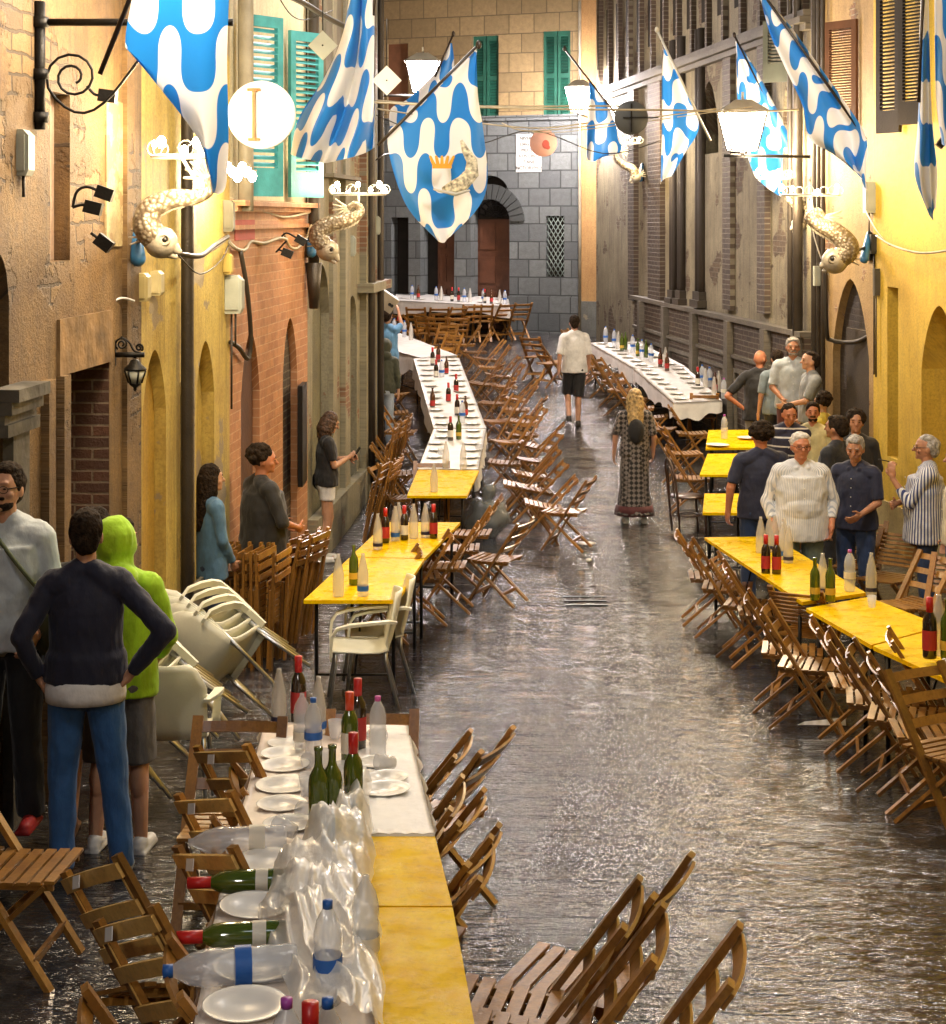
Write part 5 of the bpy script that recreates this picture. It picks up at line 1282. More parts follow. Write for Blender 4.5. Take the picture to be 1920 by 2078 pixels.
def flag(label, pole, grid, Y, uvs=(.30, .62), rot=0.0, fold=.05, nf=3.0, pm=None, uvo=(0, 0), dY=None, emblem=None):
    """pole: two photo pixels (tip, foot); grid: rows of photo pixels of the cloth's outline net; Y distance (m)"""
    tip, foot = at(*pole[0], Y), at(*pole[1], Y + (dY or 0))
    t = thing('contrada_flag', label, 'flag', foot, 0, 'blue and white flags hanging over the street')
    m = MB(); m.tube([tip, foot], .014, 8); d = (tip - foot).normalized(); m.ell(tip + d * .03, (.025, .025, .04)); part(m, 'pole', pm or m_pole, t)
    R_, C_n = len(grid), len(grid[0]); nu, nv = 40, 48; vs = []; uv = []; fs = []
    def cat(p0, p1, p2, p3, x): return [.5 * ((2 * b) + (-a + c) * x + (2 * a - 5 * b + 4 * c - d_) * x * x + (-a + 3 * b - 3 * c + d_) * x ** 3) for a, b, c, d_ in zip(p0, p1, p2, p3)]
    def along(row, x):
        n_ = len(row) - 1; f = min(n_ - 1e-6, x * n_); i = int(f); return cat(row[max(i - 1, 0)], row[i], row[min(i + 1, n_)], row[min(i + 2, n_)], f - i)
    for j in range(nv + 1):
        cols = [along([grid[r][c] for r in range(R_)], j / nv) for c in range(C_n)]
        for i in range(nu + 1):
            px, py = along(cols, i / nu); ph = i / nu * nf * 2 * math.pi + j / nv * 1.6
            dd = fold * math.sin(ph) * (.35 + .65 * j / nv) + (dY or 0) * j / nv
            w = at(px, py, Y + dd + .02); w.x += fold * .15 * math.cos(ph); vs.append(w)
            a, b = (px - CX) / F * Y, -(py - HY) / F * Y
            a += fold * 1.1 * math.cos(ph + .5) * (.3 + .7 * j / nv)
            cr, sr = math.cos(R(rot)), math.sin(R(rot)); uv.append(((a * cr + b * sr) / uvs[0] + uvo[0], (-a * sr + b * cr) / uvs[1] + uvo[1]))
    for j in range(nv):
        for i in range(nu): k = j * (nu + 1) + i; fs.append((k, k + 1, k + nu + 2, k + nu + 1))
    m = MB(); m.add(vs, fs, uv, smooth=True); c = part(m, 'cloth', m_flag, t, fix=False)
    if emblem:
        e = MB(); px, py, s = emblem; o = at(px, py, Y - .10); k = s / F * Y
        bp = [(-.55, -.42), (-.3, -.38), (0, -.25), (.22, 0), (.22, .32), (.05, .60), (-.05, .85)]; rr = [.05, .17, .21, .20, .15, .10, .04]
        e.tube([o + Vector((x * k, 0, y * k)) for x, y in bp], [r * k for r in rr], 10)
        for i in range(len(e.v)): e.v[i] = (e.v[i][0], o.y + (e.v[i][1] - o.y) * .15, e.v[i][2])
        part(e, 'fish_emblem', plain('embroidered scaly fish', (.62, .56, .42), .6, bump=.5, bscale=90, var=.4, vscale=30), t, 'embroidered silver scaly fish')
        e = MB()
        for dx in (-.3, -.15, 0, .15, .3): e.cap(o + Vector(((-.55 + dx * .7) * k, 0, .22 * k)), .05 * k, o + Vector(((-.55 + dx) * k, 0, .42 * k)), .035 * k)
        e.box(o + Vector((-.55 * k, 0, .18 * k)), (.5 * k, .02, .12 * k))
        for i in range(len(e.v)): e.v[i] = (e.v[i][0], o.y + (e.v[i][1] - o.y) * .2, e.v[i][2])
        part(e, 'crown_emblem', plain('gold thread crown', (.75, .38, .04), .5), t)
        e = MB(); e.cap(o + Vector((-.75 * k, -.01, -.42 * k)), .03 * k, o + Vector((-.2 * k, -.01, -.55 * k)), .05 * k); e.cap(o + Vector((-.2 * k, -.01, -.55 * k)), .05 * k, o + Vector((.15 * k, -.01, -.45 * k)), .03 * k); part(e, 'scroll_emblem', m_polel, t)
    return t
def D(*p): return [(x * K, y * K) for x, y in p]
flag('large flag at the top left partly in front of the round white sign', D((300, -120), (195, 145)), [D((268, -60), (340, -60), (400, -60), (452, -60)), D((243, 72), (320, 120), (385, 110), (445, 110)), D((262, 110), (335, 190), (395, 220), (447, 260)), D((378, 205), (392, 280), (408, 320), (441, 360)), D((402, 300), (408, 340), (415, 370), (425, 380))], 9.4, rot=0, fold=.045, nf=1.6, uvo=(.1, .15))
flag('flag twisted in dark blue folds beside the turquoise shutters', D((742, -80), (728, 30)), [D((688, -60), (705, -60), (728, -60)), D((668, 60), (700, 60), (730, 60)), D((630, 150), (690, 150), (731, 150)), D((582, 230), (670, 235), (736, 225)), D((568, 300), (640, 318), (737, 288))], 13.0, rot=-22, fold=.14, nf=2.2, uvo=(.3, .1))
flag('large central flag with the embroidered fish, hanging in a point', D((930, 92), (738, 284)), [D((930, 96), (930, 98), (932, 100)), D((868, 158), (905, 170), (935, 185)), D((800, 228), (870, 270), (945, 255)), D((756, 268), (845, 350), (953, 350)), D((790, 395), (850, 410), (935, 405)), D((855, 470), (866, 474), (880, 462))], 15.6, rot=0, fold=.04, nf=1.5, emblem=(905 * K, 338 * K, 78), uvo=(.12, .38))
flag('sunlit looking white flag glowing behind the central flag', D((884, 70), (850, 150)), [D((878, 84), (880, 84), (884, 84)), D((858, 130), (870, 130), (888, 130)), D((800, 190), (840, 190), (880, 190)), D((762, 215), (800, 240), (850, 240)), D((765, 270), (790, 290), (830, 290))], 24.0, fold=.04, nf=1.5, uvo=(.5, .3))
flag('small far flag beside the lantern on the tan corner house', D((1105, 98), (1205, 225)), [D((1150, 160), (1152, 162), (1156, 165)), D((1150, 195), (1165, 190), (1180, 190)), D((1146, 250), (1170, 250), (1200, 235)), D((1146, 300), (1165, 290), (1214, 292)), D((1148, 312), (1160, 315), (1180, 306))], 26.0, fold=.05, nf=1.5)
flag('narrow flag on a slanting pole in front of the gothic palace', D((1285, 62), (1388, 275)), [D((1296, 95), (1300, 98), (1306, 102)), D((1292, 150), (1310, 150), (1330, 150)), D((1292, 215), (1320, 215), (1352, 205)), D((1292, 265), (1325, 268), (1366, 250)), D((1291, 310), (1310, 312), (1338, 300)), D((1291, 360), (1296, 350), (1312, 345))], 22.0, fold=.05, nf=1.5, pm=m_polel, uvo=(.2, .0))
flag('flag hanging behind the blazing right lantern', D((1436, 72), (1560, 320)), [D((1437, 80), (1439, 82), (1442, 84)), D((1438, 140), (1455, 140), (1478, 140)), D((1440, 195), (1475, 195), (1510, 200)), D((1455, 260), (1500, 260), (1545, 262)), D((1462, 310), (1520, 320), (1598, 330)), D((1475, 345), (1530, 385), (1590, 360))], 25.0, fold=.06, nf=2, uvo=(.1, .2))
flag('big flag slanting down to the right with deep folds', D((1478, -30), (1692, 272)), [D((1478, -25), (1480, -25), (1484, -22)), D((1500, 62), (1525, 55), (1545, 50)), D((1530, 130), (1570, 130), (1606, 135)), D((1565, 205), (1610, 200), (1655, 205)), D((1580, 270), (1640, 262), (1692, 270)), D((1625, 300), (1660, 310), (1690, 340)), D((1680, 340), (1686, 355), (1693, 372))], 16.5, rot=-25, fold=.09, nf=1.6, uvo=(.25, .2))
flag('narrow folded flag hanging in front of the black shutters', D((1808, -120), (1795, 200)), [D((1800, -60), (1808, -60), (1816, -60)), D((1794, 60), (1806, 60), (1818, 60)), D((1795, 160), (1805, 160), (1820, 160)), D((1791, 250), (1806, 250), (1824, 250)), D((1786, 340), (1806, 350), (1832, 340)), D((1812, 400), (1820, 430), (1828, 405))], 13.0, fold=.07, nf=1.5, rot=4)
flag('flag with a broad dark blue fold cut by the right edge', D((1880, -120), (1875, 200)), [D((1822, -60), (1850, -60), (1900, -60)), D((1824, 80), (1850, 80), (1900, 80)), D((1828, 200), (1855, 200), (1900, 200)), D((1840, 280), (1860, 290), (1900, 290))], 12.0, fold=.06, nf=1.5, uvo=(.4, .3))

# ================================================================ FISH SHAPED WALL LAMPS
def scale_mat():
    m, n, l, p = newmat('silver painted scales'); tc = n.new('ShaderNodeTexCoord')
    vo = n.new('ShaderNodeTexVoronoi'); vo.inputs['Scale'].default_value = 30; l.new(tc.outputs['Object'], vo.inputs['Vector'])
    c = node_mix(n, l, ramp(n, l, vo.outputs[0], .1, .55), (.36, .33, .26), (.14, .11, .075)); l.new(c, p.inputs['Base Color'])
    p.inputs['Roughness'].default_value = .35; p.inputs['Metallic'].default_value = .25
    b = n.new('ShaderNodeBump'); b.invert = True; b.inputs['Strength'].default_value = 1; b.inputs['Distance'].default_value = .012; l.new(vo.outputs[0], b.inputs['Height']); l.new(b.outputs[0], p.inputs['Normal'])
    return m
m_scale = scale_mat(); m_silver = plain('silver painted plaster', (.34, .31, .25), .35, .2, bump=.3, bscale=25); m_eyed = plain('black painted eye', (.01, .01, .01), .3); m_bluef = plain('blue painted fin', (.03, .14, .32), .4, var=.3)
def smooth_path(pts, k=6):
    out = []; n = len(pts)
    for i in range(n - 1):
        p0, p1, p2, p3 = pts[max(i - 1, 0)], pts[i], pts[i + 1], pts[min(i + 2, n - 1)]
        for j in range(k):
            t = j / k; out.append(.5 * ((2 * p1) + (p2 - p0) * t + (2 * p0 - 5 * p1 + 4 * p2 - p3) * t * t + (3 * p1 - p0 - 3 * p2 + p3) * t ** 3))
    out.append(pts[-1]); return out
def fish_lamp(label, path, Y, rad, mouth, wallpt, lamp, flip=1, power=60, ring=.30, nb=8, blobs=()):
    """path: photo pixels from head to curled tail; rad: body radius in pixels"""
    s = Y / F; P = [at(x, y, Y) for x, y in path]; t = thing('fish_wall_lamp', label, 'wall lamp', P[1], 0, 'silver fish lamps on the house fronts')
    sp = smooth_path(P, 6); n = len(sp)
    rr = []
    for i in range(n):
        q = i / (n - 1); rr.append(rad * s * (.80 + .28 * math.sin(min(1, q * 4) * math.pi / 2)) * (1 - .80 * q ** .9))
    m = MB(); m.tube(sp, rr, 16); body = part(m, 'scaly_body', m_scale, t)
    hd = (P[0] - P[1]).normalized(); mo = at(*mouth, Y)
    m = MB(); fw = (mo - P[0]).normalized(); up = Vector((-fw.z, 0, fw.x)) * flip
    if up.z < 0: up = -up
    m.ell(P[0], (rad * s * 1.05, rad * s * .9, rad * s * 1.0)); m.cap(P[0] + up * rad * s * .25, rad * s * .8, mo + up * rad * s * .28, rad * s * .22); m.cap(P[0] - up * rad * s * .5, rad * s * .5, mo - up * rad * s * .10 + fw * rad * s * .1, rad * s * .14)
    head = part(m, 'head', m_silver, t)
    e = MB(); ec = P[0] + up * rad * s * .35 + fw * rad * s * .15 + Vector((0, -rad * s * .78, 0)); e.tube([ec + Vector((math.cos(a) * rad * s * .30, -.0, math.sin(a) * rad * s * .30)) for a in [k * math.pi / 8 for k in range(16)]], rad * s * .09, 6, closed=True)
    eo = e.build('eye_ring', m_silver, head); eo.location = -Vector(t.location)
    e = MB(); e.ell(ec, (rad * s * .17, rad * s * .12, rad * s * .17)); eo = e.build('eye', m_eyed, head); eo.location = -Vector(t.location)
    # fins behind the gills, back fin, tail fan
    f = MB()
    for k in range(6):
        a = P[0] - fw * rad * s * .7 - up * rad * s * .2; dd = (-fw * math.cos(R(20 * k - 40)) - up * math.sin(R(20 * k - 40))) * rad * s * 1.3
        f.cap(a, rad * s * .12, a + dd, rad * s * .05, 8)
    part(f, 'gill_fin', m_silver, t)
    f = MB(); k1 = int(n * .35)
    for k in range(k1, min(n - 2, k1 + 10)):
        tg = (sp[k + 1] - sp[k]).normalized(); ou = Vector((-tg.z, 0, tg.x)) * flip; f.cap(sp[k] + ou * rr[k] * .8, rad * s * .16, sp[k] + ou * (rr[k] + rad * s * .12) - tg * rad * s * .3, rad * s * .06, 6)
    part(f, 'back_fin', m_silver, t)
    f = MB(); te = sp[-1]; td = (sp[-1] - sp[-3]).normalized()
    for k in range(-3, 4):
        a = R(k * 22); dd = Vector((td.x * math.cos(a) - td.z * math.sin(a), 0, td.x * math.sin(a) + td.z * math.cos(a))) * rad * s * 1.4; f.cap(te, rad * s * .14, te + dd, rad * s * .08, 8)
    part(f, 'tail_fin', m_silver, t)
    w = MB(); wp = Vector(wallpt); w.tube([P[0].lerp(P[1], .5), wp], .018, 6); w.box(wp, (.03, .18, .34)); part(w, 'wall_bracket', m_iron, t)
    w = MB(); w.cap(wp + Vector((0, 0, .16)), .03, wp + (P[1] - wp) * .25 + Vector((0, 0, -.14)), .055); part(w, 'painted_fin', m_bluef, t, 'blue painted side fin by the wall')
    # ring of bulbs carried on the tail
    lp = at(*lamp, Y); r_ = ring
    g = MB(); g.tube([lp + Vector((math.cos(a) * r_, math.sin(a) * r_, 0)) for a in [k * math.pi / 12 for k in range(24)]], .014, 6, closed=True)
    g.tube([sp[int(n * .75)], lp], .012, 6)
    for k in range(nb):
        a = 2 * math.pi * k / nb; c0 = lp + Vector((math.cos(a) * r_, math.sin(a) * r_, 0)); g.tube([c0 + Vector((math.cos(b) * .05, 0, .05 + math.sin(b) * .05)) for b in [j * math.pi / 5 for j in range(10)]], .004, 5, closed=True)
    part(g, 'lamp_ring', m_polel, t)
    for k in range(nb):
        a = 2 * math.pi * (k + .3) / nb; b = MB(); bs = random.uniform(.016, .030); b.ell(lp + Vector((math.cos(a) * r_, math.sin(a) * r_, .05 + random.uniform(-.03, .05))), (bs, bs, bs * 1.35), n=10, m=7); part(b, 'bulb', m_bulb, t)
    lamp_light('fish_lamp_light', lp + Vector((0, 0, .30)), power * .7, (1, .74, .42), .12); lamp_light('fish_lamp_light', lp + Vector((.1, -.3, -.30)), power * .3, (1, .74, .42), .12)
    return t
fish_lamp('large silver fish lamp on the left, head down beside the yellow wall', [(327, 492), (299, 462), (306, 424), (348, 404), (395, 400), (425, 385), (420, 362)], 11.6, 33, (356, 517), lw(274, 490, .02), (368, 318), -1, 60, .19, 5)
fish_lamp('silver fish lamp on the left between the orange and the grey house', [(665, 508), (645, 476), (668, 455), (706, 446), (730, 430), (722, 415), (706, 422)], 18.6, 22, (680, 530), lw(628, 490, .02), (728, 394), -1, 26, .28, 7)
fish_lamp('silver fish lamp on the right by the yellow house corner', [(1694, 530), (1722, 506), (1702, 476), (1668, 458), (1646, 442), (1660, 430), (1672, 440)], 20.0, 26, (1672, 546), rw(1764, 500, .02), (1645, 396), 1, 50, .32, 7)
fish_lamp('smaller silver fish lamp behind the right hand one', [(1622, 454), (1640, 436), (1632, 420), (1612, 412), (1600, 404), (1606, 398)], 24.0, 15, (1609, 468), rw(1668, 440, .02), (1572, 362), 1, 80, .22, 7)
fish_lamp('small far silver fish lamp on the tan corner house', [(1290, 360), (1283, 343), (1266, 334), (1252, 322), (1250, 308), (1260, 306)], 32.0, 11, (1281, 370), rw(1304, 350, .02), (1272, 290), 1, 90, .25, 7)
# string of bulbs behind the flag on the left
t = thing('bulb_cluster', 'cluster of glaring bulbs on a cable in front of the turquoise shutters', 'bulbs', at(486, 348, 14.5))
for k in range(6):
    b = MB(); b.ell(at(462 + k * 10, 340 + (k % 3) * 9, 14.5 + .05 * k), (.036, .036, .046), n=10, m=7); part(b, 'bulb', m_bulb, t)
b = MB(); b.tube([at(450, 336, 14.5), at(480, 352, 14.6), at(520, 346, 14.8)], .01, 6); part(b, 'cable', m_cable, t)
lamp_light('cluster_light', at(486, 370, 14.3), 35, (1, .82, .55), .1)

# ================================================================ SIGNS, BOXES, CABLES
def facing_disc(px, py, Y, r, th=.02): 
    c = at(px, py, Y); m = MB(); m.lathe([(0, -th), (r * .97, -th), (r, -th * .6), (r, th * .6), (r * .97, th), (0, th)], 40, c, Matrix.Rotation(R(90), 3, 'X')); return m, c
t = thing('round_sign', 'white round sign back with a rusty bar, left of the blue flag', 'sign', at(531, 233, 12.2))
m, c = facing_disc(531, 233, 12.2, .235); part(m, 'disc', m_white, t)
m = MB(); m.bar(c + Vector((-.05, -.035, .17)), c + Vector((-.05, -.035, -.17)), .022, .02, (0, 1, 0)); m.bar(c + Vector((-.095, -.036, .17)), c + Vector((-.005, -.036, .17)), .02, .02); m.bar(c + Vector((-.09, -.036, -.17)), c + Vector((-.01, -.036, -.17)), .02, .02)
m.tube([c + Vector((-.05, .0, .0)), lw(440, 228, .0)], .012, 6); part(m, 'bracket', plain('rusty bracket', (.20, .09, .03), .7, bump=.5), t)
t = thing('round_sign', 'dark round sign hanging on the cables in front of the palace', 'sign', at(1281, 239, 21))
m, c = facing_disc(1281, 239, 21, .20); part(m, 'disc', plain('dark grey enamel', (.05, .055, .06), .5), t)
m = MB(); m.bar(c + Vector((0, -.03, .17)), c + Vector((0, -.03, -.17)), .02, .015, (0, 1, 0)); m.bar(c + Vector((-.1, -.03, 0)), c + Vector((.32, -.03, 0)), .015, .015); part(m, 'bracket', m_iron, t)
t = thing('round_sign', 'pale pink round sign hanging from the cables in the middle', 'sign', at(1103, 290, 24))
m, c = facing_disc(1103, 290, 24, .185); part(m, 'disc', plain('faded pink enamel', (.75, .42, .36), .5, var=.1), t)
m = MB(); m.ell(c + Vector((.03, -.022, -.02)), (.05, .004, .06)); m.ell(c + Vector((.06, -.022, -.06)), (.03, .004, .03)); part(m, 'red_spot', plain('worn red spot', (.62, .12, .10), .5), t)
for (x, y, Y, r, lb) in ((655, 92, 15.5, .13, 'grey diamond plate hanging left of the twisted flag'), (785, 163, 19, .16, 'white diamond plate right of the twisted flag')):
    t = thing('diamond_plate', lb, 'sign', at(x, y, Y)); c = at(x, y, Y); m = MB(); m.prism([c + Vector(v) for v in ((-r, 0, 0), (0, 0, -r), (r, 0, 0), (0, 0, r))], (0, 0, 0), (0, .02, 0)); part(m, 'plate_face', m_white if x > 700 else m_greybox, t)
    m = MB(); m.ell(c + Vector((0, -.012, 0)), (.008, .008, .008)); m.tube([c + Vector((0, 0, r)), c + Vector((0, 0, r + .5))], .006, 5); part(m, 'wire', m_iron, t)
# lettered notice on the palace
NY = FW.Z(1075, 310); t = thing('wall_notice', 'white lettered notice board on the palace wall behind the pink sign', 'notice', FW.P(FW.U(1076), NY, .05))
m = MB(); FW.panel(m, FW.U(1048), FW.U(1099), FW.Z(1074, 349), FW.Z(1074, 272), 0, .03); part(m, 'board', plain('pale stone tablet', (.50, .50, .47), .6, var=.05), t)
def text(body, loc, size, mat, parent, rot=(90, 0, 0), ext=.003, name='lettering', align='CENTER'):
    cu = bpy.data.curves.new(name, 'FONT'); cu.body = body; cu.size = size; cu.extrude = ext; cu.align_x = align; cu.align_y = 'CENTER'; o = bpy.data.objects.new(name, cu); cu.materials.append(mat); COL.objects.link(o)
    o.parent = parent; o.location = Vector(loc) - Vector(parent.location); o.rotation_euler = tuple(R(a) for a in rot)
    dg = bpy.context.evaluated_depsgraph_get(); me = bpy.data.meshes.new_from_object(o.evaluated_get(dg)); m2 = bpy.data.objects.new(name, me); COL.objects.link(m2); m2.parent = parent; m2.location = o.location; m2.rotation_euler = o.rotation_euler; bpy.data.objects.remove(o); return m2
yaw = math.degrees(math.atan2(FW.d.y, FW.d.x)); m_ink = plain('dark ink', (.04, .04, .04), .7)
for k, s_ in enumerate(('NIVERSIT', 'ORGATE', 'MUTELI', 'ATIS DIVO', 'ITANE', 'NCTORVMQ')):
    text(s_, FW.P(FW.U(1074), FW.Z(1074, 281 + k * 12), .036), .11, m_ink, t, (90, 0, yaw))
# electric boxes
def wbox(W, pxa, pxb, pyt, pyb, dep, mat, name, label, cat='electric box', conduit=None):
    ua, ub = sorted((W.U(pxa), W.U(pxb))); pm = (pxa + pxb) / 2; t = thing(name, label, cat, W.P((ua + ub) / 2, W.Z(pm, pyb)))
    m = MB(); z0, z1 = W.Z(pm, pyb), W.Z(pm, pyt); c = .04
    a = [W.P(ua, z0, 0), W.P(ua, z0, dep), W.P(ua, z1 - c * 2, dep), W.P(ua, z1, dep - c), W.P(ua, z1, 0)]
    m.prism(a, W.P(ua, 0), W.P(ub, 0)); part(m, 'casing', mat, t)
    m = MB(); W.panel(m, ua + .02, ub - .02, z0 + .03, z1 - .11, dep, .006); dl = part(m, 'lid', mat, t)
    if conduit:
        m = MB()
        for k, (dx, dz) in enumerate(conduit): m.tube([W.P((ua + ub) / 2 + dx, z0 + .02, .04), W.P((ua + ub) / 2 + dx, z0 + dz, .04)] if dz < 0 else [W.P((ua + ub) / 2 + dx, z1, .04), W.P((ua + ub) / 2 + dx, z1 + dz, .04)], .014, 6)
        part(m, 'conduit', m_pipe, t)
    return t
def fbox(px0, px1, py0, py1, Y, d, mat, name, label, cat='electric box', tubes=()):
    a, b = at(px0, py1, Y), at(px1, py0, Y); c = (a + b) / 2; w, h = b.x - a.x, b.z - a.z; t = thing(name, label, cat, c)
    m = MB(); ch = min(w, h) * .28
    poly = [Vector((a.x, Y, a.z)), Vector((b.x - ch * .5, Y, a.z)), Vector((b.x, Y, a.z + ch)), Vector((b.x, Y, b.z - ch)), Vector((b.x - ch, Y, b.z)), Vector((a.x, Y, b.z))]
    m.prism(poly, (0, 0, 0), (0, d, 0)); part(m, 'casing', mat, t)
    m = MB(); m.box(c + Vector((-w * .05, -.006, 0)), (w * .72, .012, h * .78)); part(m, 'lid', mat, t)
    if tubes:
        m = MB()
        for (x, y0, y1) in tubes: m.tube([at(x, y0, Y + d / 2), at(x, y1, Y + d / 2)], .010, 6)
        part(m, 'conduit', m_pipe, t)
    return t
fbox(16, 58, 262, 356, lw(40, 300).y - .05, .14, m_greybox, 'electric_box', 'grey green electric box at the far left edge', tubes=((30, 356, 440), (36, 150, 262), (48, 356, 400)))
fbox(453, 491, 559, 637, lw(462, 600).y - .12, .18, m_greybox, 'meter_box', 'grey meter box between the yellow and the orange house', tubes=((470, 637, 830), (478, 637, 700)))
fbox(452, 473, 406, 470, lw(458, 430).y - .1, .14, plain('dark olive enamel', (.12, .11, .07), .5), 'junction_box', 'dark rounded junction box above the meter box')
fbox(452, 470, 515, 556, lw(458, 530).y - .1, .12, m_yel, 'junction_box', 'yellow painted junction box just above the meter box')
fbox(272, 300, 555, 612, lw(278, 580).y - .06, .14, plain('yellowed plastic', (.45, .38, .18), .5), 'junction_box', 'yellowed junction box under the big fish, left of two')
fbox(303, 327, 550, 600, lw(306, 575).y - .02, .14, plain('pale yellowed plastic', (.52, .46, .26), .5), 'junction_box', 'pale junction box under the big fish, right of two')
fbox(85, 106, 773, 800, lw(96, 780).y - .03, .08, m_greybox, 'doorbell_box', 'small pale switch box left of the bricked doorway')
fbox(700, 722, 478, 520, lw(706, 500).y - .1, .1, m_greybox, 'junction_box', 'pale box on the grey house beside the second fish')
fbox(755, 772, 438, 476, lw(757, 450).y - .1, .1, m_greybox, 'junction_box', 'small pale box near the corner of the grey house')
fbox(1757, 1787, 369, 432, rw(1768, 400).y - .15, .16, m_greybox, 'electric_box', 'grey electric box with a sloping top on the yellow house corner', tubes=((1764, 432, 480), (1776, 432, 480)))
fbox(1768, 1787, 475, 515, rw(1772, 495).y - .12, .1, plain('black box enamel', (.03, .028, .022), .5), 'switch_box', 'black switch box beside the right fish', tubes=((1774, 515, 760),))
fbox(1775, 1795, 545, 600, rw(1778, 570).y - .14, .1, plain('brown grey box enamel', (.08, .07, .05), .5), 'switch_box', 'brown grey switch box above the dark arch', tubes=((1778, 600, 765),))
fbox(1653, 1666, 540, 580, rw(1655, 560, .15).y, .1, m_greybox, 'junction_box', 'pale junction box on the palace pipe')
# cables: drooping between photo points at given distances
def cable(label, pts, r=.008, mat=None, name='cable', group=None):
    P = smooth_path([at(x * K, y * K, Y) for x, y, Y in pts], 5); m = MB(); m.tube(P, r, 5); return m.build(name, mat or m_cable, label=label, cat='cable', group=group, fix=False)
GW = 'cables slung across the street'
cable('uppermost pale cable slung across the street', [(735, 196, 22), (860, 205, 22), (1000, 208, 22), (1130, 207, 22), (1250, 207, 22)], .012, group=GW)
cable('long pale cable passing behind the right lantern', [(600, 195, 20), (735, 200, 20), (900, 208, 20), (1080, 213, 20), (1300, 215, 20), (1450, 218, 20), (1560, 214, 20)], .012, group=GW)
cable('drooping cable below the central flag tip pole', [(735, 212, 21), (870, 232, 21), (1040, 250, 21), (1150, 240, 21)], .009, group=GW)
cable('pale cable rising to the dark round sign', [(980, 240, 21), (1038, 256, 21), (1200, 240, 21), (1300, 226, 21), (1400, 212, 21)], .008, group=GW)
cable('dark sagging cable behind the pink round sign', [(735, 225, 23), (900, 285, 23), (1040, 255, 23), (1180, 300, 23), (1290, 275, 23)], .007, m_cabled, group=GW)
cable('thin cable crossing low on the right', [(1040, 258, 22), (1100, 258, 22), (1240, 240, 22), (1370, 222, 22), (1470, 208, 22)], .006, group=GW)
GV = 'cables festooned along the house fronts'
YL = 12.0
cable('thick cable sagging below the large left fish', [(345, 495, 12.6), (390, 500, 13), (420, 478, 14), (445, 462, 15)], .020, m_cabled, group=GV)
cable('second pale cable sagging below the large left fish', [(270, 440, 12), (275, 470, 12), (320, 500, 12.4), (400, 495, 13.6), (440, 470, 15)], .010, group=GV)
cable('pale bundle looping across the orange house', [(445, 470, 15.4), (460, 485, 15.5), (478, 488, 16), (490, 472, 16.4), (515, 475, 16.8), (545, 465, 17.5), (560, 468, 18)], .018, group=GV)
cable('pale cable loop right of the small spotlights', [(555, 455, 18), (565, 480, 18.2), (580, 485, 18.4), (598, 465, 19), (608, 440, 19.2)], .016, group=GV)
cable('cable strung along the ledge of the orange house', [(448, 385, 15.6), (490, 405, 16.4), (530, 418, 17.4), (560, 424, 18), (604, 415, 19.2)], .014, group=GV)
cable('thin wire drooping below the left fish', [(350, 500, 12.5), (390, 535, 13), (430, 510, 14.4), (446, 480, 15.4)], .006, m_cabled, group=GV)
cable('dark cable down the edge of the orange house', [(470, 490, 15.7), (482, 560, 15.8), (490, 650, 16), (485, 700, 16), (468, 680, 15.6), (450, 668, 15.4)], .022, m_cabled, group=GV)
cable('white cord along the old doorway lintel', [(118, 638, 10.9), (150, 630, 11.2), (185, 622, 11.5), (218, 612, 11.9), (222, 590, 11.9), (240, 582, 12.0), (262, 588, 12.1)], .009, m_white, group=GV)
cable('white cord hanging from the right hand lamp ring', [(1582, 400, 23), (1590, 460, 23), (1610, 520, 23), (1628, 546, 23), (1650, 535, 23)], .008, m_white, group=GV)
cable('pale cable sagging along the yellow house', [(1712, 460, 20.3), (1745, 480, 19.8), (1800, 494, 19.2), (1860, 488, 18.6)], .014, group=GV)
cable('second pale cord from the lamp ring to the yellow house', [(1690, 410, 20.5), (1712, 450, 20.4), (1738, 480, 20.4)], .008, m_white, group=GV)
cable('dark pipe like cable bending below the dark arch', [(1612, 500, 22.5), (1614, 640, 22.5), (1625, 664, 22.5), (1670, 668, 22), (1700, 655, 21.6)], .030, m_cabled, group=GV)
cable('dark twisted cables at the top between the shutters and the flag', [(560, -10, 16), (600, 10, 16.5), (640, 35, 17), (690, 60, 17.5)], .030, m_cabled, group=GV)
cable('thin looping wires at the top centre left', [(545, -5, 16), (570, 30, 16.3), (600, 38, 16.6), (650, 20, 17)], .006, m_cabled, group=GV)
cable('pale wires by the far left row corner', [(725, 320, 24), (745, 305, 24), (760, 300, 25), (790, 298, 26)], .010, m_cabled, group=GV)
# small black spotlights on bent arms
def spot(pts, Y, label):
    P = [at(x * K, y * K, Y) for x, y in pts]; t = thing('spotlight', label, 'spotlight', P[0], 0, 'small black unlit spotlights'); m = MB(); m.tube(smooth_path(P, 5), .010, 6); part(m, 'arm', m_iron, t)
    m = MB(); d = (P[-1] - P[-2]).normalized(); m.bar(P[-1] - d * .02, P[-1] + d * .085, .075, .07, (0, 1, 0)); part(m, 'head', m_iron, t)
Y1 = lw(140, 370).y - .15
spot([(142, 405), (150, 375), (170, 365), (195, 374)], Y1, 'black spotlight on a curved arm right of the pink window niche')
spot([(142, 405), (160, 400), (172, 403)], Y1, 'square black spotlight below the curved arm')
spot([(170, 168), (185, 184), (200, 186)], Y1, 'black spotlight below the scrolled lantern arm')
spot([(178, 455), (195, 468)], Y1, 'black cylinder spotlight low beside the pink niche')
spot([(560, 470), (540, 492), (545, 488), (555, 492)], 17.0, 'black spotlight below the pale bundle on the orange house')
spot([(550, 462), (560, 455), (575, 462), (582, 466)], 17.2, 'black spotlight above the other on the orange house')
spot([(1870, 264), (1850, 265), (1843, 274)], 18.6, 'black spotlight under the black shutters on the yellow house')
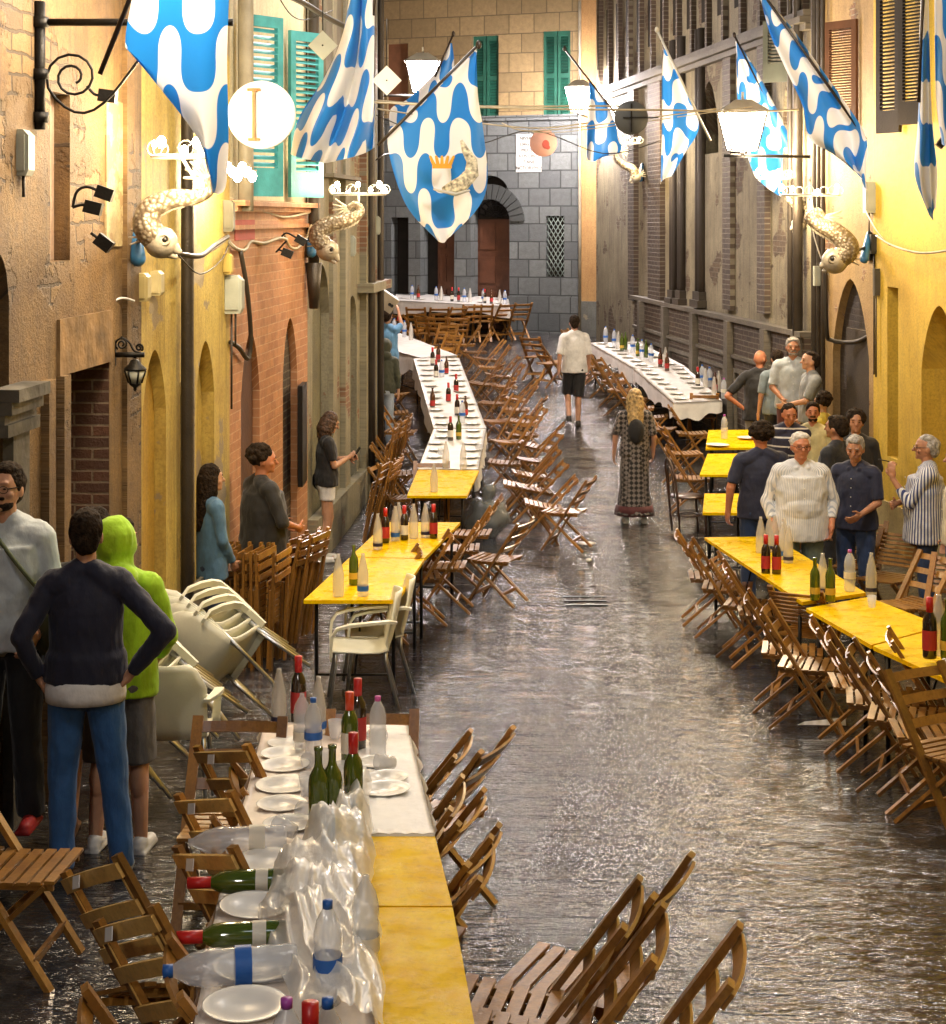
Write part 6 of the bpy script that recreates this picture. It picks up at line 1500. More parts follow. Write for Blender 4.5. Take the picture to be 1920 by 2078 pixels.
# unlit carriage lantern beside the bricked doorway
Yl = 11.9; t = thing('wall_lantern', 'unlit black carriage lantern on a scrolled bracket beside the ochre arch', 'lantern', at(274, 735, Yl))
def A(x, y, d=0): return at(x * K, y * K, Yl + d)
m = MB(); m.tube([A(222, 693), A(282, 693)], .018, 8); m.bar(A(219, 665), A(219, 715), .05, .03, (0, 1, 0))
for (cx_, cy_, r0, n_, s_) in ((238, 672, 13, 22, 1), (272, 679, 8, 18, -1)):
    m.tube([A(cx_ + s_ * r0 * (1 - i / n_ * .8) * math.cos(i * .55 + 2.2), cy_ + r0 * (1 - i / n_ * .8) * math.sin(i * .55 + 2.2)) for i in range(n_)], .007, 5)
m.tube(smooth_path([A(236, 658), A(252, 668), A(262, 685), A(278, 690)], 5), .007, 5); m.tube([A(264, 693), A(264, 700)], .012, 6); part(m, 'bracket', m_iron, t)
c0 = A(264, 724); sc_ = Yl / F * K
m = MB(); z = lambda y: CZ - (y * K - HY) / F * Yl
prof = [(.004, z(701)), (8 * sc_, z(703)), (13 * sc_, z(712)), (22 * sc_, z(719)), (23 * sc_, z(722)), (21 * sc_, z(724))]
m.lathe([(r, zz) for r, zz in prof], 6, (c0.x, Yl, 0)); part(m, 'cap', m_iron, t)
m = MB(); m.lathe([(20 * sc_, z(724)), (12 * sc_, z(748))], 6, (c0.x, Yl, 0)); part(m, 'glass_panes', plain('dull lantern glass', (.42, .42, .34), .25), t)
m = MB()
for k in range(6):
    a = 2 * math.pi * k / 6; m.tube([Vector((c0.x + 20.6 * sc_ * math.cos(a), Yl + 20.6 * sc_ * math.sin(a), z(724))), Vector((c0.x + 12.6 * sc_ * math.cos(a), Yl + 12.6 * sc_ * math.sin(a), z(748)))], .007, 5)
m.lathe([(13 * sc_, z(748)), (11 * sc_, z(752)), (5 * sc_, z(756)), (3 * sc_, z(758)), (4 * sc_, z(760)), (.001, z(765))], 8, (c0.x, Yl, 0)); part(m, 'frame', m_iron, t)
# iron gate railings at the far end on the right
t = thing('iron_gate', 'tall black iron gate with spear tips between the tan house and the gothic palace', 'gate', (3.2, 38, zg(38)))
for k in range(7):
    x = 1232 + k * 11; b = MB(); Yg = 38.2 - k * .35; p0 = at(x * K, 690, Yg); p1 = at(x * K, 475 - (k % 2) * 10, Yg); p0.z = zg(Yg); b.tube([p0, p1], .022, 6); b.tube([p1, p1 + Vector((0, 0, .22))], [.04, .002], 6); part(b, 'bar', m_iron, t)
b = MB()
for y in (500, 520, 640): b.tube([at(1230 * K, y, 38.2), at(1300 * K, y, 36)], .02, 6)
part(b, 'rail', m_iron, t)
# grey post against the left wall, downpipe foot
b = MB(); q = hit(395, 1330); b.box((q.x - .0, q.y + .3, q.z + .55), (.26, .3, 1.5)); b.build('stone_post', plaster('grey stone post', [(.25, .24, .2), (.18, .17, .14)]), label='square grey stone block standing by the denim woman', cat='stone post')
b = MB(); b.box((q.x - .03, q.y + .13, q.z + 1.22), (.07, .01, .1)); b.build('wall_socket', m_white, label='small white socket plate on the grey block', cat='socket')
# dark framed board at the orange house, seen edge on
b = MB(); b.box(at(614, 880, 18.7), (.05, .5, 1.05)); b.build('framed_board', m_frame, label='dark framed board sticking out from the orange house', cat='board')
# ================================================================ PEOPLE
def skin(name, col): return plain(name, col, .5, bump=.12, bscale=70, var=.08, vscale=9, sub=.08)
m_skin = skin('light skin', (.55, .30, .19)); m_skin2 = skin('tanned skin', (.42, .20, .11)); m_skin3 = skin('reddish tanned skin', (.52, .21, .11))
def fab(name, col, kind=None, c2=(.8, .8, .8), f=40, duty=.5, rough=.75, wet=0):
    m, n, l, p = newmat(name); tc = n.new('ShaderNodeTexCoord'); v = tc.outputs['Object']
    g = noise(n, l, v, 6, 6, .65); c = node_mix(n, l, ramp(n, l, g, .35, .7), col, tuple(x * .6 for x in col))
    if kind:
        sp = n.new('ShaderNodeSeparateXYZ'); l.new(v, sp.inputs[0])
        q = n.new('ShaderNodeMath'); q.operation = 'MULTIPLY'; at_ = n.new('ShaderNodeMath'); at_.operation = 'ARCTAN2'; l.new(sp.outputs[1], at_.inputs[0]); l.new(sp.outputs[0], at_.inputs[1]); l.new(at_.outputs[0] if kind == 'v' else sp.outputs[2], q.inputs[0]); q.inputs[1].default_value = f * (.17 if kind == 'v' else 1)
        q2 = n.new('ShaderNodeMath'); q2.operation = 'SINE'; l.new(q.outputs[0], q2.inputs[0]); q3 = n.new('ShaderNodeMath'); q3.operation = 'GREATER_THAN'; l.new(q2.outputs[0], q3.inputs[0]); q3.inputs[1].default_value = duty
        if kind == 'd':
            ch = n.new('ShaderNodeTexChecker'); ch.inputs['Scale'].default_value = f; mp = n.new('ShaderNodeMapping'); mp.inputs['Rotation'].default_value = (0, R(45), R(0)); l.new(v, mp.inputs[0]); l.new(mp.outputs[0], ch.inputs['Vector']); c = node_mix(n, l, ch.outputs[1], c, c2)
        else: c = node_mix(n, l, q3.outputs[0], c, c2)
    l.new(c, p.inputs['Base Color']); p.inputs['Roughness'].default_value = rough; p.inputs['Sheen Weight'].default_value = .15
    b = n.new('ShaderNodeBump'); b.inputs['Strength'].default_value = .55; b.inputs['Distance'].default_value = .02; l.new(noise(n, l, v, 13, 5, .6, (1, 1, .45)), b.inputs['Height']); l.new(b.outputs[0], p.inputs['Normal'])
    return m
m_hairb = plain('dark brown hair', (.026, .016, .009), .85, spec=.2, bump=.9, bscale=55, var=.4, vscale=40)
m_hairg = plain('grey hair', (.34, .32, .29), .6, bump=.9, bscale=55, var=.3, vscale=40); m_hairw = plain('white hair', (.62, .58, .52), .6, bump=.8, bscale=55, var=.2, vscale=40)
m_hairy = plain('long blonde hair', (.46, .32, .14), .5, bump=1, bscale=35, var=.4, vscale=25)
m_shoe = plain('dark shoe leather', (.03, .025, .02), .4); m_shoew = plain('white trainer', (.72, .72, .70), .5); m_shoer = plain('red trainer', (.45, .03, .03), .5); m_shoeg = plain('grey trainer', (.16, .17, .17), .6)
def skin_mesh(mb, name, mat, parent, vox, disp=0.0, fr=9, it=3, label=None):
    """union of the overlapping shapes as one continuous smooth surface"""
    o = mb.build('tmp', None, fix=True)
    r = o.modifiers.new('r', 'REMESH'); r.mode = 'VOXEL'; r.voxel_size = vox; r.use_smooth_shade = True
    s = o.modifiers.new('s', 'SMOOTH'); s.factor = .5; s.iterations = it
    dg = bpy.context.evaluated_depsgraph_get(); me = bpy.data.meshes.new_from_object(o.evaluated_get(dg)); old = o.data
    bpy.data.objects.remove(o); bpy.data.meshes.remove(old)
    if disp:
        ns = [v.normal.copy() for v in me.vertices]
        for v, nn in zip(me.vertices, ns):
            c = v.co; v.co = c + nn * .004 + nn * disp * (mnoise.noise(Vector((c.x * fr, c.y * fr, c.z * fr * .6))) + .5 * mnoise.noise(Vector((c.x * fr * 2.3 + 5, c.y * fr * 2.3, c.z * fr * 1.2))))
    me.polygons.foreach_set('use_smooth', [True] * len(me.polygons)); me.materials.clear(); me.materials.append(mat); me.name = name
    n = bpy.data.objects.new(name, me); COL.objects.link(n); n.parent = parent
    return tag(n, label)
V = Vector
def hand(mb, w, d, n, s, curl=28, side=1):
    """palm and five fingers: w wrist, d pointing along the hand, n palm normal, s towards the thumb"""
    d, n, s = V(d).normalized(), V(n).normalized(), V(s).normalized()
    pc = w + d * .055; rot = Matrix((s, n, d)).transposed(); mb.ell(pc, (.042, .017, .052), rot)
    mb.cap(w, .026, w + d * .03, .026)
    for k, (off, L) in enumerate(((.030, .072), (.010, .080), (-.011, .074), (-.031, .058))):
        b = w + d * .095 + s * off; a1 = R(curl * (.7 + .1 * k)); d1 = d * math.cos(a1) + n * math.sin(a1) + s * off * 1.2; k1 = b + d1 * L * .48
        a2 = R(curl * 2.1); d2 = d * math.cos(a2) + n * math.sin(a2); k2 = k1 + d2 * L * .34; a3 = R(curl * 2.9); d3 = d * math.cos(a3) + n * math.sin(a3)
        mb.cap(b - d * .012, .0095, k1, .0088, 8); mb.cap(k1, .0088, k2, .0080, 8); mb.cap(k2, .0080, k2 + d3 * L * .26, .0068, 8)
    t0 = w + d * .030 + s * .030; t1 = t0 + (d * .55 + s * .75 + n * .25).normalized() * .040; t2 = t1 + (d * .85 + s * .25 + n * .45).normalized() * .032; mb.cap(t0, .014, t1, .0105, 8); mb.cap(t1, .0105, t2, .008, 8)
HANG_L = ((-.235, -.02, 1.14), (-.245, .05, .90)); HANG_R = ((.235, -.02, 1.14), (.245, .05, .90))
HIP_L = ((-.40, -.10, 1.13), (-.20, -.04, .96)); HIP_R = ((.40, -.10, 1.13), (.20, -.04, .96))
def person(dx, dy, face, H, label, top, topm, bot, botm, sk=None, hair='short', hairm=None, shoe=None, L=HANG_L, Rr=HANG_R, legs=None, head=(0, 0), belly=0.0, near=False, lean=0.0, sleeve=.55, beard=None, glasses=False, extra=None, w=1.0, group=None, hands=(None, None), hem=.88, Y=None, dz=0.0):
    q = hit(dx * K, dy * K) if Y is None else V(((dx * K - CX) / F * Y, Y, zg(Y)))
    q = q + V((0, 0, dz))
    t = thing('person', label, 'person', q, R(face), group); k = H / 1.75; t.scale = (k * w, k * w, k)
    sk = sk or m_skin; hairm = hairm or m_hairb; vb, vc = (.0062, .009) if near else (.010, .013)
    legs = legs or (((-.10, .02, .50), (-.12, -.01, .085)), ((.10, .02, .50), (.12, -.01, .085)))
    def T(p):  # upper body lean about the hips
        p = V(p)
        if lean and p.z > .95: c = V((0, 0, .95)); p = c + Matrix.Rotation(R(-lean), 3, 'X') @ (p - c)
        return p
    hm = Matrix.Rotation(R(head[0]), 3, 'Z') @ Matrix.Rotation(R(-head[1]), 3, 'X')
    def Hd(p): c = V((0, .005, 1.53)); return T(c + hm @ (V(p) - c))
    hr = Matrix.Rotation(R(-lean), 3, 'X') @ hm
    def torso(m, i):
        m.cap(T((-.150, -.005, 1.405)), .062 + i, T((.150, -.005, 1.405)), .062 + i); m.ell(T((0, .0, 1.28)), (.172 + i, .112 + i, .19)); m.ell(T((0, .01 + belly * .7, 1.08)), (.148 + i + belly * .6, .104 + i + belly, .18)); m.ell((0, -.005, .94), (.160 + i, .112 + i, .13))
        m.cap(T((-.10, -.02, 1.42)), .055 + i, T((-.03, -.01, 1.47)), .045 + i); m.cap(T((.10, -.02, 1.42)), .055 + i, T((.03, -.01, 1.47)), .045 + i)
    # ---- body
    m = MB(); torso(m, 0); m.cap(T((0, -.012, 1.42)), .058, Hd((0, .008, 1.56)), .050)
    m.ell(Hd((0, .014, 1.645)), (.074, .092, .108), hr); m.ell(Hd((0, .048, 1.578)), (.052, .055, .052), hr); m.ell(Hd((0, .038, 1.61)), (.064, .066, .06), hr)
    m.cap(Hd((0, .100, 1.648)), .010, Hd((0, .124, 1.614)), .0145); m.cap(Hd((-.036, .092, 1.668)), .012, Hd((.036, .092, 1.668)), .012); m.cap(Hd((-.020, .098, 1.583)), .0075, Hd((.020, .098, 1.583)), .0075); m.cap(Hd((-.018, .095, 1.573)), .008, Hd((.018, .095, 1.573)), .008)
    m.ell(Hd((0, .088, 1.548)), (.022, .018, .016), hr)
    for s in (-1, 1): m.ell(Hd((s * .075, .0, 1.622)), (.011, .021, .031), hr); m.ell(Hd((s * .045, .072, 1.612)), (.022, .02, .018), hr)
    arms = []
    for s, A_, hnd in ((-1, L, hands[0]), (1, Rr, hands[1])):
        S = T((s * .178, -.005, 1.405)); E = T(A_[0]); Wp = T(A_[1]); arms.append((S, E, Wp))
        m.cap(S, .050, E, .037); m.cap(E, .039, Wp, .025)
        d = (Wp - E).normalized(); 
        if hnd: d2, n2, s2 = hnd; d2 = V(d2)
        else:
            d2 = d; n2 = V((-s, .15, 0)); n2 = (n2 - d * n2.dot(d)).normalized(); s2 = d.cross(n2) * 1
            if s2.y < 0 and abs(s2.y) > .2: s2 = -s2
        hand(m, Wp, d2, n2, s2, 26)
    for s, (Kn, An) in ((-1, legs[0]), (1, legs[1])):
        Kn, An = V(Kn), V(An); lg = .82 if bot in ('jeans', 'trousers') else 1; m.cap((s * .088, -.005, .90), .086, Kn, .055 * lg); m.cap(Kn + V((0, .004, .01)), .054 * lg, An, .036); m.ell(Kn + (An - Kn) * .28 + V((0, -.018, 0)), (.048 * lg, .052 * lg, .11))
        m.cap(An + V((0, -.02, -.045)), .034, An + V((0, .13, -.055)), .026)
    body = skin_mesh(m, 'body', sk, t, vb, it=2)
    # ---- eyes
    e = MB()
    for s in (-1, 1): e.ell(Hd((s * .031, .098, 1.642)), (.0095, .006, .0045), hr, 8, 6)
    e.build('eye', MATS.get('dark eye') or plain('dark eye', (.015, .012, .01), .2, var=0), t)
    # ---- top
    i = .016
    m = MB(); torso(m, i)
    hz = hem; m.lathe([(1.10, hz), (1.07, hz + .12), (.97, 1.10), (.98, 1.24), (.86, 1.37)], 24); nv = 24 * 5
    for q_ in range(len(m.v) - nv, len(m.v)):
        x, y, z = m.v[q_]; m.v[q_] = tuple(T((x * (.172 + i + belly * .5), y * (.116 + i + belly * .8) + belly * .4, z)))
    for (S, E, Wp) in arms:
        fr = sleeve
        if fr <= .5: e_ = S.lerp(E, fr * 2); m.cap(S, .060, S.lerp(e_, .3), .060); m.cap(S, .062, e_, .055, flat=True)
        else:
            g = (fr - .5) * 2; e_ = E.lerp(Wp, g); m.cap(S, .060, E, .048); m.cap(E, .048, E.lerp(e_, .02), .048); m.cap(E, .049, e_, .036, flat=True)
    if top == 'hoodie':
        m.ell(Hd((0, -.03, 1.645)), (.105, .115, .135), hr); m.ell(T((0, -.10, 1.47)), (.13, .085, .08)); m.cap(T((0, -.04, 1.42)), .09, Hd((0, -.03, 1.58)), .09)
    if top in ('shirt', 'polo'):
        for s in (-1, 1): m.cap(T((s * .065, -.05, 1.475)), .020, T((s * .045, .070, 1.445)), .018)
    topo = skin_mesh(m, {'tee': 'tee_shirt', 'shirt': 'shirt', 'polo': 'polo_shirt', 'hoodie': 'hoodie', 'jumper': 'jumper'}.get(top, 'shirt'), topm, t, vc, .009, 13)
    if top in ('shirt', 'polo'):
        b = MB()
        for j in range(5): p_ = T((0.004, .145 + belly * 1.2 - abs(j - 2.5) * .006, 1.36 - j * .085)); b.ell(p_, (.006, .004, .006), None, 6, 4)
        b.build('shirt_buttons', m_white, topo)
    # ---- bottom
    m = MB()
    if bot in ('jeans', 'shorts', 'trousers', 'short_shorts'):
        m.ell((0, -.008, .93), (.170, .122, .125)); m.ell((-.07, -.055, .90), (.085, .075, .09)); m.ell((.07, -.055, .90), (.085, .075, .09))
        for s, (Kn, An) in ((-1, legs[0]), (1, legs[1])):
            Kn, An = V(Kn), V(An); Hp = V((s * .088, -.005, .90))
            if bot == 'shorts': e_ = Hp.lerp(Kn, 1.0) + (An - Kn) * .04; m.cap(Hp, .092, Hp.lerp(e_, .1), .092); m.cap(Hp, .092, e_, .090, flat=True)
            elif bot == 'short_shorts': e_ = Hp.lerp(Kn, .42); m.cap(Hp, .096, e_, .094, flat=True)
            else:
                m.cap(Hp, .098, Kn, .070); m.cap(Kn, .070, Kn.lerp(An, .05), .07); m.cap(Kn, .070, An + V((0, -.01, -.03)), .058 if bot == 'jeans' else .068, flat=True)
    else:
        m.lathe([(.0, 1.02), (.135, 1.02), (.175, .90), (.19, .75), (.20, .45), (.23, .22), (.27, .12), (.0, .12)], 28)
        for q_ in range(len(m.v)):
            x, y, z = m.v[q_]; a = math.atan2(y, x); f_ = 1 + .06 * math.sin(a * 9) * (1 - z); m.v[q_] = (x * f_, y * .8 * f_, z)
    skin_mesh(m, {'short_shorts': 'shorts'}.get(bot, bot), botm, t, vc, .007, 14)
    # ---- shoes
    for s, (Kn, An) in ((-1, legs[0]), (1, legs[1])):
        An = V(An); m = MB(); g = V((0, 0, -.085)); c0 = An + g
        m.cap(c0 + V((0, -.035, .040)), .038, c0 + V((s * .01, .14, .030)), .034); m.ell(c0 + V((0, -.01, .06)), (.042, .055, .045)); m.box(c0 + V((s * .004, .055, .012)), (.078, .245, .022))
        skin_mesh(m, 'shoe', shoe or m_shoe, t, .008, it=2)
    # ---- hair
    m = MB()
    if hair == 'short': m.ell(Hd((0, -.014, 1.672)), (.084, .094, .092), hr); m.ell(Hd((0, -.055, 1.62)), (.068, .05, .07), hr); m.ell(Hd((0, .03, 1.728)), (.06, .055, .03), hr)
    elif hair == 'receding': m.ell(Hd((0, -.030, 1.655)), (.083, .080, .085), hr); m.ell(Hd((0, -.055, 1.61)), (.070, .048, .06), hr); m.ell(Hd((0, -.0, 1.715)), (.066, .07, .042), hr)
    elif hair == 'curly': 
        rr_ = random.Random(int(dx)); m.ell(Hd((0, -.015, 1.675)), (.088, .098, .095), hr)
        for j in range(60):
            a, b_ = rr_.uniform(0, 2 * math.pi), rr_.uniform(-.3, 1.4); p_ = V((.090 * math.cos(a) * math.cos(b_), -.018 + .100 * math.sin(a) * math.cos(b_), 1.672 + .095 * math.sin(b_)))
            if p_.y < .055: m.ell(Hd(p_), (.024, .024, .022), None, 8, 5)
    elif hair == 'long':
        m.ell(Hd((0, -.012, 1.672)), (.090, .098, .096), hr)
        for j in range(15):
            a = math.pi * (.5 + (j - 7) / 7 * .62) + math.pi; x0, y0 = .080 * math.cos(a), -.01 + .085 * math.sin(a); wv = .012 * math.sin(j * 2.3)
            m.tube([Hd((x0, y0, 1.66)), Hd((x0 * 1.08 + wv, y0 - .012, 1.54)), T((x0 * 1.15 - wv, y0 - .035, 1.40)), T((x0 * 1.0 + wv, y0 - .055, 1.26)), T((x0 * .8, y0 - .045, 1.20))], [.030, .030, .026, .020, .010], 8)
    elif hair == 'bob':
        m.ell(Hd((0, -.012, 1.672)), (.092, .100, .098), hr)
        for j in range(13):
            a = math.pi * (.5 + (j - 6) / 6 * .66) + math.pi; x0, y0 = .082 * math.cos(a), -.01 + .085 * math.sin(a); m.tube([Hd((x0, y0, 1.66)), Hd((x0 * 1.12, y0 - .01, 1.54)), T((x0 * 1.1, y0 - .01, 1.46))], [.03, .032, .016], 8)
    if hair in ('bald',): pass
    if hair != 'bald' and m.v: skin_mesh(m, 'hair', hairm, t, .008 if near else .011, .012 if hair in ('curly',) else .008, 30, 2)
    if beard: m = MB(); m.ell(Hd((0, .050, 1.562)), (.054, .056, .034), hr); m.cap(Hd((-.026, .104, 1.596)), .008, Hd((.026, .104, 1.596)), .008); m.build('beard', beard, t); 
    b = MB()
    if hair != 'none' and not glasses:
        for s in (-1, 1): b.cap(Hd((s * .048, .098, 1.668)), .0035, Hd((s * .022, .104, 1.670)), .0042, 6)
        b.build('eyebrow', hairm, t)
    if glasses:
        g = MB()
        for s in (-1, 1): c = Hd((s * .032, .116, 1.640)); g.tube([c + hr @ V((.023 * math.cos(a), 0, .017 * math.sin(a))) for a in [j * math.pi / 7 for j in range(14)]], .0018, 5, closed=True); g.tube([Hd((s * .055, .112, 1.645)), Hd((s * .080, .0, 1.645))], .0028, 5)
        g.tube([Hd((-.01, .117, 1.643)), Hd((.01, .117, 1.643))], .003, 5); g.build('glasses', m_iron, t)
    if extra: extra(t, T, Hd, arms)
    return t
f_navy = fab('navy jumper knit', (.010, .013, .038)); f_jean = fab('blue denim', (.035, .13, .34)); f_neon = fab('neon yellow green fleece', (.48, .85, .02), rough=.8); f_grey = fab('grey cotton', (.17, .16, .15)); f_black = fab('black cotton', (.012, .012, .014))
f_denim = fab('washed denim shirt', (.10, .22, .36)); f_dkjean = fab('dark denim', (.02, .045, .12)); f_char = fab('charcoal cotton', (.02, .019, .019)); f_white = fab('white cotton', (.90, .90, .89)); f_pale = fab('pale blue jersey', (.58, .64, .66)); f_polo = fab('pale grey blue polo', (.52, .58, .62))
f_gtee = fab('mid grey jersey', (.26, .28, .29)); f_gblue = fab('grey blue jersey', (.20, .26, .30)); f_beige = fab('beige chino', (.42, .36, .26)); f_tee2 = fab('navy tee jersey', (.014, .018, .048)); f_pyel = fab('pale yellow jersey', (.62, .55, .28)); f_yel = fab('yellow jersey', (.62, .50, .07))
f_strv = fab('fine striped white shirt cloth', (.86, .86, .84), 'v', (.42, .46, .52), 480, .35); f_strn = fab('navy striped white shirt cloth', (.74, .74, .74), 'v', (.03, .05, .17), 300, .1); f_polos = fab('navy polo with white bands', (.02, .02, .05), 'h', (.60, .58, .55), 62, .86)
f_skirt = fab('black white diamond patterned cloth', (.02, .018, .018), 'd', (.20, .17, .15), 22); f_khaki = fab('khaki canvas', (.10, .12, .05)); f_olive = fab('dark olive jacket cloth', (.05, .055, .03)); f_cream = fab('cream cotton', (.62, .55, .38)); f_palej = fab('pale washed jeans', (.26, .36, .36)); f_blue = fab('light blue cotton', (.14, .34, .58))
f_brown = fab('dark brown print', (.05, .03, .025)); f_maroon = fab('maroon border cloth', (.10, .022, .022))
def bag_extra(p, size, mat, name='bag', strap=None):
    def f(t, T, Hd, arms):
        m = MB(); m.ell(p, size); skin_mesh(m, name, mat, t, .012, .01, 14, 2)
        if strap: g = MB(); g.tube(smooth_path([V(x) for x in strap], 5), .012, 6); g.build('strap', mat, t)
    return f
def tuck(t, T, Hd, arms):
    m = MB(); m.lathe([(1, .85), (1.02, .89), (1, .93), (.90, .955)], 28)
    for i, (x, y, z) in enumerate(m.v): m.v[i] = (x * .200, y * .158 - .006, z)
    m.build('undershirt', f_white, t)
    b = MB(); b.cap((.13, -.135, .80), .004, (.17, -.11, .80), .004); 
person(12, 1556, 178, 1.88, 'bearded man with glasses in a pale blue collarless jersey, cut by the left edge', 'jumper', f_pale, 'trousers', f_black, sk=m_skin, hair='short', hairm=m_hairb, shoe=m_shoer, beard=m_hairb, glasses=True, near=True, head=(-6, -2), L=((-.24, .02, 1.14), (-.20, .16, .98)), extra=bag_extra((-.26, .10, .98), (.10, .08, .14), f_khaki, 'shoulder_bag', ((-.26, .1, 1.08), (-.1, .16, 1.3), (.08, .05, 1.47), (.1, -.12, 1.35))), belly=.03, Y=9.25, dz=.13)
person(168, 1712, 4, 1.80, 'man seen from behind in a navy jumper and blue jeans, hands on his hips', 'jumper', f_navy, 'jeans', f_jean, hair='short', shoe=m_shoeg, near=True, sleeve=.97, L=((-.31, -.10, 1.17), (-.23, -.01, .965)), Rr=((.41, -.10, 1.19), (.225, -.04, .975)), legs=(((-.115, .0, .50), (-.115, -.03, .085)), ((.135, .01, .50), (.185, -.02, .085))), extra=tuck, hem=.945, head=(6, 2), w=.95)
person(232, 1664, -6, 1.72, 'person with a neon yellow green hood up and grey shorts, behind the navy jumper man', 'hoodie', f_neon, 'shorts', f_grey, hair='short', shoe=m_shoew, near=True, sleeve=.96, L=((-.24, .04, 1.14), (-.15, .2, 1.0)), Rr=((.25, .04, 1.14), (.16, .2, 1.0)), head=(-18, 0), hem=.84, w=1.02)
person(182, 1630, 4, 1.74, 'dark haired person in sandals almost hidden behind the neon hooded one', 'tee', f_char, 'shorts', f_char, hair='curly', shoe=plain('brown sandal leather', (.16, .07, .03), .6))
person(412, 1300, -62, 1.68, 'woman in a washed denim shirt with long dark hair by the yellow house', 'shirt', f_denim, 'jeans', f_dkjean, sk=m_skin, hair='long', sleeve=.97, L=((-.22, .0, 1.14), (-.12, .14, .93)), Rr=((.22, .03, 1.14), (.10, .17, .93)), hem=.80, w=.93, head=(-8, 0), Y=14.5)
person(510, 1290, -58, 1.76, 'heavy built man in a charcoal shirt with dark curly hair facing right', 'tee', f_char, 'trousers', f_black, sk=m_skin3, hair='curly', belly=.05, w=1.1, sleeve=.6, L=((-.26, .05, 1.14), (-.12, .22, 1.06)), Rr=((.28, .05, 1.14), (.14, .24, 1.06)), head=(-22, 4), hem=.80, Y=15.3)
def phone(t, T, Hd, arms):
    m = MB(); m.box(arms[1][2] + V((-.03, .10, .05)), (.07, .012, .14), Matrix.Rotation(R(-35), 3, 'X')); m.build('phone', m_iron, t)
    m = MB(); m.ell((-.24, -.02, .92), (.06, .12, .13)); skin_mesh(m, 'handbag', f_black, t, .012, .006, 12); g = MB(); g.tube([(-.23, .0, 1.02), (-.20, .02, 1.25), (-.15, 0, 1.47), (-.15, -.1, 1.3), (-.23, -.08, 1.02)], .008, 6); g.build('strap', f_black, t)
person(638, 1096, -75, 1.66, 'woman in black tee and white shorts looking at a phone beside the grey house', 'tee', f_black, 'short_shorts', f_white, hair='bob', hairm=plain('brown shoulder length hair', (.07, .035, .018), .5, bump=.9, bscale=45, var=.4, vscale=30), shoe=m_shoew, near=True, sleeve=.38, L=((-.20, .08, 1.16), (-.06, .28, 1.20)), Rr=((.20, .06, 1.14), (.04, .28, 1.22)), head=(6, 22), hem=.90, w=.95, extra=phone, legs=(((-.09, .05, .50), (-.09, -.02, .085)), ((.09, -.02, .50), (.11, -.10, .085))))
person(1122, 832, 4, 1.80, 'man in a white tee and dark shorts walking away up the flooded street', 'tee', f_white, 'shorts', f_black, sk=m_skin, hair='short', shoe=m_shoe, sleeve=.5, legs=(((-.09, .16, .52), (-.09, -.04, .16)), ((.06, -.02, .49), (.05, -.06, .085))), L=((-.24, -.06, 1.14), (-.25, -.02, .90)), Rr=((.24, .03, 1.14), (.25, .14, .93)), hem=.85, w=1.0)
def backpack(t, T, Hd, arms):
    m = MB(); m.ell((0, -.15, 1.22), (.11, .075, .16)); skin_mesh(m, 'backpack', f_black, t, .012, .008, 14)
    m = MB(); m.lathe([(.262, .11), (.238, .24), (.23, .24)], 28)
    for i, (x, y, z) in enumerate(m.v): a = math.atan2(y, x); f_ = 1.03 + .05 * math.sin(a * 9); m.v[i] = (x * f_, y * .8 * f_, z)
    m.build('skirt_border', f_maroon, t)
person(1240, 1022, 2, 1.66, 'blonde woman in a long patterned skirt with a small backpack walking away', 'tee', f_skirt, 'long_skirt', f_skirt, sk=m_skin, hair='long', hairm=m_hairy, shoe=m_shoew, sleeve=.45, L=((-.26, .0, 1.13), (-.27, .06, .90)), Rr=((.26, .0, 1.13), (.26, .10, .91)), extra=backpack, w=.98)
GPG = 'people standing talking on the right'
person(1484, 935, -12, 1.80, 'bald man in a black tee seen from behind, hand on hip', 'tee', f_black, 'trousers', f_beige, sk=m_skin3, hair='bald', sleeve=.42, L=HIP_L, Rr=((.27, .0, 1.15), (.24, .12, .95)), head=(-30, 0), belly=.03, w=1.08, hem=.80, group=GPG)
person(1549, 896, 172, 1.82, 'grey haired man in a pale polo shirt facing the viewer against the palace plinth', 'polo', f_polo, 'trousers', f_maroon, sk=m_skin2, hair='short', hairm=m_hairg, sleeve=.45, L=HANG_L, Rr=((.24, .06, 1.14), (.12, .20, 1.0)), group=GPG, w=1.08, beard=m_hairg, Y=23.1, dz=.36)
person(1584, 912, 96, 1.78, 'balding man in a mid grey tee standing beside the drainpipes', 'tee', f_gtee, 'trousers', f_char, sk=m_skin, hair='receding', sleeve=.45, L=((-.2, .12, 1.16), (-.05, .3, 1.1)), group=GPG, w=1.05, Y=22.3, dz=.32)
person(1518, 915, 10, 1.74, 'man in a grey blue tee mostly hidden behind the bald man', 'tee', f_gblue, 'trousers', f_char, hair='short', sleeve=.45, group=GPG, Y=24.2, dz=.15)
person(1540, 1078, 172, 1.74, 'balding man in a navy polo with white stripes leaning forward', 'polo', f_polos, 'trousers', f_char, sk=m_skin3, hair='receding', hairm=m_hairb, sleeve=.45, lean=12, head=(12, 8), group=GPG, w=1.05, belly=.03)
person(1588, 1080, 160, 1.72, 'stubbly man in a pale yellow tee looking left', 'tee', f_pyel, 'trousers', f_char, sk=m_skin3, hair='short', hairm=m_hairb, beard=m_hairb, sleeve=.45, head=(10, 0), group=GPG)
person(1607, 1050, 60, 1.72, 'dark haired person in a yellow top, back turned, near the dark arch', 'tee', f_yel, 'trousers', f_char, hair='curly', sleeve=.5, group=GPG, w=.95)
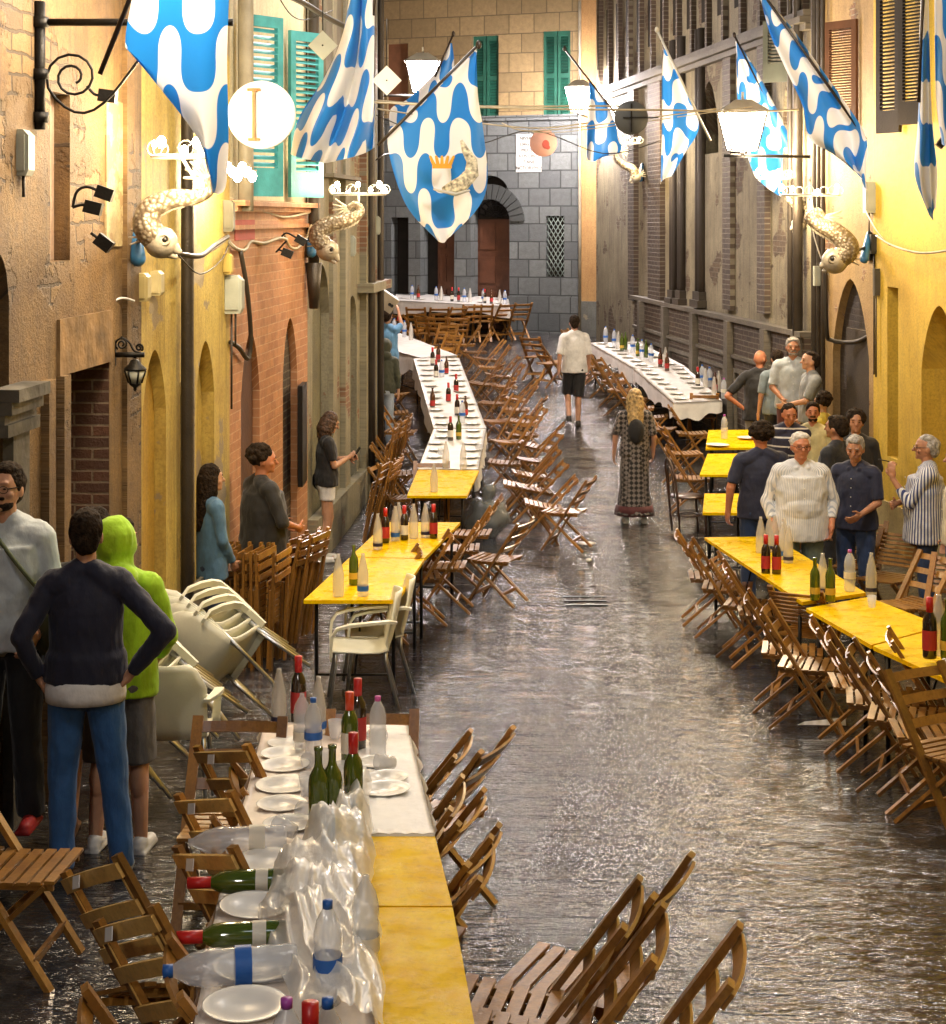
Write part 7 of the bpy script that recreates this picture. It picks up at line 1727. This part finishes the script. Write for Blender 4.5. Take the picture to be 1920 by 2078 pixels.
person(1487, 1178, 6, 1.77, 'broad man in a navy tee and jeans seen from behind by the yellow table', 'tee', f_tee2, 'jeans', f_dkjean, sk=m_skin3, hair='curly', near=True, sleeve=.42, L=((-.27, -.02, 1.14), (-.28, .03, .90)), w=1.15, hem=.84, group=GPG)
def pocket(t, T, Hd, arms):
    m = MB(); m.box((-.095, .135, 1.27), (.05, .006, .012)); m.build('pocket_pen', m_iron, t)
person(1564, 1222, 180, 1.78, 'white haired old man with a moustache in an open necked striped white shirt', 'shirt', f_strv, 'trousers', f_palej, sk=m_skin3, hair='short', hairm=m_hairw, near=True, sleeve=.86, L=((-.27, -.02, 1.14), (-.235, .08, .93)), Rr=((.27, -.02, 1.14), (.235, .08, .93)), glasses=True, belly=.045, w=1.12, hem=.80, head=(0, 2), extra=pocket, group=GPG)
person(1636, 1160, 48, 1.80, 'man in black, back half turned, between the old man and the navy polo man', 'tee', f_black, 'trousers', f_black, sk=m_skin2, hair='short', sleeve=.45, group=GPG, w=1.12, belly=.03)
person(1672, 1120, 170, 1.76, 'dark haired man at the back by the yellow wall corner, only his head showing', 'tee', f_char, 'trousers', f_char, sk=m_skin2, hair='curly', group=GPG, Y=19.0)
person(1672, 1214, 150, 1.74, 'grey haired man in a navy polo looking down beside the yellow wall corner', 'polo', f_tee2, 'jeans', f_dkjean, sk=m_skin2, hair='short', hairm=m_hairg, near=True, sleeve=.45, head=(8, 14), group=GPG, w=1.02, L=((-.22, .04, 1.14), (-.12, .22, 1.05)))
def cig(t, T, Hd, arms):
    m = MB(); w_ = arms[0][2]; m.tube([w_ + V((.03, .03, .15)), w_ + V((.02, .12, .17))], .006, 6); m.build('cigar', m_shoe, t)
person(1812, 1222, 78, 1.76, 'man in a navy striped white shirt and glasses raising a cigar by the yellow wall', 'shirt', f_strn, 'trousers', f_dkjean, sk=m_skin2, hair='receding', hairm=m_hairg, near=True, sleeve=.80, glasses=True, L=((-.16, .16, 1.14), (-.10, .30, 1.36)), Rr=((.22, .10, 1.14), (-.02, .26, 1.12)), hands=(((0, .15, 1), (.6, -.6, 0), (.5, .8, 0)), None), head=(0, 0), belly=.05, w=1.05, hem=.78, extra=cig)
person(1872, 1200, 85, 1.74, 'person in a cream top cut by the right edge', 'shirt', f_cream, 'trousers', f_dkjean, sk=m_skin2, hair='short', hairm=m_hairg, sleeve=.45, Y=15.6)
person(757, 800, -20, 1.70, 'person in a light blue shirt carrying tilted boxes beyond the grey house corner', 'tee', f_blue, 'jeans', f_dkjean, hair='short', sleeve=.45, L=((-.22, .1, 1.5), (-.16, .16, 1.72)), Rr=((.22, .1, 1.5), (.14, .16, 1.72)), Y=30.2)
person(748, 872, -10, 1.66, 'person in a dark olive jacket bending by the grey house corner', 'hoodie', f_olive, 'jeans', fab('pale blue check cotton', (.42, .50, .62)), hair='short', sleeve=.9, lean=18, Y=27.3)
t = thing('cardboard_box', 'printed white cardboard carton tilted on the shoulder of the blue shirt person', 'carton', at(776, 605, 29.6)); c = at(776, 606, 29.6)
rot = Matrix.Rotation(R(35), 3, 'Y') @ Matrix.Rotation(R(14), 3, 'Z')
m = MB(); m.box(c, (.44, .34, .26), rot); part(m, 'carton', plain('brown grey cardboard', (.42, .36, .27), .7, bump=.2), t)
m = MB(); m.box(c + rot @ V((0, 0, .136)), (.45, .35, .012), rot); part(m, 'lid', m_white, t)
m = MB(); m.box(c + rot @ V((-.10, -.172, 0)), (.14, .002, .008), rot); m.box(c + rot @ V((-.08, -.172, -.04)), (.18, .002, .008), rot); m.lathe([(.028, -.002), (.028, .002), (.018, .002), (.018, -.002)], 14, c + rot @ V((.12, -.173, .0)), rot @ Matrix.Rotation(R(90), 3, 'X')); m.lathe([(.028, -.002), (.028, .002), (.018, .002), (.018, -.002)], 14, c + rot @ V((.165, -.173, .0)), rot @ Matrix.Rotation(R(90), 3, 'X')); part(m, 'printing', m_ink, t)
